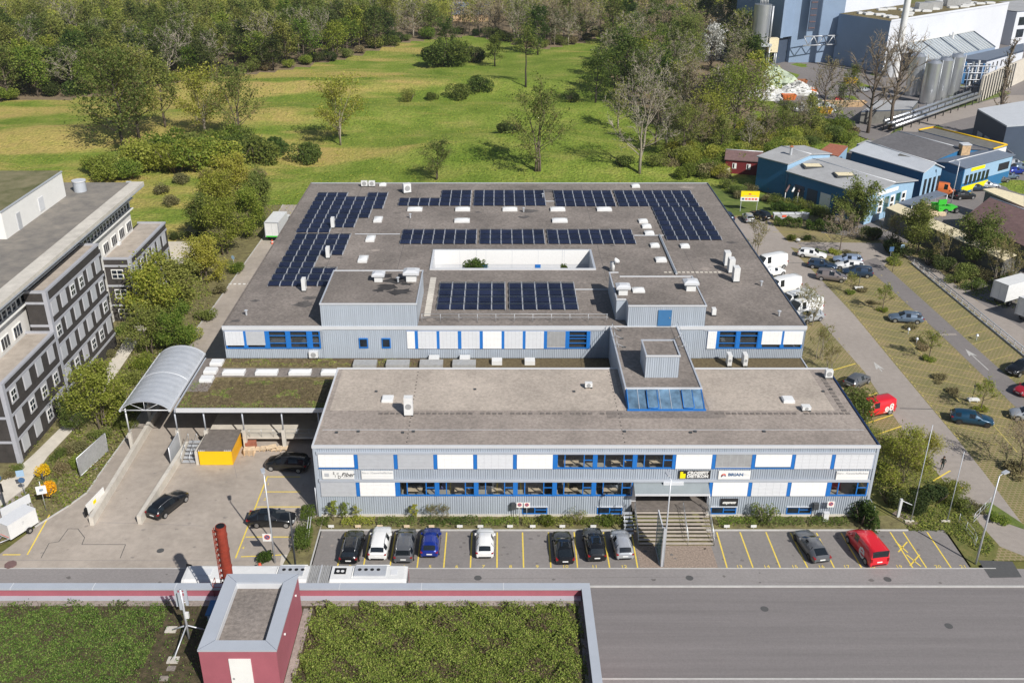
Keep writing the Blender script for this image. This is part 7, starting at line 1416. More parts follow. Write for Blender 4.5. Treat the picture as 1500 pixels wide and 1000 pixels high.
for k, (u, v) in enumerate(((1350,312),(1361,306),(1366,315))):
    x, y = P(u, v, 0); m_ = MB()
    for j in range(6): m_.box(x-2.2,x+2.2,y-0.9+j*0.3,y-0.65+j*0.3,0.1,0.7-0.08*(j%2),'wood_light')
    m_.box(x-1.6,x-1.4,y-0.9,y+0.9,0,0.1,'wood'); m_.box(x+1.4,x+1.6,y-0.9,y+0.9,0,0.1,'wood'); solo('timber_stack', m_, ('stack of pale timber left of the green loader, farthest left','stack of pale timber behind the other timber by the green loader','stack of pale timber touching the green loader')[k], 'timber', (x,y,0))
# ================================================================ STREET FURNITURE
def lamp_post(u, v, h, lean_rz, label, m='galv'):
    x, y = P(u, v, 0); t = thing('street_lamp', label, 'street lamp', (x,y,0), lean_rz); m_ = MB(); m_.tube([(0,0,0),(0,0,h*0.5),(0,0,h)],[0.10,0.08,0.055],m,8); m_.tube([(0,0,h),(0,0.5,h+0.12)],0.045,m,6); m_.build('pole', t, local=True)
    m_ = MB(); m_.prism([(-0.16,0.4),(0.16,0.4),(0.2,1.15),(-0.2,1.15)],h+0.07,h+0.19,m); m_.prism([(-0.12,0.5),(0.12,0.5),(0.15,1.1),(-0.15,1.1)],h+0.05,h+0.069,'lamp_clear'); m_.build('lamp_head', t, local=True)
lamp_post(403,824,9.7,R(20),'tall grey street lamp at the west end of the pavement beside a no parking sign'); lamp_post(971,829,9.7,R(180+190),'tall grey street lamp in front of the entrance stairs'); lamp_post(1429,826,9.9,R(-60),'tall pale grey street lamp on the lawn at the east end of the car bays'); lamp_post(434,838,6.8,R(90),'slim dark grey lamp post standing behind the bus beside the hedge','dark_metal'); lamp_post(1393,298,8.5,R(60),'grey yard lamp between the orange van and the black car')
def no_parking(x, y, z, rz, label, pole=2.0, size=0.7):
    t = thing('no_parking_sign', label, 'sign', (x,y,z), rz); m_ = MB(); m_.box(-size/2,size/2,-0.03,0.0,pole-size/2,pole+size/2,'office_white'); b_ = m_.build('board', t, local=True); m_ = MB(); m_.T = Matrix.Translation((0,-0.03,pole+0.05)) @ Matrix.Rotation(R(90),4,'X'); m_.cyl(0,0,0,0.012,size*0.34,'ink_red',16); m_.cyl(0,0,0.012,0.018,size*0.26,'ink_blue',16); m_.build('symbol', b_, local=True); m_ = MB(); m_.T = Matrix.Translation((0,-0.056,pole+0.05)) @ Matrix.Rotation(R(45),4,'Y'); m_.box(-size*0.26,size*0.26,0,0.006,-0.03,0.03,'ink_red'); m_.build('slash', b_, local=True)
    if pole > 0.8 and z < 0.5: m_ = MB(); m_.tube([(0,0.04,0),(0,0.04,pole+size/2)],0.03,'galv',6); m_.build('post', t, local=True)
    return t
x, y = P(403,824,0); no_parking(x-0.42,y-0.05,1.6,0,'white no parking sign fixed to the west street lamp',1.4,0.85)
for u, l in ((761,'left of the two white no parking signs in the front hedge'),(771.5,'right of the two white no parking signs in the front hedge')): no_parking(XY(u,755,78.9)[0],78.9,0,0,l,1.85,0.62)
no_parking(XY(1214,755,78.9)[0],78.9,0,0,'white no parking sign near the east corner of the office building',1.95,0.7)
# glass blade wall and flag poles
gx, gy = P(969,829,0); bl = thing('entrance_screen', 'tall greenish glass screen wall with steel edge standing at the foot of the entrance stairs', 'glass wall', (gx,gy,0)); m_ = MB(); m_.box(gx-0.17,gx-0.13,gy+0.1,gy+2.75,0.1,4.25,'screen_panel'); m_.build('pane', bl); m_ = MB(); m_.box(gx-0.1,gx+0.1,gy-0.1,gy+0.1,0,4.4,'galv'); m_.box(gx-0.2,gx-0.1,gy+2.75,gy+2.85,0,4.4,'trim'); m_.box(gx-0.2,gx-0.1,gy+0.1,gy+2.75,4.25,4.36,'trim'); m_.box(gx-0.2,gx-0.1,gy+0.1,gy+2.75,0.0,0.1,'galv'); m_.build('frame', bl)
for (u0, v0, v1, l) in ((1334,764,622,'leftmost of the three thin pale flag poles on the east lawn'),(1387,764,661,'middle one of the three thin pale flag poles on the east lawn'),(1452,766,660,'')):
    if not l: continue
    x, y = P(u0, v0, 0); h = XY(u0, v1, y)[1]; m_ = MB(); m_.tube([(x,y,0),(x,y,h)],[0.05,0.03],'trim_grey',6); m_.box(x-0.6,x+0.3,y-0.12,y+0.12,0,0.16,'concrete_light'); solo('flag_pole', m_, l.replace('three','two').replace('leftmost','left one').replace('middle one','right one'), 'flag pole', (x,y,0))
def post_sign(u, v, h, label, panels, rz=0, m='galv', cat='sign', name='road_sign', pr_=0.035):
    x, y = P(u, v, 0); t = thing(name, label, cat, (x,y,0), rz); m_ = MB(); m_.tube([(0,0,0),(0,0,h)],pr_,m,6); m_.build('post', t, local=True)
    for (z_, w_, h_, c, r_) in panels:
        m_ = MB()
        if r_: m_.T = Matrix.Translation((0,-0.05,z_)) @ Matrix.Rotation(R(90),4,'X'); m_.cyl(0,0,0,0.02,w_/2,c,16)
        else: m_.box(-w_/2,w_/2,-0.07,-0.04,z_-h_/2,z_+h_/2,c)
        m_.build('panel', t, local=True)
    return t
post_sign(38,727,3.0,'blue square and round traffic sign on a post by the office path',[(2.9,0.75,0.75,'ink_pale',0),(2.1,0.65,0.65,'ink_blue',1)],R(15)); post_sign(68,748,3.6,'white information board on a grey post between the forsythia bushes',[(2.6,0.95,0.95,'office_white',0),(2.6,0.4,0.3,'ink_pale',0)],R(20)); 
x, y = P(64,703,0)
post_sign(64,706,1.1,'small dark bollard lamp with white cap between the forsythia bushes',[],0,'dark_metal','lamp','bollard_lamp',0.09)
post_sign(12,757,5.2,'dark pole with blue round sign at the west picture edge',[(4.8,0.8,0.8,'ink_blue',1),(3.6,0.5,1.0,'black',0)],0,'dark_metal',pr_=0.09)
post_sign(-2,800,3.0,'red round sign cut by the west picture edge',[(1.6,0.9,0.9,'ink_red',1)],0,'galv')
m_ = MB(); x, y = P(26,752,0); tb = thing('notice_board', 'long white notice board on short posts behind the box trailer', 'board', (x,y,0), R(58)); m_.box(-1.6,1.6,-0.05,0.05,0.5,1.5,'blind_light'); m_.build('board', tb, local=True); m_ = MB(); m_.box(-1.4,-1.3,-0.04,0.04,0,0.5,'galv'); m_.box(1.3,1.4,-0.04,0.04,0,0.5,'galv'); m_.build('posts', tb, local=True)
x, y = P(139,680,0); mp = thing('mesh_panel', 'leaning grey mesh panel in a steel frame beside the driveway', 'panel', (x,y,0), R(78)); m_ = MB(); m_.box(-2.6,2.6,-0.03,0.03,0.25,2.4,'skylight_grey'); m_.build('panel', mp, local=True); m_ = MB()
for a, b in (((-2.65,0.2),(2.65,0.2)),((2.65,0.2),(2.65,2.45)),((2.65,2.45),(-2.65,2.45)),((-2.65,2.45),(-2.65,0.2))): m_.tube([(a[0],0,a[1]),(b[0],0,b[1])],0.06,'trim',4)
m_.tube([(-2.65,0,0),(-2.65,0,2.4)],0.06,'trim',4); m_.tube([(2.65,0,0),(2.65,0,2.4)],0.06,'trim',4); m_.build('frame', mp, local=True)
x, y = P(140,728,0); wb = thing('warning_board', 'white board with yellow mark and black end on the ramp wall', 'board', (-41.1,80.8,0), R(80)); m_ = MB(); m_.box(-1.6,1.6,-0.05,0.05,0.5,1.6,'office_white'); m_.box(-0.5,0.0,-0.07,-0.051,0.9,1.3,'ink_yellow'); m_.box(-2.0,-1.6,-0.06,0.06,0.5,1.3,'black'); m_.build('board', wb, local=True); m_ = MB(); m_.box(-1.4,-1.3,-0.04,0.04,0,0.5,'galv'); m_.box(1.3,1.4,-0.04,0.04,0,0.5,'galv'); m_.build('posts', wb, local=True)
m_ = MB(); x, y = P(258,669,0); m_.box(x-0.06,x+0.06,y-1.6,y+1.6,0.2,2.2,'galv'); m_.tube([(x,y-1.7,0),(x,y-1.7,2.3)],0.06,'trim',5); m_.tube([(x,y+1.7,0),(x,y+1.7,2.3)],0.06,'trim',5); solo('steel_gate', m_, 'open narrow steel gate leaf at the top of the ramp wall', 'gate', (x,y,0))
# hydrant, planters, bollards and stones
x, y = P(382,838,0); hy = thing('hydrant', 'red and dark blue fire hydrant on a pale concrete pad by the hedge', 'hydrant', (x,y,0)); m_ = MB(); m_.cyl(0,0,0,0.75,0.15,'ink_blue',10); m_.build('barrel', hy, local=True); m_ = MB(); m_.cyl(0,0,0.75,1.05,0.19,'ink_red',10,r2=0.12); m_.T = Matrix.Translation((0,0,0.62)) @ Matrix.Rotation(R(90),4,'Y'); m_.cyl(0,0,-0.28,0.28,0.07,'ink_red',8); m_.build('cap', hy, local=True)
sheet('concrete_pad', [P(412,812),P(432,812),P(432,836),P(409,836)], 0.012, 'concrete_light')
G_ = 'small bay number plates in the front hedge'
for u, m_n in ((487,'white_paint'),(526,'wood_light'),(558,'wood_light'),(597,'wood_light'),(633,'wood_light'),(674,'white_paint'),(704,'white_paint'),(747,'white_paint'),(780,'white_paint'),(823,'white_paint'),(868,'white_paint'),(1062,'white_paint'),(1101,'white_paint')):
    x = P(u, 764, 0.3)[0]; m_ = MB(); m_.box(x-0.28,x+0.28,77.35,77.42,0.25,0.52,m_n); m_.box(x-0.03,x+0.03,77.42,77.46,0,0.5,'galv'); solo('bay_plate', m_, 'small white plate on a stake in front of the hedge' if m_n == 'white_paint' else 'small sandy orange plate on a stake in front of the hedge', 'plate', (x,77.4,0), G_)
m_ = MB(); x, y = P(104,830,0); m_.cyl(-45.9,71.9,0,0.12,0.55,'tile_brown',8); solo('kerb_stone', m_, 'brown stone at the yard corner beside the box trailer', 'stone', (-45.9,71.9,0))
# yellow sign board on the rear lawn
x, y = P(1096,310,0); sb = thing('sign_board', 'large yellow and white sign board on two posts on the rear lawn', 'sign', (x,y,0), R(-4)); m_ = MB(); m_.box(-1.75,1.75,-0.05,0.05,2.9,4.1,'ink_yellow'); m_.box(-1.75,1.75,-0.049,0.049,2.1,2.899,'office_white'); m_.build('board', sb, local=True); m_ = MB()
for k in range(5): m_.box(-1.5+k*0.62,-1.05+k*0.62,-0.06,-0.05,2.35,2.7,'ink_blue' if k == 0 else 'ink_red')
m_.box(-0.3,0.2,-0.06,-0.05,3.4,3.65,'ink_red'); m_.box(-1.2,1.2,-0.06,-0.05,3.15,3.22,'ink_grey'); m_.build('lettering', sb, local=True)
for xx in (-1.6,1.5): m_ = MB(); m_.box(xx,xx+0.1,0.05,0.13,0,4.1,'galv'); m_.build('post', sb, local=True)
# recycling bins
for k, u in enumerate((1137,1147,1158,1168,1178)):
    x, y = P(u, 322, 0); t = thing('waste_bin', ('grey waste bin at the left end of the row between the hedges','grey waste bin with reddish label second from the left between the hedges','grey waste bin in the middle of the row between the hedges','grey waste bin second from the right between the hedges','grey waste bin standing slanted at the right end of the row')[k], 'bin', (x,y,0), R(0 if k < 4 else -35), 'waste bins between the hedges'); m_ = MB(); m_.add([(-0.6,-0.4,0.15),(0.6,-0.4,0.15),(0.6,0.4,0.15),(-0.6,0.4,0.15),(-0.68,-0.5,1.25),(0.68,-0.5,1.25),(0.68,0.5,1.25),(-0.68,0.5,1.25)],[(0,1,5,4),(1,2,6,5),(2,3,7,6),(3,0,4,7),(0,3,2,1)],'blind_grey')
    if k == 1: m_.box(-0.4,0.4,-0.53,-0.5,0.7,1.1,'ink_red')
    m_.build('body', t, local=True); m_ = MB(); m_.box(-0.72,0.72,-0.55,0.52,1.25,1.36,'blind_light'); m_.build('lid', t, local=True); m_ = MB()
    for a in (-0.5,0.5):
        for b in (-0.35,0.35): m_.cyl(a,b,0,0.15,0.08,'black',8)
    m_.build('wheels', t, local=True)
for u, v, l in ((1169,352,'white round stone ball between two low shrubs at the lane corner'),(1437,405,'white globe garden lamp under the east trees')): x, y = P(u, v, 0.3); m_ = MB(); [m_.cyl(x,y,0.12*k,0.12*(k+1),0.45*math.sin(math.pi*(k+0.6)/7),'white_paint',10,r2=0.45*math.sin(math.pi*(k+1.6)/7)) for k in range(5)]; solo('stone_ball', m_, l, 'stone', (x,y,0))
for u, v, l in ((1303,375,'blue square sign on a post by the lane island, left one'),(1319,371,'blue round sign on a post by the lane island, right one')): post_sign(u, v+6, 2.2, l, [(2.0,0.8,0.8,'ink_pale' if u > 1310 else 'ink_blue', u > 1310)], R(10))
for u, v, l in ((1258,424,'low white bench with post between the paver rows'),(1425,588,'low white bench with post beside the near young tree')):
    x, y = P(u, v, 0); m_ = MB(); m_.box(x-0.7,x+0.7,y-0.3,y+0.3,0.25,0.42,'white_paint'); m_.box(x-0.5,x-0.4,y-0.2,y+0.2,0,0.25,'galv'); m_.box(x+0.4,x+0.5,y-0.2,y+0.2,0,0.25,'galv'); m_.tube([(x,y+0.3,0),(x,y+0.3,1.9)],0.05,'dark_metal',5); m_.cyl(x,y+0.3,1.9,2.1,0.14,'dark_metal',8); solo('bench', m_, l, 'bench', (x,y,0))
for u, v, l in ((1430,498,'small grey cone lamp between the dry shrubs, upper one'),(1342,503,'small grey cone lamp between the dry shrubs, lower one'),(1330,489,'small grey cone lamp beside the blue grey estate car')): x, y = P(u, v, 0); m_ = MB(); m_.cyl(x,y,0,0.7,0.06,'galv',6); m_.cyl(x,y,0.7,0.95,0.24,'galv',8,r2=0.1); solo('garden_lamp', m_, l, 'lamp', (x,y,0))
# guard rail fence of the upper road
fn_ = thing('guard_rail', 'long grey guard rail on posts between the paver bays and the upper road', 'railing', (70.6,130,0)); p0 = Vector(P(1338,386,0)); p1 = Vector(P(1500,519,0)); p1 = p1+(p1-p0)*0.25; m_ = MB()
for z in (0.45,0.85): m_.tube([(p0.x,p0.y,z),(p1.x,p1.y,z)],0.06 if z < 0.8 else 0.09,'galv',4)
m_.build('rail', fn_); m_ = MB()
for k in range(24): p = p0.lerp(p1,k/23); m_.box(p.x-0.05,p.x+0.05,p.y-0.05,p.y+0.05,0,0.9,'galv')
m_.build('posts', fn_)
m_ = MB(); m_.prism([(p0.x-0.45,p0.y),(p1.x-0.45,p1.y),(p1.x-0.2,p1.y),(p0.x-0.2,p0.y)],-0.05,0.18,'kerb'); struct('kerb', m_)
# fence and gate on the east lawn
def fence_line(pts, h, label, gap=1.0):
    t = thing('wire_fence', label, 'fence', (pts[0][0],pts[0][1],0)); m_ = MB(); m2 = MB()
    for a, b in zip(pts[:-1], pts[1:]):
        a = Vector(a); b = Vector(b); n_ = max(1,int((b-a).length/gap))
        for k in range(n_+1): p = a.lerp(b,k/n_); m_.tube([(p.x,p.y,0),(p.x,p.y,h)],0.025,'galv',4)
        for z in (0.12,h*0.5,h-0.03): m2.tube([(a.x,a.y,z),(b.x,b.y,z)],0.018,'galv',4)
    m_.build('posts', t); m2.build('rails', t)
fence_line([P(1404,765),P(1425,790),P(1428,800)],1.1,'low grey tube fence on the east lawn next to the lamp post'); fence_line([P(1425,766),P(1448,742)],1.2,'low grey tube fence at the road side of the east lawn')
t = thing('pole_gate', 'white upright post with slanted arm on the east lawn by the shrubs', 'barrier', (*P(1315,757),0)); m_ = MB(); m_.box(-0.12,0.12,-0.12,0.12,0,2.2,'trim'); m_.build('post', t, local=True); m_ = MB(); m_.tube([(0.1,0,2.0),(1.6,0.4,1.1)],0.05,'trim',5); m_.build('arm', t, local=True)
m_ = MB(); x, y = P(1203,752,0); m_.box(x-0.25,x+0.25,78.6,78.9,0,1.0,'white_metal'); m_.box(x-0.28,x+0.28,78.57,78.93,1.0,1.08,'trim'); solo('meter_box', m_, 'small white meter box in the hedge under the east wall', 'box', (x,78.7,0))
m_ = MB(); x = XY(1197,720,FY)[0]; m_.box(x-0.26,x+0.26,FY-0.5,FY-0.15,1.2,1.9,'dark_metal'); m_.tube([(x,FY-0.3,0),(x,FY-0.3,1.2)],0.04,'dark_metal',5); solo('letter_box', m_, 'dark box on a post left of the east no parking sign', 'box', (x,FY-0.3,0)); m_ = MB(); x = XY(753.5,740,FY)[0]; m_.box(x-0.3,x+0.1,FY-0.5,FY-0.15,1.2,1.9,'dark_metal'); m_.tube([(x-0.1,FY-0.3,0),(x-0.1,FY-0.3,1.2)],0.04,'dark_metal',5); solo('letter_box', m_, 'dark box on a post left of the paired no parking signs', 'box', (x,FY-0.3,0))
m_ = MB(); x, y = P(399,357,0); m_.cyl(x,y,0,0.75,0.25,'ink_red',8,r2=0.08); m_.cyl(x,y,0.3,0.45,0.2,'white_paint',8,r2=0.16); solo('traffic_cone', m_, 'red traffic cone behind the white box lorry', 'cone', (x,y,0))
post_sign(344,397,2.6,'small blue round sign beside the west driveway',[(2.4,0.7,0.7,'ink_pale',1)],R(-30))
x, y = P(350,416,0)
mk = MB()
for k in range(5): mk.box(x-1.6+k*0.75,x-1.2+k*0.75,y-0.2,y+0.2,0.004,0.05,'white_paint')
struct('road_hump', mk)
# ---------------------------------------------------------------- person walking on the east road edge
def person(u, v, rz, label):
    x, y = P(u, v, 0); t = thing('person', label, 'person', (x,y,0.0), rz)
    mat('skin', (0.55,0.33,0.24), 0.6); mat('hair', (0.05,0.03,0.02), 0.8); mat('coat', (0.022,0.028,0.024), 0.8); mat('trousers', (0.02,0.045,0.05), 0.8); mat('shoes', (0.02,0.02,0.02), 0.6)
    J = dict(pel=((0,0,.98),.15),ch=((0,.01,1.28),.17),nk=((0,.02,1.48),.065),hd=((0,.045,1.62),.105),tp=((0,.04,1.72),.075),
             sl=((.19,0,1.42),.07),el=((.25,-.06,1.15),.05),wl=((.22,.10,.94),.035),fl=((.21,.13,.86),.028),sr=((-.19,0,1.42),.07),er=((-.26,.02,1.16),.05),wr=((-.20,.2,1.05),.035),fr=((-.17,.26,1.0),.028),
             hl=((.10,0,.90),.10),kl=((.11,.14,.50),.065),al=((.11,.02,.10),.045),tl=((.11,.16,.04),.04),hr=((-.10,0,.90),.10),kr=((-.11,.02,.50),.065),ar=((-.11,-.18,.14),.045),tr=((-.11,-.06,.04),.04))
    E_ = [('pel','ch'),('ch','nk'),('nk','hd'),('hd','tp'),('ch','sl'),('sl','el'),('el','wl'),('wl','fl'),('ch','sr'),('sr','er'),('er','wr'),('wr','fr'),('pel','hl'),('hl','kl'),('kl','al'),('al','tl'),('pel','hr'),('hr','kr'),('kr','ar'),('ar','tr')]
    ks = list(J); me = bpy.data.meshes.new('body'); me.from_pydata([J[k][0] for k in ks],[(ks.index(a),ks.index(b)) for a,b in E_],[]); o = bpy.data.objects.new('body', me); COL.objects.link(o)
    sk_ = o.modifiers.new('skin','SKIN'); lay = me.skin_vertices[0] if me.skin_vertices else None
    if lay is None:
        bm = bmesh.new(); bm.from_mesh(me); bm.verts.layers.skin.verify(); bm.to_mesh(me); bm.free(); lay = me.skin_vertices[0]
    for i, k in enumerate(ks): lay.data[i].radius = (J[k][1],J[k][1]*0.85); lay.data[i].use_root = (k == 'pel')
    o.modifiers.new('sub','SUBSURF').levels = 1
    dg = bpy.context.evaluated_depsgraph_get(); m2 = bpy.data.meshes.new_from_object(o.evaluated_get(dg)); bpy.data.objects.remove(o)
    o = bpy.data.objects.new('body', m2); COL.objects.link(o); o.parent = t; m2.materials.clear()
    for k in ('coat','trousers','skin','shoes'): m2.materials.append(M[k])
    for p in m2.polygons:
        c = p.center; p.use_smooth = True
        p.material_index = 2 if (c.z > 1.5 or (c.z < 0.97 and abs(c.x) > 0.15 and c.z > 0.8 and c.y > 0.07) or (c.y > 0.22 and c.z > 0.9)) else (0 if c.z > 0.93 else (1 if c.z > 0.12 else 3))
    hm = MB(); hm.cyl(0,0.02,1.66,1.72,0.118,'hair',10); hm.cyl(0,0.02,1.72,1.79,0.118,'hair',10,r2=0.05); hm.cyl(0,-0.03,1.52,1.66,0.105,'hair',10); hm.build('hair', t, local=True)
    for s in (-0.04,0.04): f_ = MB(); f_.box(s-0.014,s+0.014,0.14,0.152,1.625,1.64,'black'); f_.build('eye', t, local=True)
    f_ = MB(); f_.box(-0.014,0.014,0.145,0.172,1.585,1.62,'skin'); f_.build('nose', t, local=True)
    for sx_, fx_, fy_, fz_ in ((1,.21,.13,.86),(-1,-.17,.26,1.0)):
        f_ = MB()
        for j in range(4): f_.tube([(fx_+sx_*0.0+(j-1.5)*0.017,fy_+0.01,fz_),(fx_+(j-1.5)*0.018,fy_+0.03,fz_-0.05+0.004*abs(j-1)),(fx_+(j-1.5)*0.016,fy_+0.03,fz_-0.085+0.008*abs(j-1))],[0.009,0.008,0.007],'skin',5)
        f_.tube([(fx_-sx_*0.03,fy_+0.01,fz_+0.03),(fx_-sx_*0.05,fy_+0.03,fz_-0.02)],0.010,'skin',5); f_.build('fingers', t, local=True)
    return t
person(1379,688,R(160),'person in dark clothes with dark hair walking at the road edge beside the olive shrub')
# ================================================================ VEGETATION
def leaf_quads(mb, pts, size, m, rng, up=0.55, asp=0.7):
    vs = []; fs = []
    for p in pts:
        n = Vector((rng.gauss(0,1)+up*0.4, rng.gauss(0,1)-up*0.9, rng.gauss(0,1)+up*2.4)); 
        if n.length < 1e-3: n = Vector((0,0,1))
        n.normalize(); a = n.orthogonal().normalized(); th = rng.random()*6.283; b = n.cross(a); c, s = math.cos(th), math.sin(th); a, b = a*c+b*s, b*c-a*s
        z = size*rng.uniform(0.6,1.35); a = a*z*0.5; b = b*z*0.5*asp; k = len(vs)
        vs += [tuple(p-a*0.9), tuple(p+b), tuple(p+a*1.1), tuple(p-b)]; fs.append((k,k+1,k+2,k+3))
    mb.add(vs, fs, m)
def skeleton(seed, H, spread, trunk_h, limbs, subs, twigs, lean=0.0, multi=1, up=0.5, droop=0.0, flat=False):
    rg = random.Random(seed); segs = {0:[],1:[],2:[],3:[]}; ends = []
    for s in range(multi):
        base = Vector((0,0,0)) if multi == 1 else Vector((rg.uniform(-.5,.5)*multi*0.35, rg.uniform(-.5,.5)*multi*0.35, 0))
        dirx = Vector((rg.uniform(-1,1), rg.uniform(-1,1), 0))*(lean if multi == 1 else 0.28); pts = [base-Vector((0,0,0.3))]; n = 6; top = H*rg.uniform(0.74,0.88)
        for i in range(1,n+1): t = i/n; pts.append(base+dirx*top*t*t+Vector((rg.gauss(0,.02)*H*t, rg.gauss(0,.02)*H*t, top*t)))
        r0 = H*0.020/(multi**0.4); segs[0].append((pts,[r0*(1-0.82*i/n) for i in range(n+1)]))
        nl = max(3, limbs//multi)
        for l in range(nl):
            t = trunk_h+(0.97-trunk_h)*(l+rg.random()*0.6)/nl; f = t*n; i = min(n-1,int(f)); p0 = pts[i].lerp(pts[i+1], f-i); az = l*2.4+rg.uniform(-.5,.5)
            rel = (t-trunk_h)/(1-trunk_h); ln = spread*(0.55+0.55*math.sin(math.pi*min(1,0.25+0.75*rel)))*rg.uniform(0.75,1.15) if not flat else spread*rg.uniform(.8,1.1)
            el = up*rg.uniform(0.6,1.3)+rel*0.7; d = Vector((math.cos(az)*math.cos(el), math.sin(az)*math.cos(el), math.sin(el)))
            lp = [p0, p0+d*ln*0.4+Vector((0,0,-droop*ln*0.02)), p0+d*ln*0.75+Vector((rg.gauss(0,.06)*ln, rg.gauss(0,.06)*ln, ln*0.06-droop*ln*0.1)), p0+d*ln+Vector((rg.gauss(0,.1)*ln, rg.gauss(0,.1)*ln, ln*0.14-droop*ln*0.25))]
            rl = r0*0.42*(1-0.5*rel); segs[1].append((lp,[rl,rl*.7,rl*.45,rl*.15]))
            for k in range(subs):
                q = 0.3+0.7*(k+rg.random())/subs; fi = q*3; j = min(2,int(fi)); sp = lp[j].lerp(lp[j+1], fi-j); sl = ln*rg.uniform(0.22,0.42); sd = (d*0.7+Vector((rg.gauss(0,.6), rg.gauss(0,.6), rg.gauss(0.3,.45)))).normalized()
                se = sp+sd*sl; segs[2].append(([sp,sp.lerp(se,.5)+Vector((0,0,sl*.05)),se],[rl*.35,rl*.22,rl*.06]))
                for w_ in range(twigs):
                    q2 = rg.uniform(.25,1); tp = sp.lerp(se,q2); td = (sd*0.6+Vector((rg.gauss(0,.7), rg.gauss(0,.7), rg.gauss(0.35,.5)))).normalized(); te = tp+td*sl*rg.uniform(.25,.6); segs[3].append(([tp,te],[max(0.012,rl*.12),0.008])); ends.append((te,sl))
    return segs, ends
def tree_proto(name, seed, H, spread, leafm, nleaf, lsize, barkm='bark', twigm=None, trunk_h=0.25, limbs=16, subs=6, twigs=4, multi=1, up=0.5, puff=0.35, lean=0.03, tw=1.0, flat=False, droop=0.0):
    segs, ends = skeleton(seed, H, spread, trunk_h, limbs, subs, twigs, lean, multi, up, droop, flat); rg = random.Random(seed+77)
    tm = MB()
    for p, r in segs[0]: tm.tube(p, r, barkm, 7)
    for p, r in segs[1]: tm.tube(p, r, barkm, 5)
    cm = MB(); 
    if twigm:
        for p, r in segs[2]: cm.tube(p, [x*tw+0.01 for x in r], twigm, 3)
        for p, r in segs[3]: cm.tube(p, [x*tw+0.008 for x in r], twigm, 3)
    if nleaf:
        pts = []
        dens = [rg.random()**1.6+0.08 for _ in ends]; tot = sum(dens)                # some clumps thick, some thin
        for (e, sl), dn in zip(ends, dens):
            for _ in range(int(nleaf*dn/tot+rg.random())): pts.append(e+Vector((rg.gauss(0,1), rg.gauss(0,1), rg.gauss(0,.8)))*sl*puff)
        leaf_quads(cm, pts, lsize, leafm, rg)
    return tm.mesh('trunk'), cm.mesh('crown')
def plant_tree(pr, loc, rz, sc, label, group=None, name='tree', cat='tree'):
    t = thing(name, label, cat, loc if len(loc) == 3 else (loc[0],loc[1],-0.05), rz, group); t.scale = sc if hasattr(sc,'__len__') else (sc,)*3
    for nm, me in zip(('trunk','crown'), pr): o = bpy.data.objects.new(nm, me); COL.objects.link(o); o.parent = t
    return t
def ball_pts(rg, n, rx, ry, h, lump=7, base=0.0):
    """points through the volume of an uneven mound"""
    L = []
    for i in range(lump):
        a = rg.random()*6.283; q = rg.random()**.5; L.append((rx*0.62*q*math.cos(a), ry*0.62*q*math.sin(a), h*rg.uniform(.35,.68), rg.uniform(.32,.55)))
    out = []
    for _ in range(n):
        cx, cy, cz, k = rg.choice(L); v = Vector((rg.gauss(0,1), rg.gauss(0,1), rg.gauss(0,1))).normalized()*(rg.random()**0.28)
        p = Vector((cx+v.x*rx*k, cy+v.y*ry*k, cz+v.z*h*k*0.85)); 
        if p.z < base: p.z = base+rg.random()*0.25*h
        out.append(p)
    return out
def shrub_mesh(seed, rx, ry, h, leafm, n, lsize, stemm='bark', lump=7, stems=8):
    rg = random.Random(seed); mb = MB()
    for k in range(stems): a = rg.random()*6.283; mb.tube([(0.1*rx*math.cos(a),0.1*ry*math.sin(a),-0.1),(rx*.4*math.cos(a),ry*.4*math.sin(a),h*.45),(rx*.6*math.cos(a),ry*.6*math.sin(a),h*.75)],[0.05*h**.5,0.035*h**.5,0.012],stemm,4)
    leaf_quads(mb, ball_pts(rg, n, rx, ry, h, lump), lsize, leafm, rg); return mb.mesh('shrub')
def plant(me, loc, rz, sc, label, group=None, name='shrub', cat='shrub'):
    o = bpy.data.objects.new(name, me); COL.objects.link(o); o.location = (loc[0],loc[1],loc[2] if len(loc) == 3 else -0.03); o.rotation_euler = (0,0,rz); o.scale = sc if hasattr(sc,'__len__') else (sc,)*3
    return tag(o, label, cat, group)
def hedge(pts, wd, h, leafm, label, seed, dens=70, lsize=0.22, group=None, z=0.0):
    rg = random.Random(seed); mb = MB(); P3 = []
    for a, b in zip(pts[:-1], pts[1:]):
        a = Vector((*a,0)); b = Vector((*b,0)); L_ = (b-a).length; d = (b-a)/max(L_,.01); n_ = Vector((-d.y,d.x,0))
        for _ in range(int(L_*dens*wd*h**.5)+10):
            s_ = rg.random()*L_; q = rg.uniform(-.5,.5); k = 0.85+0.25*math.sin(s_*2.1+seed)*math.sin(s_*0.9); zz = h*k*(rg.random()**0.45); P3.append(a+d*s_+n_*q*wd*(1.0-0.25*(zz/h)**3)+Vector((0,0,zz)))
    leaf_quads(mb, P3, lsize, leafm, rg)
    x = sum(p[0] for p in pts)/len(pts); y = sum(p[1] for p in pts)/len(pts); o = mb.build('hedge', None, (x,y,z) if False else (x,y,0)); o.location.z = z; return tag(o, label, 'hedge', group)
PR = {}
PR['wood_a'] = tree_proto('t', 1, 17, 5.0, 'leaf_olive', 2600, .55, 'bark', 'twig_olive', .22, 18, 6, 4)
PR['wood_b'] = tree_proto('t', 2, 19, 4.6, 'leaf_green', 3000, .58, 'bark_dark', None, .2, 18, 6, 4, puff=.45)
PR['wood_c'] = tree_proto('t', 3, 16, 4.6, 'leaf_dark', 3000, .58, 'bark_dark', None, .12, 18, 6, 4, puff=.5)
PR['wood_d'] = tree_proto('t', 4, 18, 5.0, 'leaf_olive', 1300, .45, 'bark_pale', 'twig_grey', .22, 20, 8, 6, tw=1.8)
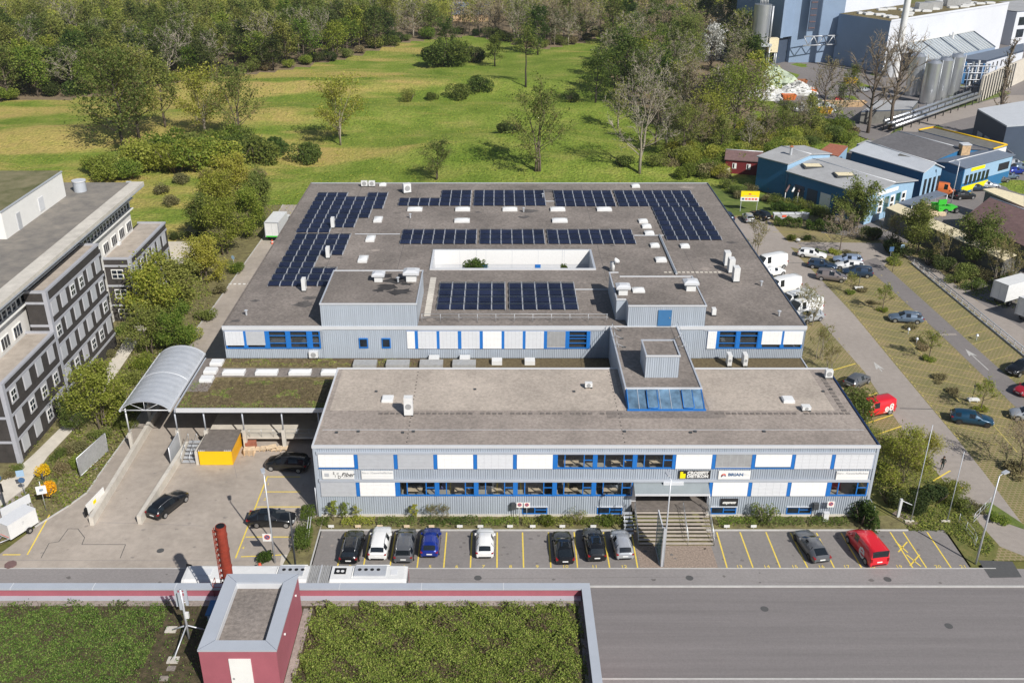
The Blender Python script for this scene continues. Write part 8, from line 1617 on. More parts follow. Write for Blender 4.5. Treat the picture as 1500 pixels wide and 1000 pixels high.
PR['wood_e'] = tree_proto('t', 5, 17, 5.0, 'leaf_brown', 800, .42, 'bark', 'twig_brown', .2, 20, 8, 6, tw=1.8)
PR['wood_f'] = tree_proto('t', 6, 15, 4.6, 'leaf_spring', 2600, .55, 'bark', None, .16, 16, 6, 4, puff=.45)
PR['budding'] = tree_proto('t', 11, 15, 6.4, 'leaf_yellowgreen', 4600, .46, 'bark_pale', 'twig_olive', .14, 24, 7, 5, multi=4, up=.5, tw=1.1, puff=.45)
PR['budding2'] = tree_proto('t', 12, 18, 5.4, 'leaf_olive', 3600, .44, 'bark', 'twig_olive', .16, 24, 7, 5, multi=3, up=.6, tw=1.1, puff=.45)
PR['bare_big'] = tree_proto('t', 13, 22, 7.5, 'leaf_olive', 900, .42, 'bark_pale', 'twig_grey', .22, 20, 8, 6, multi=2, up=.6, tw=1.3)
PR['bare_brown'] = tree_proto('t', 14, 22, 6.6, None, 0, .3, 'bark', 'twig_brown', .26, 20, 8, 6, tw=1.3, up=.6)
PR['loose_green'] = tree_proto('t', 15, 19, 6.4, 'leaf_olive', 6000, .46, 'bark_dark', 'twig_olive', .22, 22, 7, 4, puff=.5, up=.35)
PR['bright'] = tree_proto('t', 16, 14, 4.6, 'leaf_green', 3600, .45, 'bark_dark', None, .15, 16, 6, 4, puff=.5)
PR['umbrella'] = tree_proto('t', 17, 16, 4.0, 'leaf_green', 1700, .45, 'bark_dark', None, .62, 12, 6, 4, puff=.5, flat=True, up=.25)
PR['blossom'] = tree_proto('t', 18, 12, 3.4, 'leaf_white', 2600, .40, 'bark', 'twig_grey', .14, 22, 6, 4, up=.7)
PR['yellowgreen'] = tree_proto('t', 19, 18, 6.2, 'leaf_yellowgreen', 3400, .48, 'bark_dark', None, .34, 16, 6, 4, puff=.5, up=.3)
PR['poplar'] = tree_proto('t', 20, 28, 2.6, 'leaf_brown', 500, .35, 'bark', 'twig_brown', .10, 40, 7, 5, up=1.15, tw=1.2)
PR['strip_a'] = tree_proto('t', 21, 8, 3.6, 'leaf_yellowgreen', 9000, .28, 'bark', 'twig_olive', .12, 18, 7, 5, multi=3, up=.6, puff=.42)
PR['strip_b'] = tree_proto('t', 22, 8, 3.4, 'leaf_spring', 9000, .28, 'bark', None, .12, 18, 7, 5, multi=3, up=.6, puff=.45)
PR['strip_c'] = tree_proto('t', 23, 7, 3.2, 'leaf_olive', 7500, .27, 'bark', 'twig_olive', .12, 18, 7, 5, multi=3, up=.6, puff=.42)
PR['airy'] = tree_proto('t', 61, 7, 3.4, 'leaf_yellowgreen', 6500, .19, 'bark', 'twig_olive', .1, 24, 8, 6, multi=4, up=.6, puff=.40)
PR['young'] = tree_proto('t', 24, 4.2, 1.5, 'leaf_spring', 1000, .14, 'bark', 'twig_olive', .5, 12, 6, 5, up=.55, puff=.35)
PR['bare_round'] = tree_proto('t', 25, 5.2, 3.2, 'leaf_brown', 500, .2, 'bark', 'twig_brown', .36, 16, 8, 7, up=.3, tw=1.0)
PR['sapling'] = tree_proto('t', 26, 2.8, .75, 'leaf_yellowgreen', 700, .13, 'bark', None, .2, 10, 4, 4, up=.8)
PR['bare_small'] = tree_proto('t', 27, 5.5, 1.9, 'leaf_olive', 350, .16, 'bark_pale', 'twig_olive', .12, 18, 7, 6, multi=4, up=.85, tw=1.0)
SH = {}
SH['green'] = shrub_mesh(31, 4.2, 3.6, 4.0, 'leaf_green', 3200, .38); SH['olive'] = shrub_mesh(32, 4.0, 3.4, 3.6, 'leaf_olive', 3000, .34); SH['yellow'] = shrub_mesh(33, 4.4, 3.8, 4.2, 'leaf_yellowgreen', 3600, .34)
SH['spring'] = shrub_mesh(34, 4.0, 3.6, 4.0, 'leaf_spring', 3400, .34); SH['brown'] = shrub_mesh(35, 3.6, 3.0, 3.0, 'leaf_brown', 2200, .3); SH['dark'] = shrub_mesh(36, 3.6, 3.2, 3.4, 'leaf_dark', 3000, .36)
SH['forsythia'] = shrub_mesh(37, 1.0, 0.95, 1.7, 'leaf_forsythia', 1700, .14, lump=9); SH['round'] = shrub_mesh(38, 1.0, 1.0, 1.3, 'leaf_hedge', 1500, .16, lump=10); SH['low'] = shrub_mesh(39, 1.6, 1.3, 1.0, 'leaf_spring', 1500, .18); SH['grey'] = shrub_mesh(40, 1.5, 1.0, 2.2, 'leaf_olive', 900, .14, 'bark_pale', stems=22)
SH['laurel'] = shrub_mesh(41, 2.2, 1.3, 2.6, 'leaf_green', 3600, .2, lump=9); SH['dry'] = shrub_mesh(42, 1.7, 1.3, 1.2, 'leaf_brown', 1500, .16)
rng = random.Random(99)
def T_(kind, u, v, sc, label, name='tree', group=None, wide=1.0):
    x, y = P(u, v, 0); return plant_tree(PR[kind], (x,y,(mound(x,y) if y > 190 and x < 60 else 0)-0.1), rng.random()*6.28, (sc*wide,sc*wide,sc), label, group, name)
def S_(kind, u, v, sc, label, group=None, name='shrub', z=0.0):
    x, y = P(u, v, z); return plant(SH[kind], (x,y,z+(mound(x,y) if y > 190 and x < 60 else 0)-0.06), rng.random()*6.28, sc, label, group, name)
# ---- meadow and its edge
T_('loose_green',183,224,1.22,'big dark trunked loose green tree, tallest on the west meadow edge'); T_('loose_green',205,210,1.1,'second loose green tree leaning against the tallest west meadow tree'); T_('wood_a',244,196,1.0,'slim olive tree with bare lower trunk right of the tallest west meadow tree')
T_('budding',303,208,1.0,'pale yellow green tree above the shrub thicket at the west meadow edge'); T_('budding2',352,214,1.05,'pale budding tree right of the pale yellow green tree of the west thicket'); T_('budding',500,214,0.95,'wide pale spring tree with several stems alone on the meadow'); T_('budding2',640,263,0.50,'small round olive tree just behind the rear roof edge',wide=1.35)
T_('budding2',787,256,1.05,'tall thin stemmed olive tree behind the hall roof in the middle'); T_('bare_big',935,258,1.0,'large spreading bare tree with pale trunk behind the east half of the hall'); T_('umbrella',770,138,1.05,'slender tree with flat green crown alone on the bright meadow'); T_('wood_b',725,98,0.62,'small dark tree left of the flat crowned meadow tree',wide=1.2)
S_('green',645,98,2.0,'big dense green bush on the upper meadow, left half of the clump'); S_('green',668,96,2.1,'big dense green bush on the upper meadow, right half of the clump'); T_('bright',655,90,1.0,'green tree rising behind the big dense bushes on the upper meadow'); S_('dark',690,92,1.6,'dark dense bush at the right of the big green clump'); T_('wood_b',788,80,1.0,'tall dark tree at the tip of the upper grove'); T_('wood_d',812,66,0.8,'grey tree in the middle of the upper grove'); T_('wood_d',832,66,0.85,'grey tree at the right of the upper grove'); T_('wood_a',850,60,0.6,'low olive tree closing the upper grove on the right')
T_('bright',872,160,0.95,'bright green tree at the left edge of the east wood, standing free'); T_('bright',912,150,1.35,'tall bright green tree behind the free standing one at the east wood'); T_('wood_f',938,140,1.1,'spring green tree deeper in the east wood'); T_('loose_green',1000,112,1.0,'wide olive green tree in front of the white blossom tree'); T_('blossom',1040,106,1.35,'white blossoming tree at the east wood','blossom_tree'); T_('yellowgreen',1073,208,1.0,'yellow green tree with dark leaning trunk left of the workshops'); T_('wood_d',1043,200,1.0,'grey olive tree behind the large bare tree'); T_('wood_e',1010,195,1.0,'brown bare tree right of the large bare tree'); T_('wood_d',985,185,1.0,'grey bare tree in the east wood above the large bare tree')
T_('bare_brown',1271,195,1.1,'tall bare brown tree, left of the two before the steel silos'); T_('bare_brown',1303,190,1.15,'tall bare brown tree, right of the two before the steel silos'); T_('wood_e',1206,163,0.85,'brownish round tree among the scrap heaps'); T_('wood_a',1243,150,0.6,'olive tree below the truss bridge of the factory'); T_('poplar',1456,202,1.0,'tall narrow bare poplar beside the yellow rimmed hall','poplar'); T_('wood_e',1165,205,0.6,'small pale bare tree at the bush edge above the red hut'); T_('wood_e',1122,70,0.7,'reddish bare tree in front of the steel tank')
for i, (u, v, k, sc, l) in enumerate(((448,236,'green',1.1,'round dark green shrub left of the wide spring tree'),(600,152,'olive',0.9,'low olive shrub on the bright meadow'),(632,150,'green',0.6,'small green shrub between the low olive shrub and the long green shrub'),(672,148,'green',1.1,'wide green shrub on the bright meadow, lower part'),(700,142,'green',1.2,'wide green shrub on the bright meadow, upper part with taller top'),(835,158,'dark',0.8,'dark shrub below the free standing bright green tree'),(735,206,'dark',0.75,'dark flat shrub behind the thin stemmed olive tree'),(752,209,'dark',0.6,'dark flat shrub close to the thin stemmed olive tree'),(910,252,'olive',0.7,'olive shrub left of the large bare trunk'),(960,250,'olive',0.8,'olive shrub right of the large bare trunk'),(400,225,'green',1.0,'green shrub between the shrub thicket and the round dark green shrub'))): S_(k,u,v,sc,l)
# thicket at the west meadow edge and the strip beside the driveway
for i, (u, v, k, sc) in enumerate(((225,248,'yellow',1.25),(258,252,'yellow',1.3),(290,250,'spring',1.3),(322,246,'spring',1.2),(350,240,'olive',1.2),(375,238,'green',1.1),(245,232,'spring',1.2),(280,230,'olive',1.2),(330,228,'spring',1.2),(365,222,'olive',1.1),(205,240,'olive',1.0),(160,262,'yellow',0.9),(190,262,'spring',0.8),(140,252,'spring',0.7),(300,262,'brown',0.9),(345,262,'brown',0.9),(270,268,'brown',1.0),(235,285,'brown',0.9),(255,300,'brown',0.9),(380,258,'brown',0.8))): S_(k,u,v,sc*(1.35 if k != 'brown' else .8),'dense shrub in the thicket between meadow and driveway','shrubs of the thicket at the west meadow edge')
for i, (u, v, k, sc, l) in enumerate(((345,300,'strip_a',1.1,'yellow green tree at the far end of the driveway strip'),(378,315,'strip_c',1.05,'olive tree left of the white box lorry'),(325,330,'strip_a',1.15,'large yellow green tree above the retaining wall gap'),(365,345,'strip_b',1.0,'spring green tree leaning over the driveway before the box lorry'),(330,372,'strip_a',1.1,'yellow green tree in the middle of the driveway strip'),(303,352,'strip_c',1.0,'olive tree next to the pale retaining wall'),(300,415,'strip_a',0.85,'yellow green tree below the retaining wall gap'),(262,470,'strip_c',1.15,'big pale olive tree right of the brick office rear block'),(232,478,'strip_b',1.1,'big soft green tree touching the brick office rear block'),(222,520,'strip_c',0.85,'olive tree between brick office and arched canopy'),(265,520,'strip_b',0.75,'green tree just behind the arched canopy'),(150,628,'strip_a',0.92,'yellow green tree hiding the corner of the brick office front block'),(112,632,'strip_c',0.55,'small olive tree against the brick office wall'))): T_(k,u,v,sc,l,'tree')
for i, (u, v, k, sc) in enumerate(((200,560,'olive',.55),(178,590,'olive',.5),(200,590,'brown',.5),(165,610,'yellow',.45),(240,545,'olive',.55),(280,500,'spring',.5),(300,470,'olive',.5),(320,430,'brown',.5),(345,400,'spring',.5),(270,440,'spring',.6),(290,400,'olive',.6),(250,500,'dark',.5),(165,520,'brown',.35),(180,490,'spring',.4),(385,330,'olive',.5),(210,540,'spring',.5),(145,645,'olive',.4),(120,658,'brown',.45),(118,685,'spring',.35),(95,690,'brown',.4),(140,668,'brown',.4),(105,665,'brown',.4),(88,672,'olive',.3),(185,625,'olive',.4),(190,605,'olive',.4),(12,700,'brown',.3),(25,690,'olive',.25),(305,385,'dark',.5),(250,395,'spring',.4),(220,440,'dark',.5))): S_(k,u,v,sc,'shrub in the planted strip between brick office and driveway','shrubs of the driveway strip')
S_('low',152,505,1.2,'yellow green flowering shrub at the foot of the brick office, left half'); S_('forsythia',63,700,1.0,'yellow forsythia bush, the rear one','','forsythia'); S_('forsythia',72,728,1.1,'yellow forsythia bush, the front one behind the information board','','forsythia')
for o in list(COL.objects):
    if 'group' in o and o['group'] == '': del o['group']
# bushes on top of retaining wall
for u, l in ((252,'left dark shrub above the pale retaining wall'),(272,'middle dark shrub above the pale retaining wall'),(295,'right dark shrub above the pale retaining wall')): S_('dark',u,350,0.4,l)
# ---- front planting
for k, (u, l) in enumerate(((489,'tallest bright green sapling at the west end of the facade'),(506,'middle bright green sapling at the west end of the facade'),(523,'right bright green sapling at the west end of the facade'))): T_('sapling',u,763,1.0-0.12*k,l,'sapling')
T_('sapling',607,763,0.85,'olive sapling behind the blue hatchback','sapling'); T_('bare_small',632,763,0.42,'thin pale sapling right of the blue hatchback','sapling'); T_('bare_small',651,763,0.42,'bare sapling, rightmost of the small group near the blue hatchback','sapling')
S_('grey',845,766,0.8,'grey leaved shrub between the two black cars in front of the facade'); S_('grey',1120,767,1.2,'tall grey olive shrub under the small black sign'); S_('laurel',1262,766,(1.35,1.0,1.0),'big dark green shrub at the east corner of the facade'); S_('round',889,768,0.9,'bright round bush left of the stairs'); S_('round',800,768,1.0,'bright round bush in the middle of the front hedge')
hx = lambda u: P(u, 768, 0.3)[0]
for i, (a, b) in enumerate(((463,482),(500,548),(553,610),(615,700),(705,760),(765,840),(850,925),(1052,1110),(1115,1180),(1185,1245))): hedge([(hx(a),78.2),(hx(b),78.3)],1.3,0.75,('leaf_hedge','leaf_spring','leaf_olive')[i % 3],'low hedge at the facade foot between '+('the west corner and the saplings','the saplings','the black and white cars','the blue car and the white hatchback','the white hatchback and the no parking signs','the no parking signs and the grey shrub','the grey shrub and the stairs','the stairs and the grey olive shrub','the grey olive shrub and the meter box','the meter box and the big dark shrub')[i],60+i,150,0.15)
hedge([P(443,812),P(447,780)],1.7,1.6,'leaf_hedge','clipped bright hedge beside the west end of the car bays, lower half',80,260,.15); hedge([P(451,772),P(453,755)],1.5,1.7,'leaf_hedge','clipped round hedge at the west facade corner',81,260,.15); S_('round',388,822,0.95,'round clipped bush at the foot of the west street lamp')
m_ = MB(); x, y = P(447,800,0); m_.tube([(x,y,0.2),(x+0.2,y+1.8,2.2)],0.03,'trim',4); m_.tube([(x+.25,y,0.2),(x+0.45,y+1.8,2.2)],0.03,'trim',4); solo('stake', m_, 'pair of thin pale stakes in the clipped hedge', 'stake', (x,y,0))
# ---- east side
T_('airy',1318,718,0.88,'large olive tree at the east corner of the office building','tree',wide=1.1); T_('airy',1348,690,0.62,'olive tree behind the flag poles close to the road'); 
for u, v, k, sc, l in ((1300,735,'dark',.55,'dark shrub at the foot of the large olive tree, left'),(1335,745,'dark',.5,'dark shrub between the flag pole feet'),(1370,735,'dark',.5,'dark shrub behind the right flag pole'),(1395,720,'olive',.45,'olive shrub near the tube fence'),(1410,745,'olive',.4,'olive shrub inside the tube fence'),(1298,700,'olive',.6,'olive shrub at the office wall below the east corner'),(1300,660,'olive',.5,'olive shrub beside the painted bays at the east corner'),(1264,614,'olive',(.85,.75,.9),'olive shrub with reddish tint left of the red van'),(1258,585,'brown',.6,'brown shrub between red van and grey hatchback'),(1272,640,'olive',.4,'small olive shrub below the reddish olive shrub')): S_(k,u,v,sc,l)
T_('bare_small',1198,525,0.95,'bare olive tree at the southeast corner of the hall'); T_('bare_small',1213,545,0.75,'bare olive bush tree by the paver bays near the corner of the hall'); T_('bare_small',1188,475,1.0,'bare twiggy tree above the silver car at the hall corner'); T_('bare_small',1175,462,0.9,'bare twiggy tree between the white vans'); T_('bare_small',1108,372,1.25,'light brown bare tree with several stems beside the hall')
for u, v, l in ((1360,527,'young round headed tree in a green bed, middle of the lot'),(1292,456,'young round headed tree left of the blue grey estate car'),(1436,602,'young round headed tree behind the petrol blue estate'),(1244,430,'young thin tree beside the taupe minivan')): T_('young',u,v,1.0 if u != 1244 else .8,l,'young_tree'); S_('low',u,v,0.7,'green ground plants around the '+l.split(' in ')[0].split(' left')[0].split(' behind')[0].split(' beside')[0]+(' of the lot middle' if u == 1360 else ' near the blue grey estate' if u == 1292 else ' near the petrol blue estate' if u == 1436 else ' near the taupe minivan'))
T_('bare_round',1230,366,1.0,'dark bare tree with round crown at the lane island'); T_('young',1307,398,0.75,'small bare young tree on the lane island corner','young_tree')
for u, v, k, sc, l in ((1345,500,'dry',(1.2*.8,1.0*.8,.6*.8),'dry brown shrub right of the cone lamps'),(1335,480,'dry',(1.2*.9,1.0*.9,.6*.9),'dry brown shrub below the blue grey estate'),(1352,510,'dry',(1.2*.8,1.0*.8,.6*.8),'dry brown shrub above the middle young tree'),(1375,555,'dry',(1.2*.9,1.0*.9,.6*.9),'dry brown shrub below the middle young tree'),(1262,425,'dry',(1.2*.9,1.0*.9,.6*.9),'dry shrub around the low white bench'),(1280,445,'dry',(1.2*.7,1.0*.7,.6*.7),'dry shrub left of the round headed tree'),(1395,575,'dry',(1.2*.8,1.0*.8,.6*.8),'dry shrub above the petrol blue estate'),(1200,372,'low',.9,'green ground plants at the white estate car'),(1222,371,'low',.9,'green ground plants under the round crowned bare tree'),(1245,372,'dry',(1.2*.9,1.0*.9,.6*.9),'dry shrub at the right end of the lane island'),(1158,352,'round',1.0,'low clipped shrub left of the white stone ball'),(1182,352,'round',.9,'low clipped shrub right of the white stone ball'),(1310,386,'low',1.1,'dense green shrub on the lane island corner'),(1432,745,'dry',(1.2*.8,1.0*.8,.6*.8),'brown shrub in the bed at the lower east edge'),(1462,762,'low',.8,'green shrub in the bed at the lower east edge'),(1485,690,'dry',(1.4,1.2,.8),'bare bush at the lower east picture edge')): S_(k,u,v,sc,l)
T_('bare_round',1492,690,0.9,'bare tree at the lower east picture edge')
hedge([P(1133,330),P(1174,335)],1.6,2.0,'leaf_hedge','clipped hedge in front of the waste bins',90,230,.22); hedge([P(1180,335),P(1232,343)],1.8,2.1,'leaf_hedge','clipped hedge right of the waste bins',91,230,.22); hedge([P(1128,308),P(1172,312)],1.6,1.9,'leaf_hedge','clipped hedge behind the waste bins',92,230,.22)
for u, v, k, sc, l in ((1252,340,'strip_c',1.15,'olive tree at the corner of the near blue workshop'),(1342,372,'strip_c',1.1,'olive tree in front of the long shed, left one'),(1425,392,'strip_c',1.15,'olive tree in front of the long shed, right one'),(1300,360,'bare_small',1.1,'grey bare tree at the left end of the long shed'),(1380,390,'bare_small',1.2,'grey bare tree between the two olive trees of the long shed'),(1462,410,'bare_small',1.3,'grey bare tree before the right end of the long shed'),(1480,420,'bare_small',1.3,'grey bare tree behind the white box truck')): T_(k,u,v,sc,l)
for i, (u, v, k, sc) in enumerate(((1275,352,'dark',.7),(1300,366,'dark',.7),(1320,375,'dark',.7),(1360,388,'dark',.7),(1385,398,'dark',.7),(1410,405,'olive',.7),(1440,412,'brown',.7),(1465,420,'brown',.7),(1490,425,'olive',.7),(1400,415,'olive',.5),(1425,425,'olive',.5),(1240,335,'dark',.6))): S_(k,u,v,sc,'shadowy shrub in the bed before the long shed','shrubs in the bed before the long shed')
for i, (u, v, k, sc) in enumerate(((1085,290,'brown',.6),(1065,275,'olive',.6),(1100,285,'brown',.7),(1075,285,'olive',.6),(1120,295,'brown',.5),(1135,298,'olive',.5),(1150,305,'olive',.5),(1175,305,'olive',.6),(1195,315,'olive',.6),(1215,325,'olive',.6),(1060,262,'brown',.7),(1130,280,'brown',.6),(1115,272,'olive',.5))): S_(k,u,v,sc,'shrub in the rough bed between rear lawn and blue workshop','shrubs between rear lawn and blue workshop')
# thicket north of the workshops
tk = [P(*q) for q in ((985,262),(1045,262),(1085,246),(1150,235),(1180,215),(1250,210),(1262,196),(1180,188),(1100,195),(1010,205),(975,240))]
k = 0
while k < 120:
    px = rng.uniform(28,100); py = rng.uniform(195,262)
    if not inside(px,py,tk): continue
    k += 1; plant(SH[rng.choice(['yellow','spring','olive','yellow','olive','brown','spring'])], (px,py), rng.random()*6.28, rng.uniform(.65,1.1), 'shrub in the yellow green thicket north of the workshops', 'shrubs of the thicket north of the workshops')
for i, (u, v, k, sc, l) in enumerate(((975,225,'wood_d',.75,'grey twiggy tree right behind the large bare tree'),(1000,235,'budding2',.7,'olive multi stemmed tree at the near edge of the thicket'),(1025,228,'wood_e',.7,'brown bare tree in the thicket above the pale slab'),(1055,232,'wood_a',.55,'small olive tree in the thicket above the pale slab'),(1035,215,'budding',.8,'pale yellow green tree in the middle of the thicket'),(1095,222,'wood_d',.55,'small grey tree behind the red hut'),(1120,215,'wood_e',.6,'small brown tree in the thicket behind the taller blue block'),(1145,208,'budding2',.6,'olive tree in the thicket behind the taller blue block'),(960,215,'wood_e',.8,'brown bare tree left of the thicket'),(905,190,'wood_d',.7,'grey bare tree below the bright green trees of the east wood'),(1100,180,'wood_e',.9,'brown bare tree beside the pale scrap heap'),(1085,160,'wood_d',.8,'grey bare tree left of the whitish scrap heap'),(1185,200,'wood_a',.6,'olive tree at the bush edge below the scrap heaps'),(1225,190,'wood_d',.7,'grey bare tree at the bush edge below the timber stack'))): T_(k,u,v,sc,l)
# courtyard plants
x, y = -3.2, 128.2; plant(SH['round'], (x,y,7.3), 0, (2.0,1.2,1.6), 'round green shrub top in the roof courtyard'); plant(SH['round'], (9.4,127.6,7.2), 1, (.8,.7,1.3), 'small pointed green shrub in the roof courtyard'); 
m_ = MB(); m_.cyl(x,y,3.2,7.6,0.12,'bark',6); m_.cyl(9.4,127.6,3.2,7.5,0.08,'bark',6); solo('courtyard_stems', m_, 'stems of the two courtyard shrubs', 'stem', (x,y,3.2))
# ---- woods: nearest trees as individuals, the far mass as one
spots = []; gap = [P(*q) for q in ((1012,165),(1068,165),(1066,98),(1014,98))]
y = 225.0
while y < 575:
    x = -300.0
    while x < 150:
        px, py = x+rng.uniform(-3,3), y+rng.uniform(-3.5,3.5); x += 6.8+max(0,(y-300))*0.006
        if abs(px) > 0.58*py*0.92+12+6 or inside(px,py,gap): continue
        if inside(px,py,woodA) or (inside(px,py,woodB) and rng.random() < .72): spots.append((px,py))
    y += 8.0+max(0,(y-260))*0.010
spots.sort(key=lambda p: p[0]**2+p[1]**2)
def wood_kind(x, y):
    r_ = rng.random(); t = (x+120)/160
    if x < -20: return rng.choice(['wood_a','wood_a','wood_b','wood_c','wood_d','wood_f','wood_a','wood_f','wood_a','wood_d','wood_f'])
    if x < 40: return rng.choice(['wood_d','wood_e','wood_e','wood_a','wood_d','wood_f','wood_d'])
    return rng.choice(['wood_e','wood_d','wood_a','wood_d','wood_f','wood_b','wood_d','wood_e','wood_f'])
KL = dict(wood_a='olive leaved tree', wood_b='green leaved tree', wood_c='dark green tree', wood_d='grey thinly leaved tree', wood_e='brown bare tree', wood_f='fresh spring green tree')
for px, py in spots[:300]:
    k = wood_kind(px,py); side = 'at the wood edge west of the meadow' if px < -20 else ('in the wood behind the upper meadow' if px < 40 and py > 330 else 'in the wood between meadow and factory')
    plant_tree(PR[k], (px,py,-0.05), rng.random()*6.28, (rng.uniform(.85,1.15),rng.uniform(.85,1.15),rng.uniform(.7,1.08)), KL[k]+' '+side, KL[k]+'s '+side, 'tree')
far = MB()
for px, py in spots[300:]:
    k = wood_kind(px,py); H = rng.uniform(11,18); lm = dict(wood_a='leaf_olive',wood_b='leaf_green',wood_c='leaf_dark',wood_d='leaf_olive',wood_e='leaf_brown',wood_f='leaf_spring')[k]
    far.tube([(px,py,-0.3),(px+rng.uniform(-.5,.5),py,H*.75)],[.2,.06],'bark_pale' if k == 'wood_d' else 'bark',4)
    rg = random.Random(int(px*100+py)); pts = ball_pts(rg, 340 if k not in ('wood_d','wood_e') else 250, 4.5, 4.5, H*0.85, 9)
    leaf_quads(far, [p+Vector((px,py,H*0.22)) for p in pts], .75 if k not in ('wood_d','wood_e') else .6, lm, rg)
    if k in ('wood_d','wood_e'):
        for _ in range(60): a = rg.random()*6.28; e = rg.uniform(.2,1.2); p0 = Vector((px,py,H*rg.uniform(.3,.7))); d = Vector((math.cos(a)*math.cos(e),math.sin(a)*math.cos(e),math.sin(e)))*rg.uniform(2,5); far.tube([p0,p0+d],[.06,.02],'twig_grey' if k == 'wood_d' else 'twig_brown',3)
fo = far.build('far_wood'); tag(fo, 'far wood of mixed olive and brown trees behind the individual edge trees', 'wood', None, 'stuff')
# undergrowth along the wood edge
us = 0
for a, b in zip(front[:-1], front[1:]):
    L_ = math.hypot(b[0]-a[0], b[1]-a[1]); n_ = int(L_/6.5)
    for k in range(n_):
        t = (k+rng.random())/n_; px = a[0]+(b[0]-a[0])*t; py = a[1]+(b[1]-a[1])*t+rng.uniform(0,7)
        if abs(px) > 0.56*py: continue
        plant(SH[rng.choice(['green','olive','spring','dark','brown'] if px < -20 else ['brown','olive','brown','dark'])], (px,py), rng.random()*6.28, rng.uniform(.7,1.25), 'shrub along the foot of the far wood edge', 'shrubs along the wood edge')
# far house glimpsed in the clearing
x, y = P(690,30,0); fh = thing('far_house', 'far house with blue grey roof glimpsed through the bare wood', 'house', (x,y,0)); gable(fh, [(x-8,y-4),(x+8,y-4),(x+8,y+6),(x-8,y+6)], 0, 3, 7.5, 'wood', 'shed_roof_blue', 1, .5)
# ---- planted roof of the red building
def roof_planting(x0, x1, y0, y1, n, seed, label, holes=()):
    rg = random.Random(seed); mb = MB(); A = []; B = []
    ph = [rg.random()*6 for _ in range(8)]
    for _ in range(n):
        x = rg.uniform(x0,x1); y = rg.uniform(y0,y1)
        if any(a < x < b and c < y < d and rg.random() < 0.93 for a,b,c,d in holes): continue
        edge = min(x-x0, x1-x, y1-y); 
        hgt = 0.10+0.42*max(0,math.sin(x*1.7+ph[0])*math.sin(y*1.9+ph[1])+0.45*math.sin(x*4.1+ph[2])*math.sin(y*3.7+ph[3])+0.25)
        if edge < 0.45+0.4*math.sin(x*2.3+y*1.9)+0.3*math.sin(x*5.1+y*3.3) and rg.random() < 0.8: continue
        p = Vector((x,y,GZ+rg.random()*hgt)); dry = math.sin(x*0.9+ph[4])*math.sin(y*1.3+ph[5])+0.5*math.sin(x*2.7+ph[6])*math.sin(y*3.1+ph[7])
        (B if rg.random() < (0.07 if dry < 0.5 else 0.55) else A).append(p)
    leaf_quads(mb, A, .15, 'leaf_roof', rg, .25, .5); leaf_quads(mb, B, .14, 'leaf_roof_dry', rg, .3, .45)
    o = mb.build('roof_planting', None, ((x0+x1)/2,(y0+y1)/2,GZ)); return tag(o, label, 'roof planting', None, 'stuff')
roof_planting(-45,-20.7,46,RY1-1.25,85000,1,'dense low green planting on the red building roof, left of the stair house',((-25.3,-20.5,46,58.6),))
roof_planting(-14.5,RX-0.75,46,RY1-1.25,98000,2,'dense low green planting on the red building roof, right of the stair house')
# rough tufts in the shrub beds, lawns and on the meadow
def tufts(region, n, size, mats, seed, label, z=0.0, name='grass', h=0.25, hole=None):
    rg = random.Random(seed); xs = [p[0] for p in region]; ys = [p[1] for p in region]; mb = MB(); by = {m: [] for m in mats}
    k = 0; tries = 0
    while k < n and tries < n*8:
        tries += 1; x = rg.uniform(min(xs),max(xs)); y = rg.uniform(min(ys),max(ys))
        if not inside(x,y,region) or (hole and inside(x,y,hole)): continue
        d = math.sin(x*0.31+seed)*math.sin(y*0.23)+0.4*math.sin(x*1.1)*math.sin(y*0.9+seed)
        if d < -0.15 and rg.random() < 0.75: continue
        by[rg.choice(mats)].append(Vector((x,y,z+rg.random()*h))); k += 1
    for m, pts in by.items():
        if z > 0.05: pts = [p+Vector((0,0,mound(p.x,p.y)-0.1)) for p in pts]
        leaf_quads(mb, pts, size, m, rg, .6, .5)
    o = mb.build(name); return tag(o, label, 'grass', None, 'stuff')
tufts([(-56,73)]+[(-49.5,74)]+yl[2:9]+[(-50,150),(-51,104)], 9000, .3, ['leaf_olive','leaf_spring','leaf_brown'], 3, 'rough ground plants in the strip between brick office and driveway', 0.0, 'ground_cover', .35, [P(26,684),P(50,660),P(110,600),P(168,515),P(200,465),P(218,480),P(188,527),P(137,603),P(72,672),P(44,716),P(0,745),P(0,700)])
tufts([(40.6,77),(44,77),(46.5,73),P(1458,800),P(1425,752),P(1385,705),(40,92)], 4500, .2, ['leaf_spring','leaf_olive','leaf_green'], 4, 'rough grass of the east lawn', 0.0, 'ground_cover', .2)
tufts([(55,206),(58,200),(93,235),(80,262),(50,262),(30,205)], 7000, .5, ['leaf_yellowgreen','leaf_spring','leaf_olive','leaf_brown'], 5, 'rough growth north of the workshops', 0.0, 'ground_cover', .8)
tufts([(-30,172),(30,172),(45,200),(20,290),(-60,330),(-110,260),(-60,172)], 16000, .32, ['leaf_spring','leaf_spring','leaf_yellowgreen'], 6, 'tussocks of long grass on the meadow', 0.1, 'ground_cover', .5)
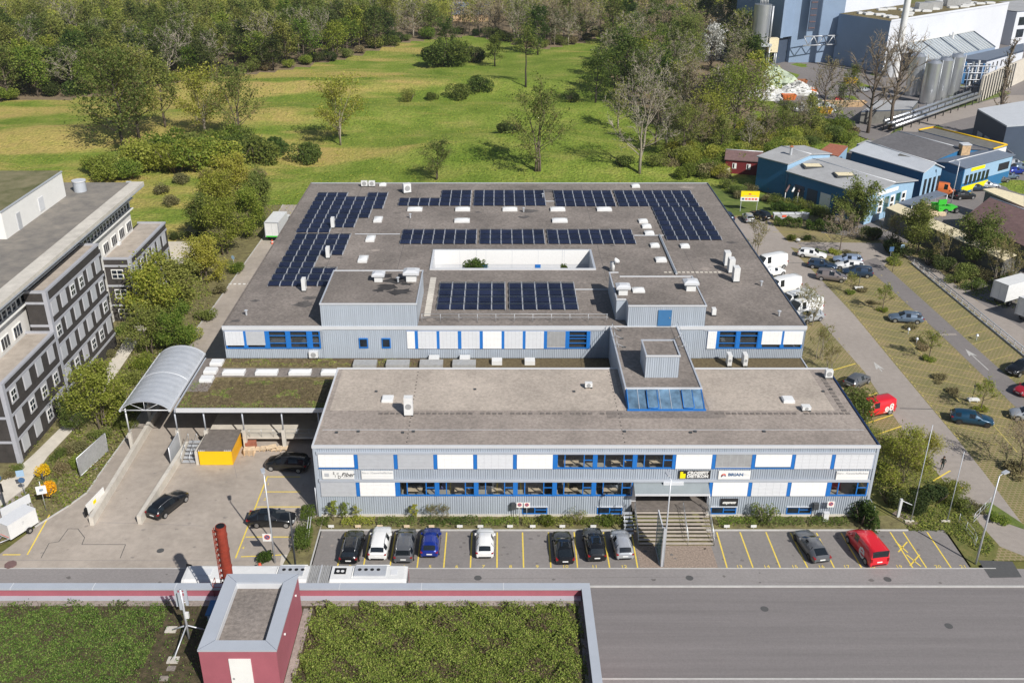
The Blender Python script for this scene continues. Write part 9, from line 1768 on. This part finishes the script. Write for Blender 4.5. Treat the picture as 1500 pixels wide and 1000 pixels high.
tufts([(-130,150),(-40,172),(-60,205),(-150,250),(-170,200)], 3000, .3, ['leaf_yellowgreen'], 7, 'tussocks of dry grass on the west meadow', 0.1, 'ground_cover', .5)
tufts([(71.5,140),(80,150),(86,143),(84,128),(76,132)], 2500, .3, ['leaf_olive','leaf_spring'], 8, 'grass under the trees before the long shed', 0.0, 'ground_cover', .2)
def moss(x0,x1,y0,y1,n,seed,label):
    rg = random.Random(seed); mb = MB(); A = []; B = []
    for _ in range(n):
        x, y = rg.uniform(x0,x1), rg.uniform(y0,y1); e = min(y-y0, x-x0); d = math.sin(x*.8+seed)*math.sin(y*1.1)+.5*math.sin(x*2.3)*math.sin(y*2.9)
        (A if (d > .55 or (e < .7 and rg.random() < .6)) and rg.random() < .8 else B).append(Vector((x,y,LR-.09+rg.random()*.05)))
    leaf_quads(mb, A, .15, 'leaf_roof', rg, .8, .6); leaf_quads(mb, B, .14, 'leaf_roof_dry', rg, .8, .6); o = mb.build('roof_moss', None, ((x0+x1)/2,(y0+y1)/2,LR-.1)); tag(o, label, 'moss', None, 'stuff')
moss(-35.5,FX0-.3,92.2,98.6,7000,5,'dry moss and sedum on the front part of the flat link roof')
moss(-33.0,-8.0,102.6,104.4,2500,6,'dry moss strip on the link roof along the hall wall')
# ---------------------------------------------------------------- slightly hazy spring air
hz = MB(); hz.box(-3050, 3050, -520, 4050, -4, 290, 'blind_white'); ho = hz.build('haze'); ho['kind'] = 'stuff'; ho['label'] = 'thin spring haze over the whole valley'
hm_ = bpy.data.materials.new('haze_air'); hm_.use_nodes = True; hn = hm_.node_tree.nodes; hn.clear()
hv = hn.new('ShaderNodeVolumePrincipled'); hv.inputs['Color'].default_value = (0.80, 0.87, 0.95, 1); hv.inputs['Density'].default_value = 0.00010; hv.inputs['Anisotropy'].default_value = 0.2
hout = hn.new('ShaderNodeOutputMaterial'); hm_.node_tree.links.new(hv.outputs[0], hout.inputs['Volume'])
ho.data.materials.clear(); ho.data.materials.append(hm_); ho.display_type = 'WIRE'
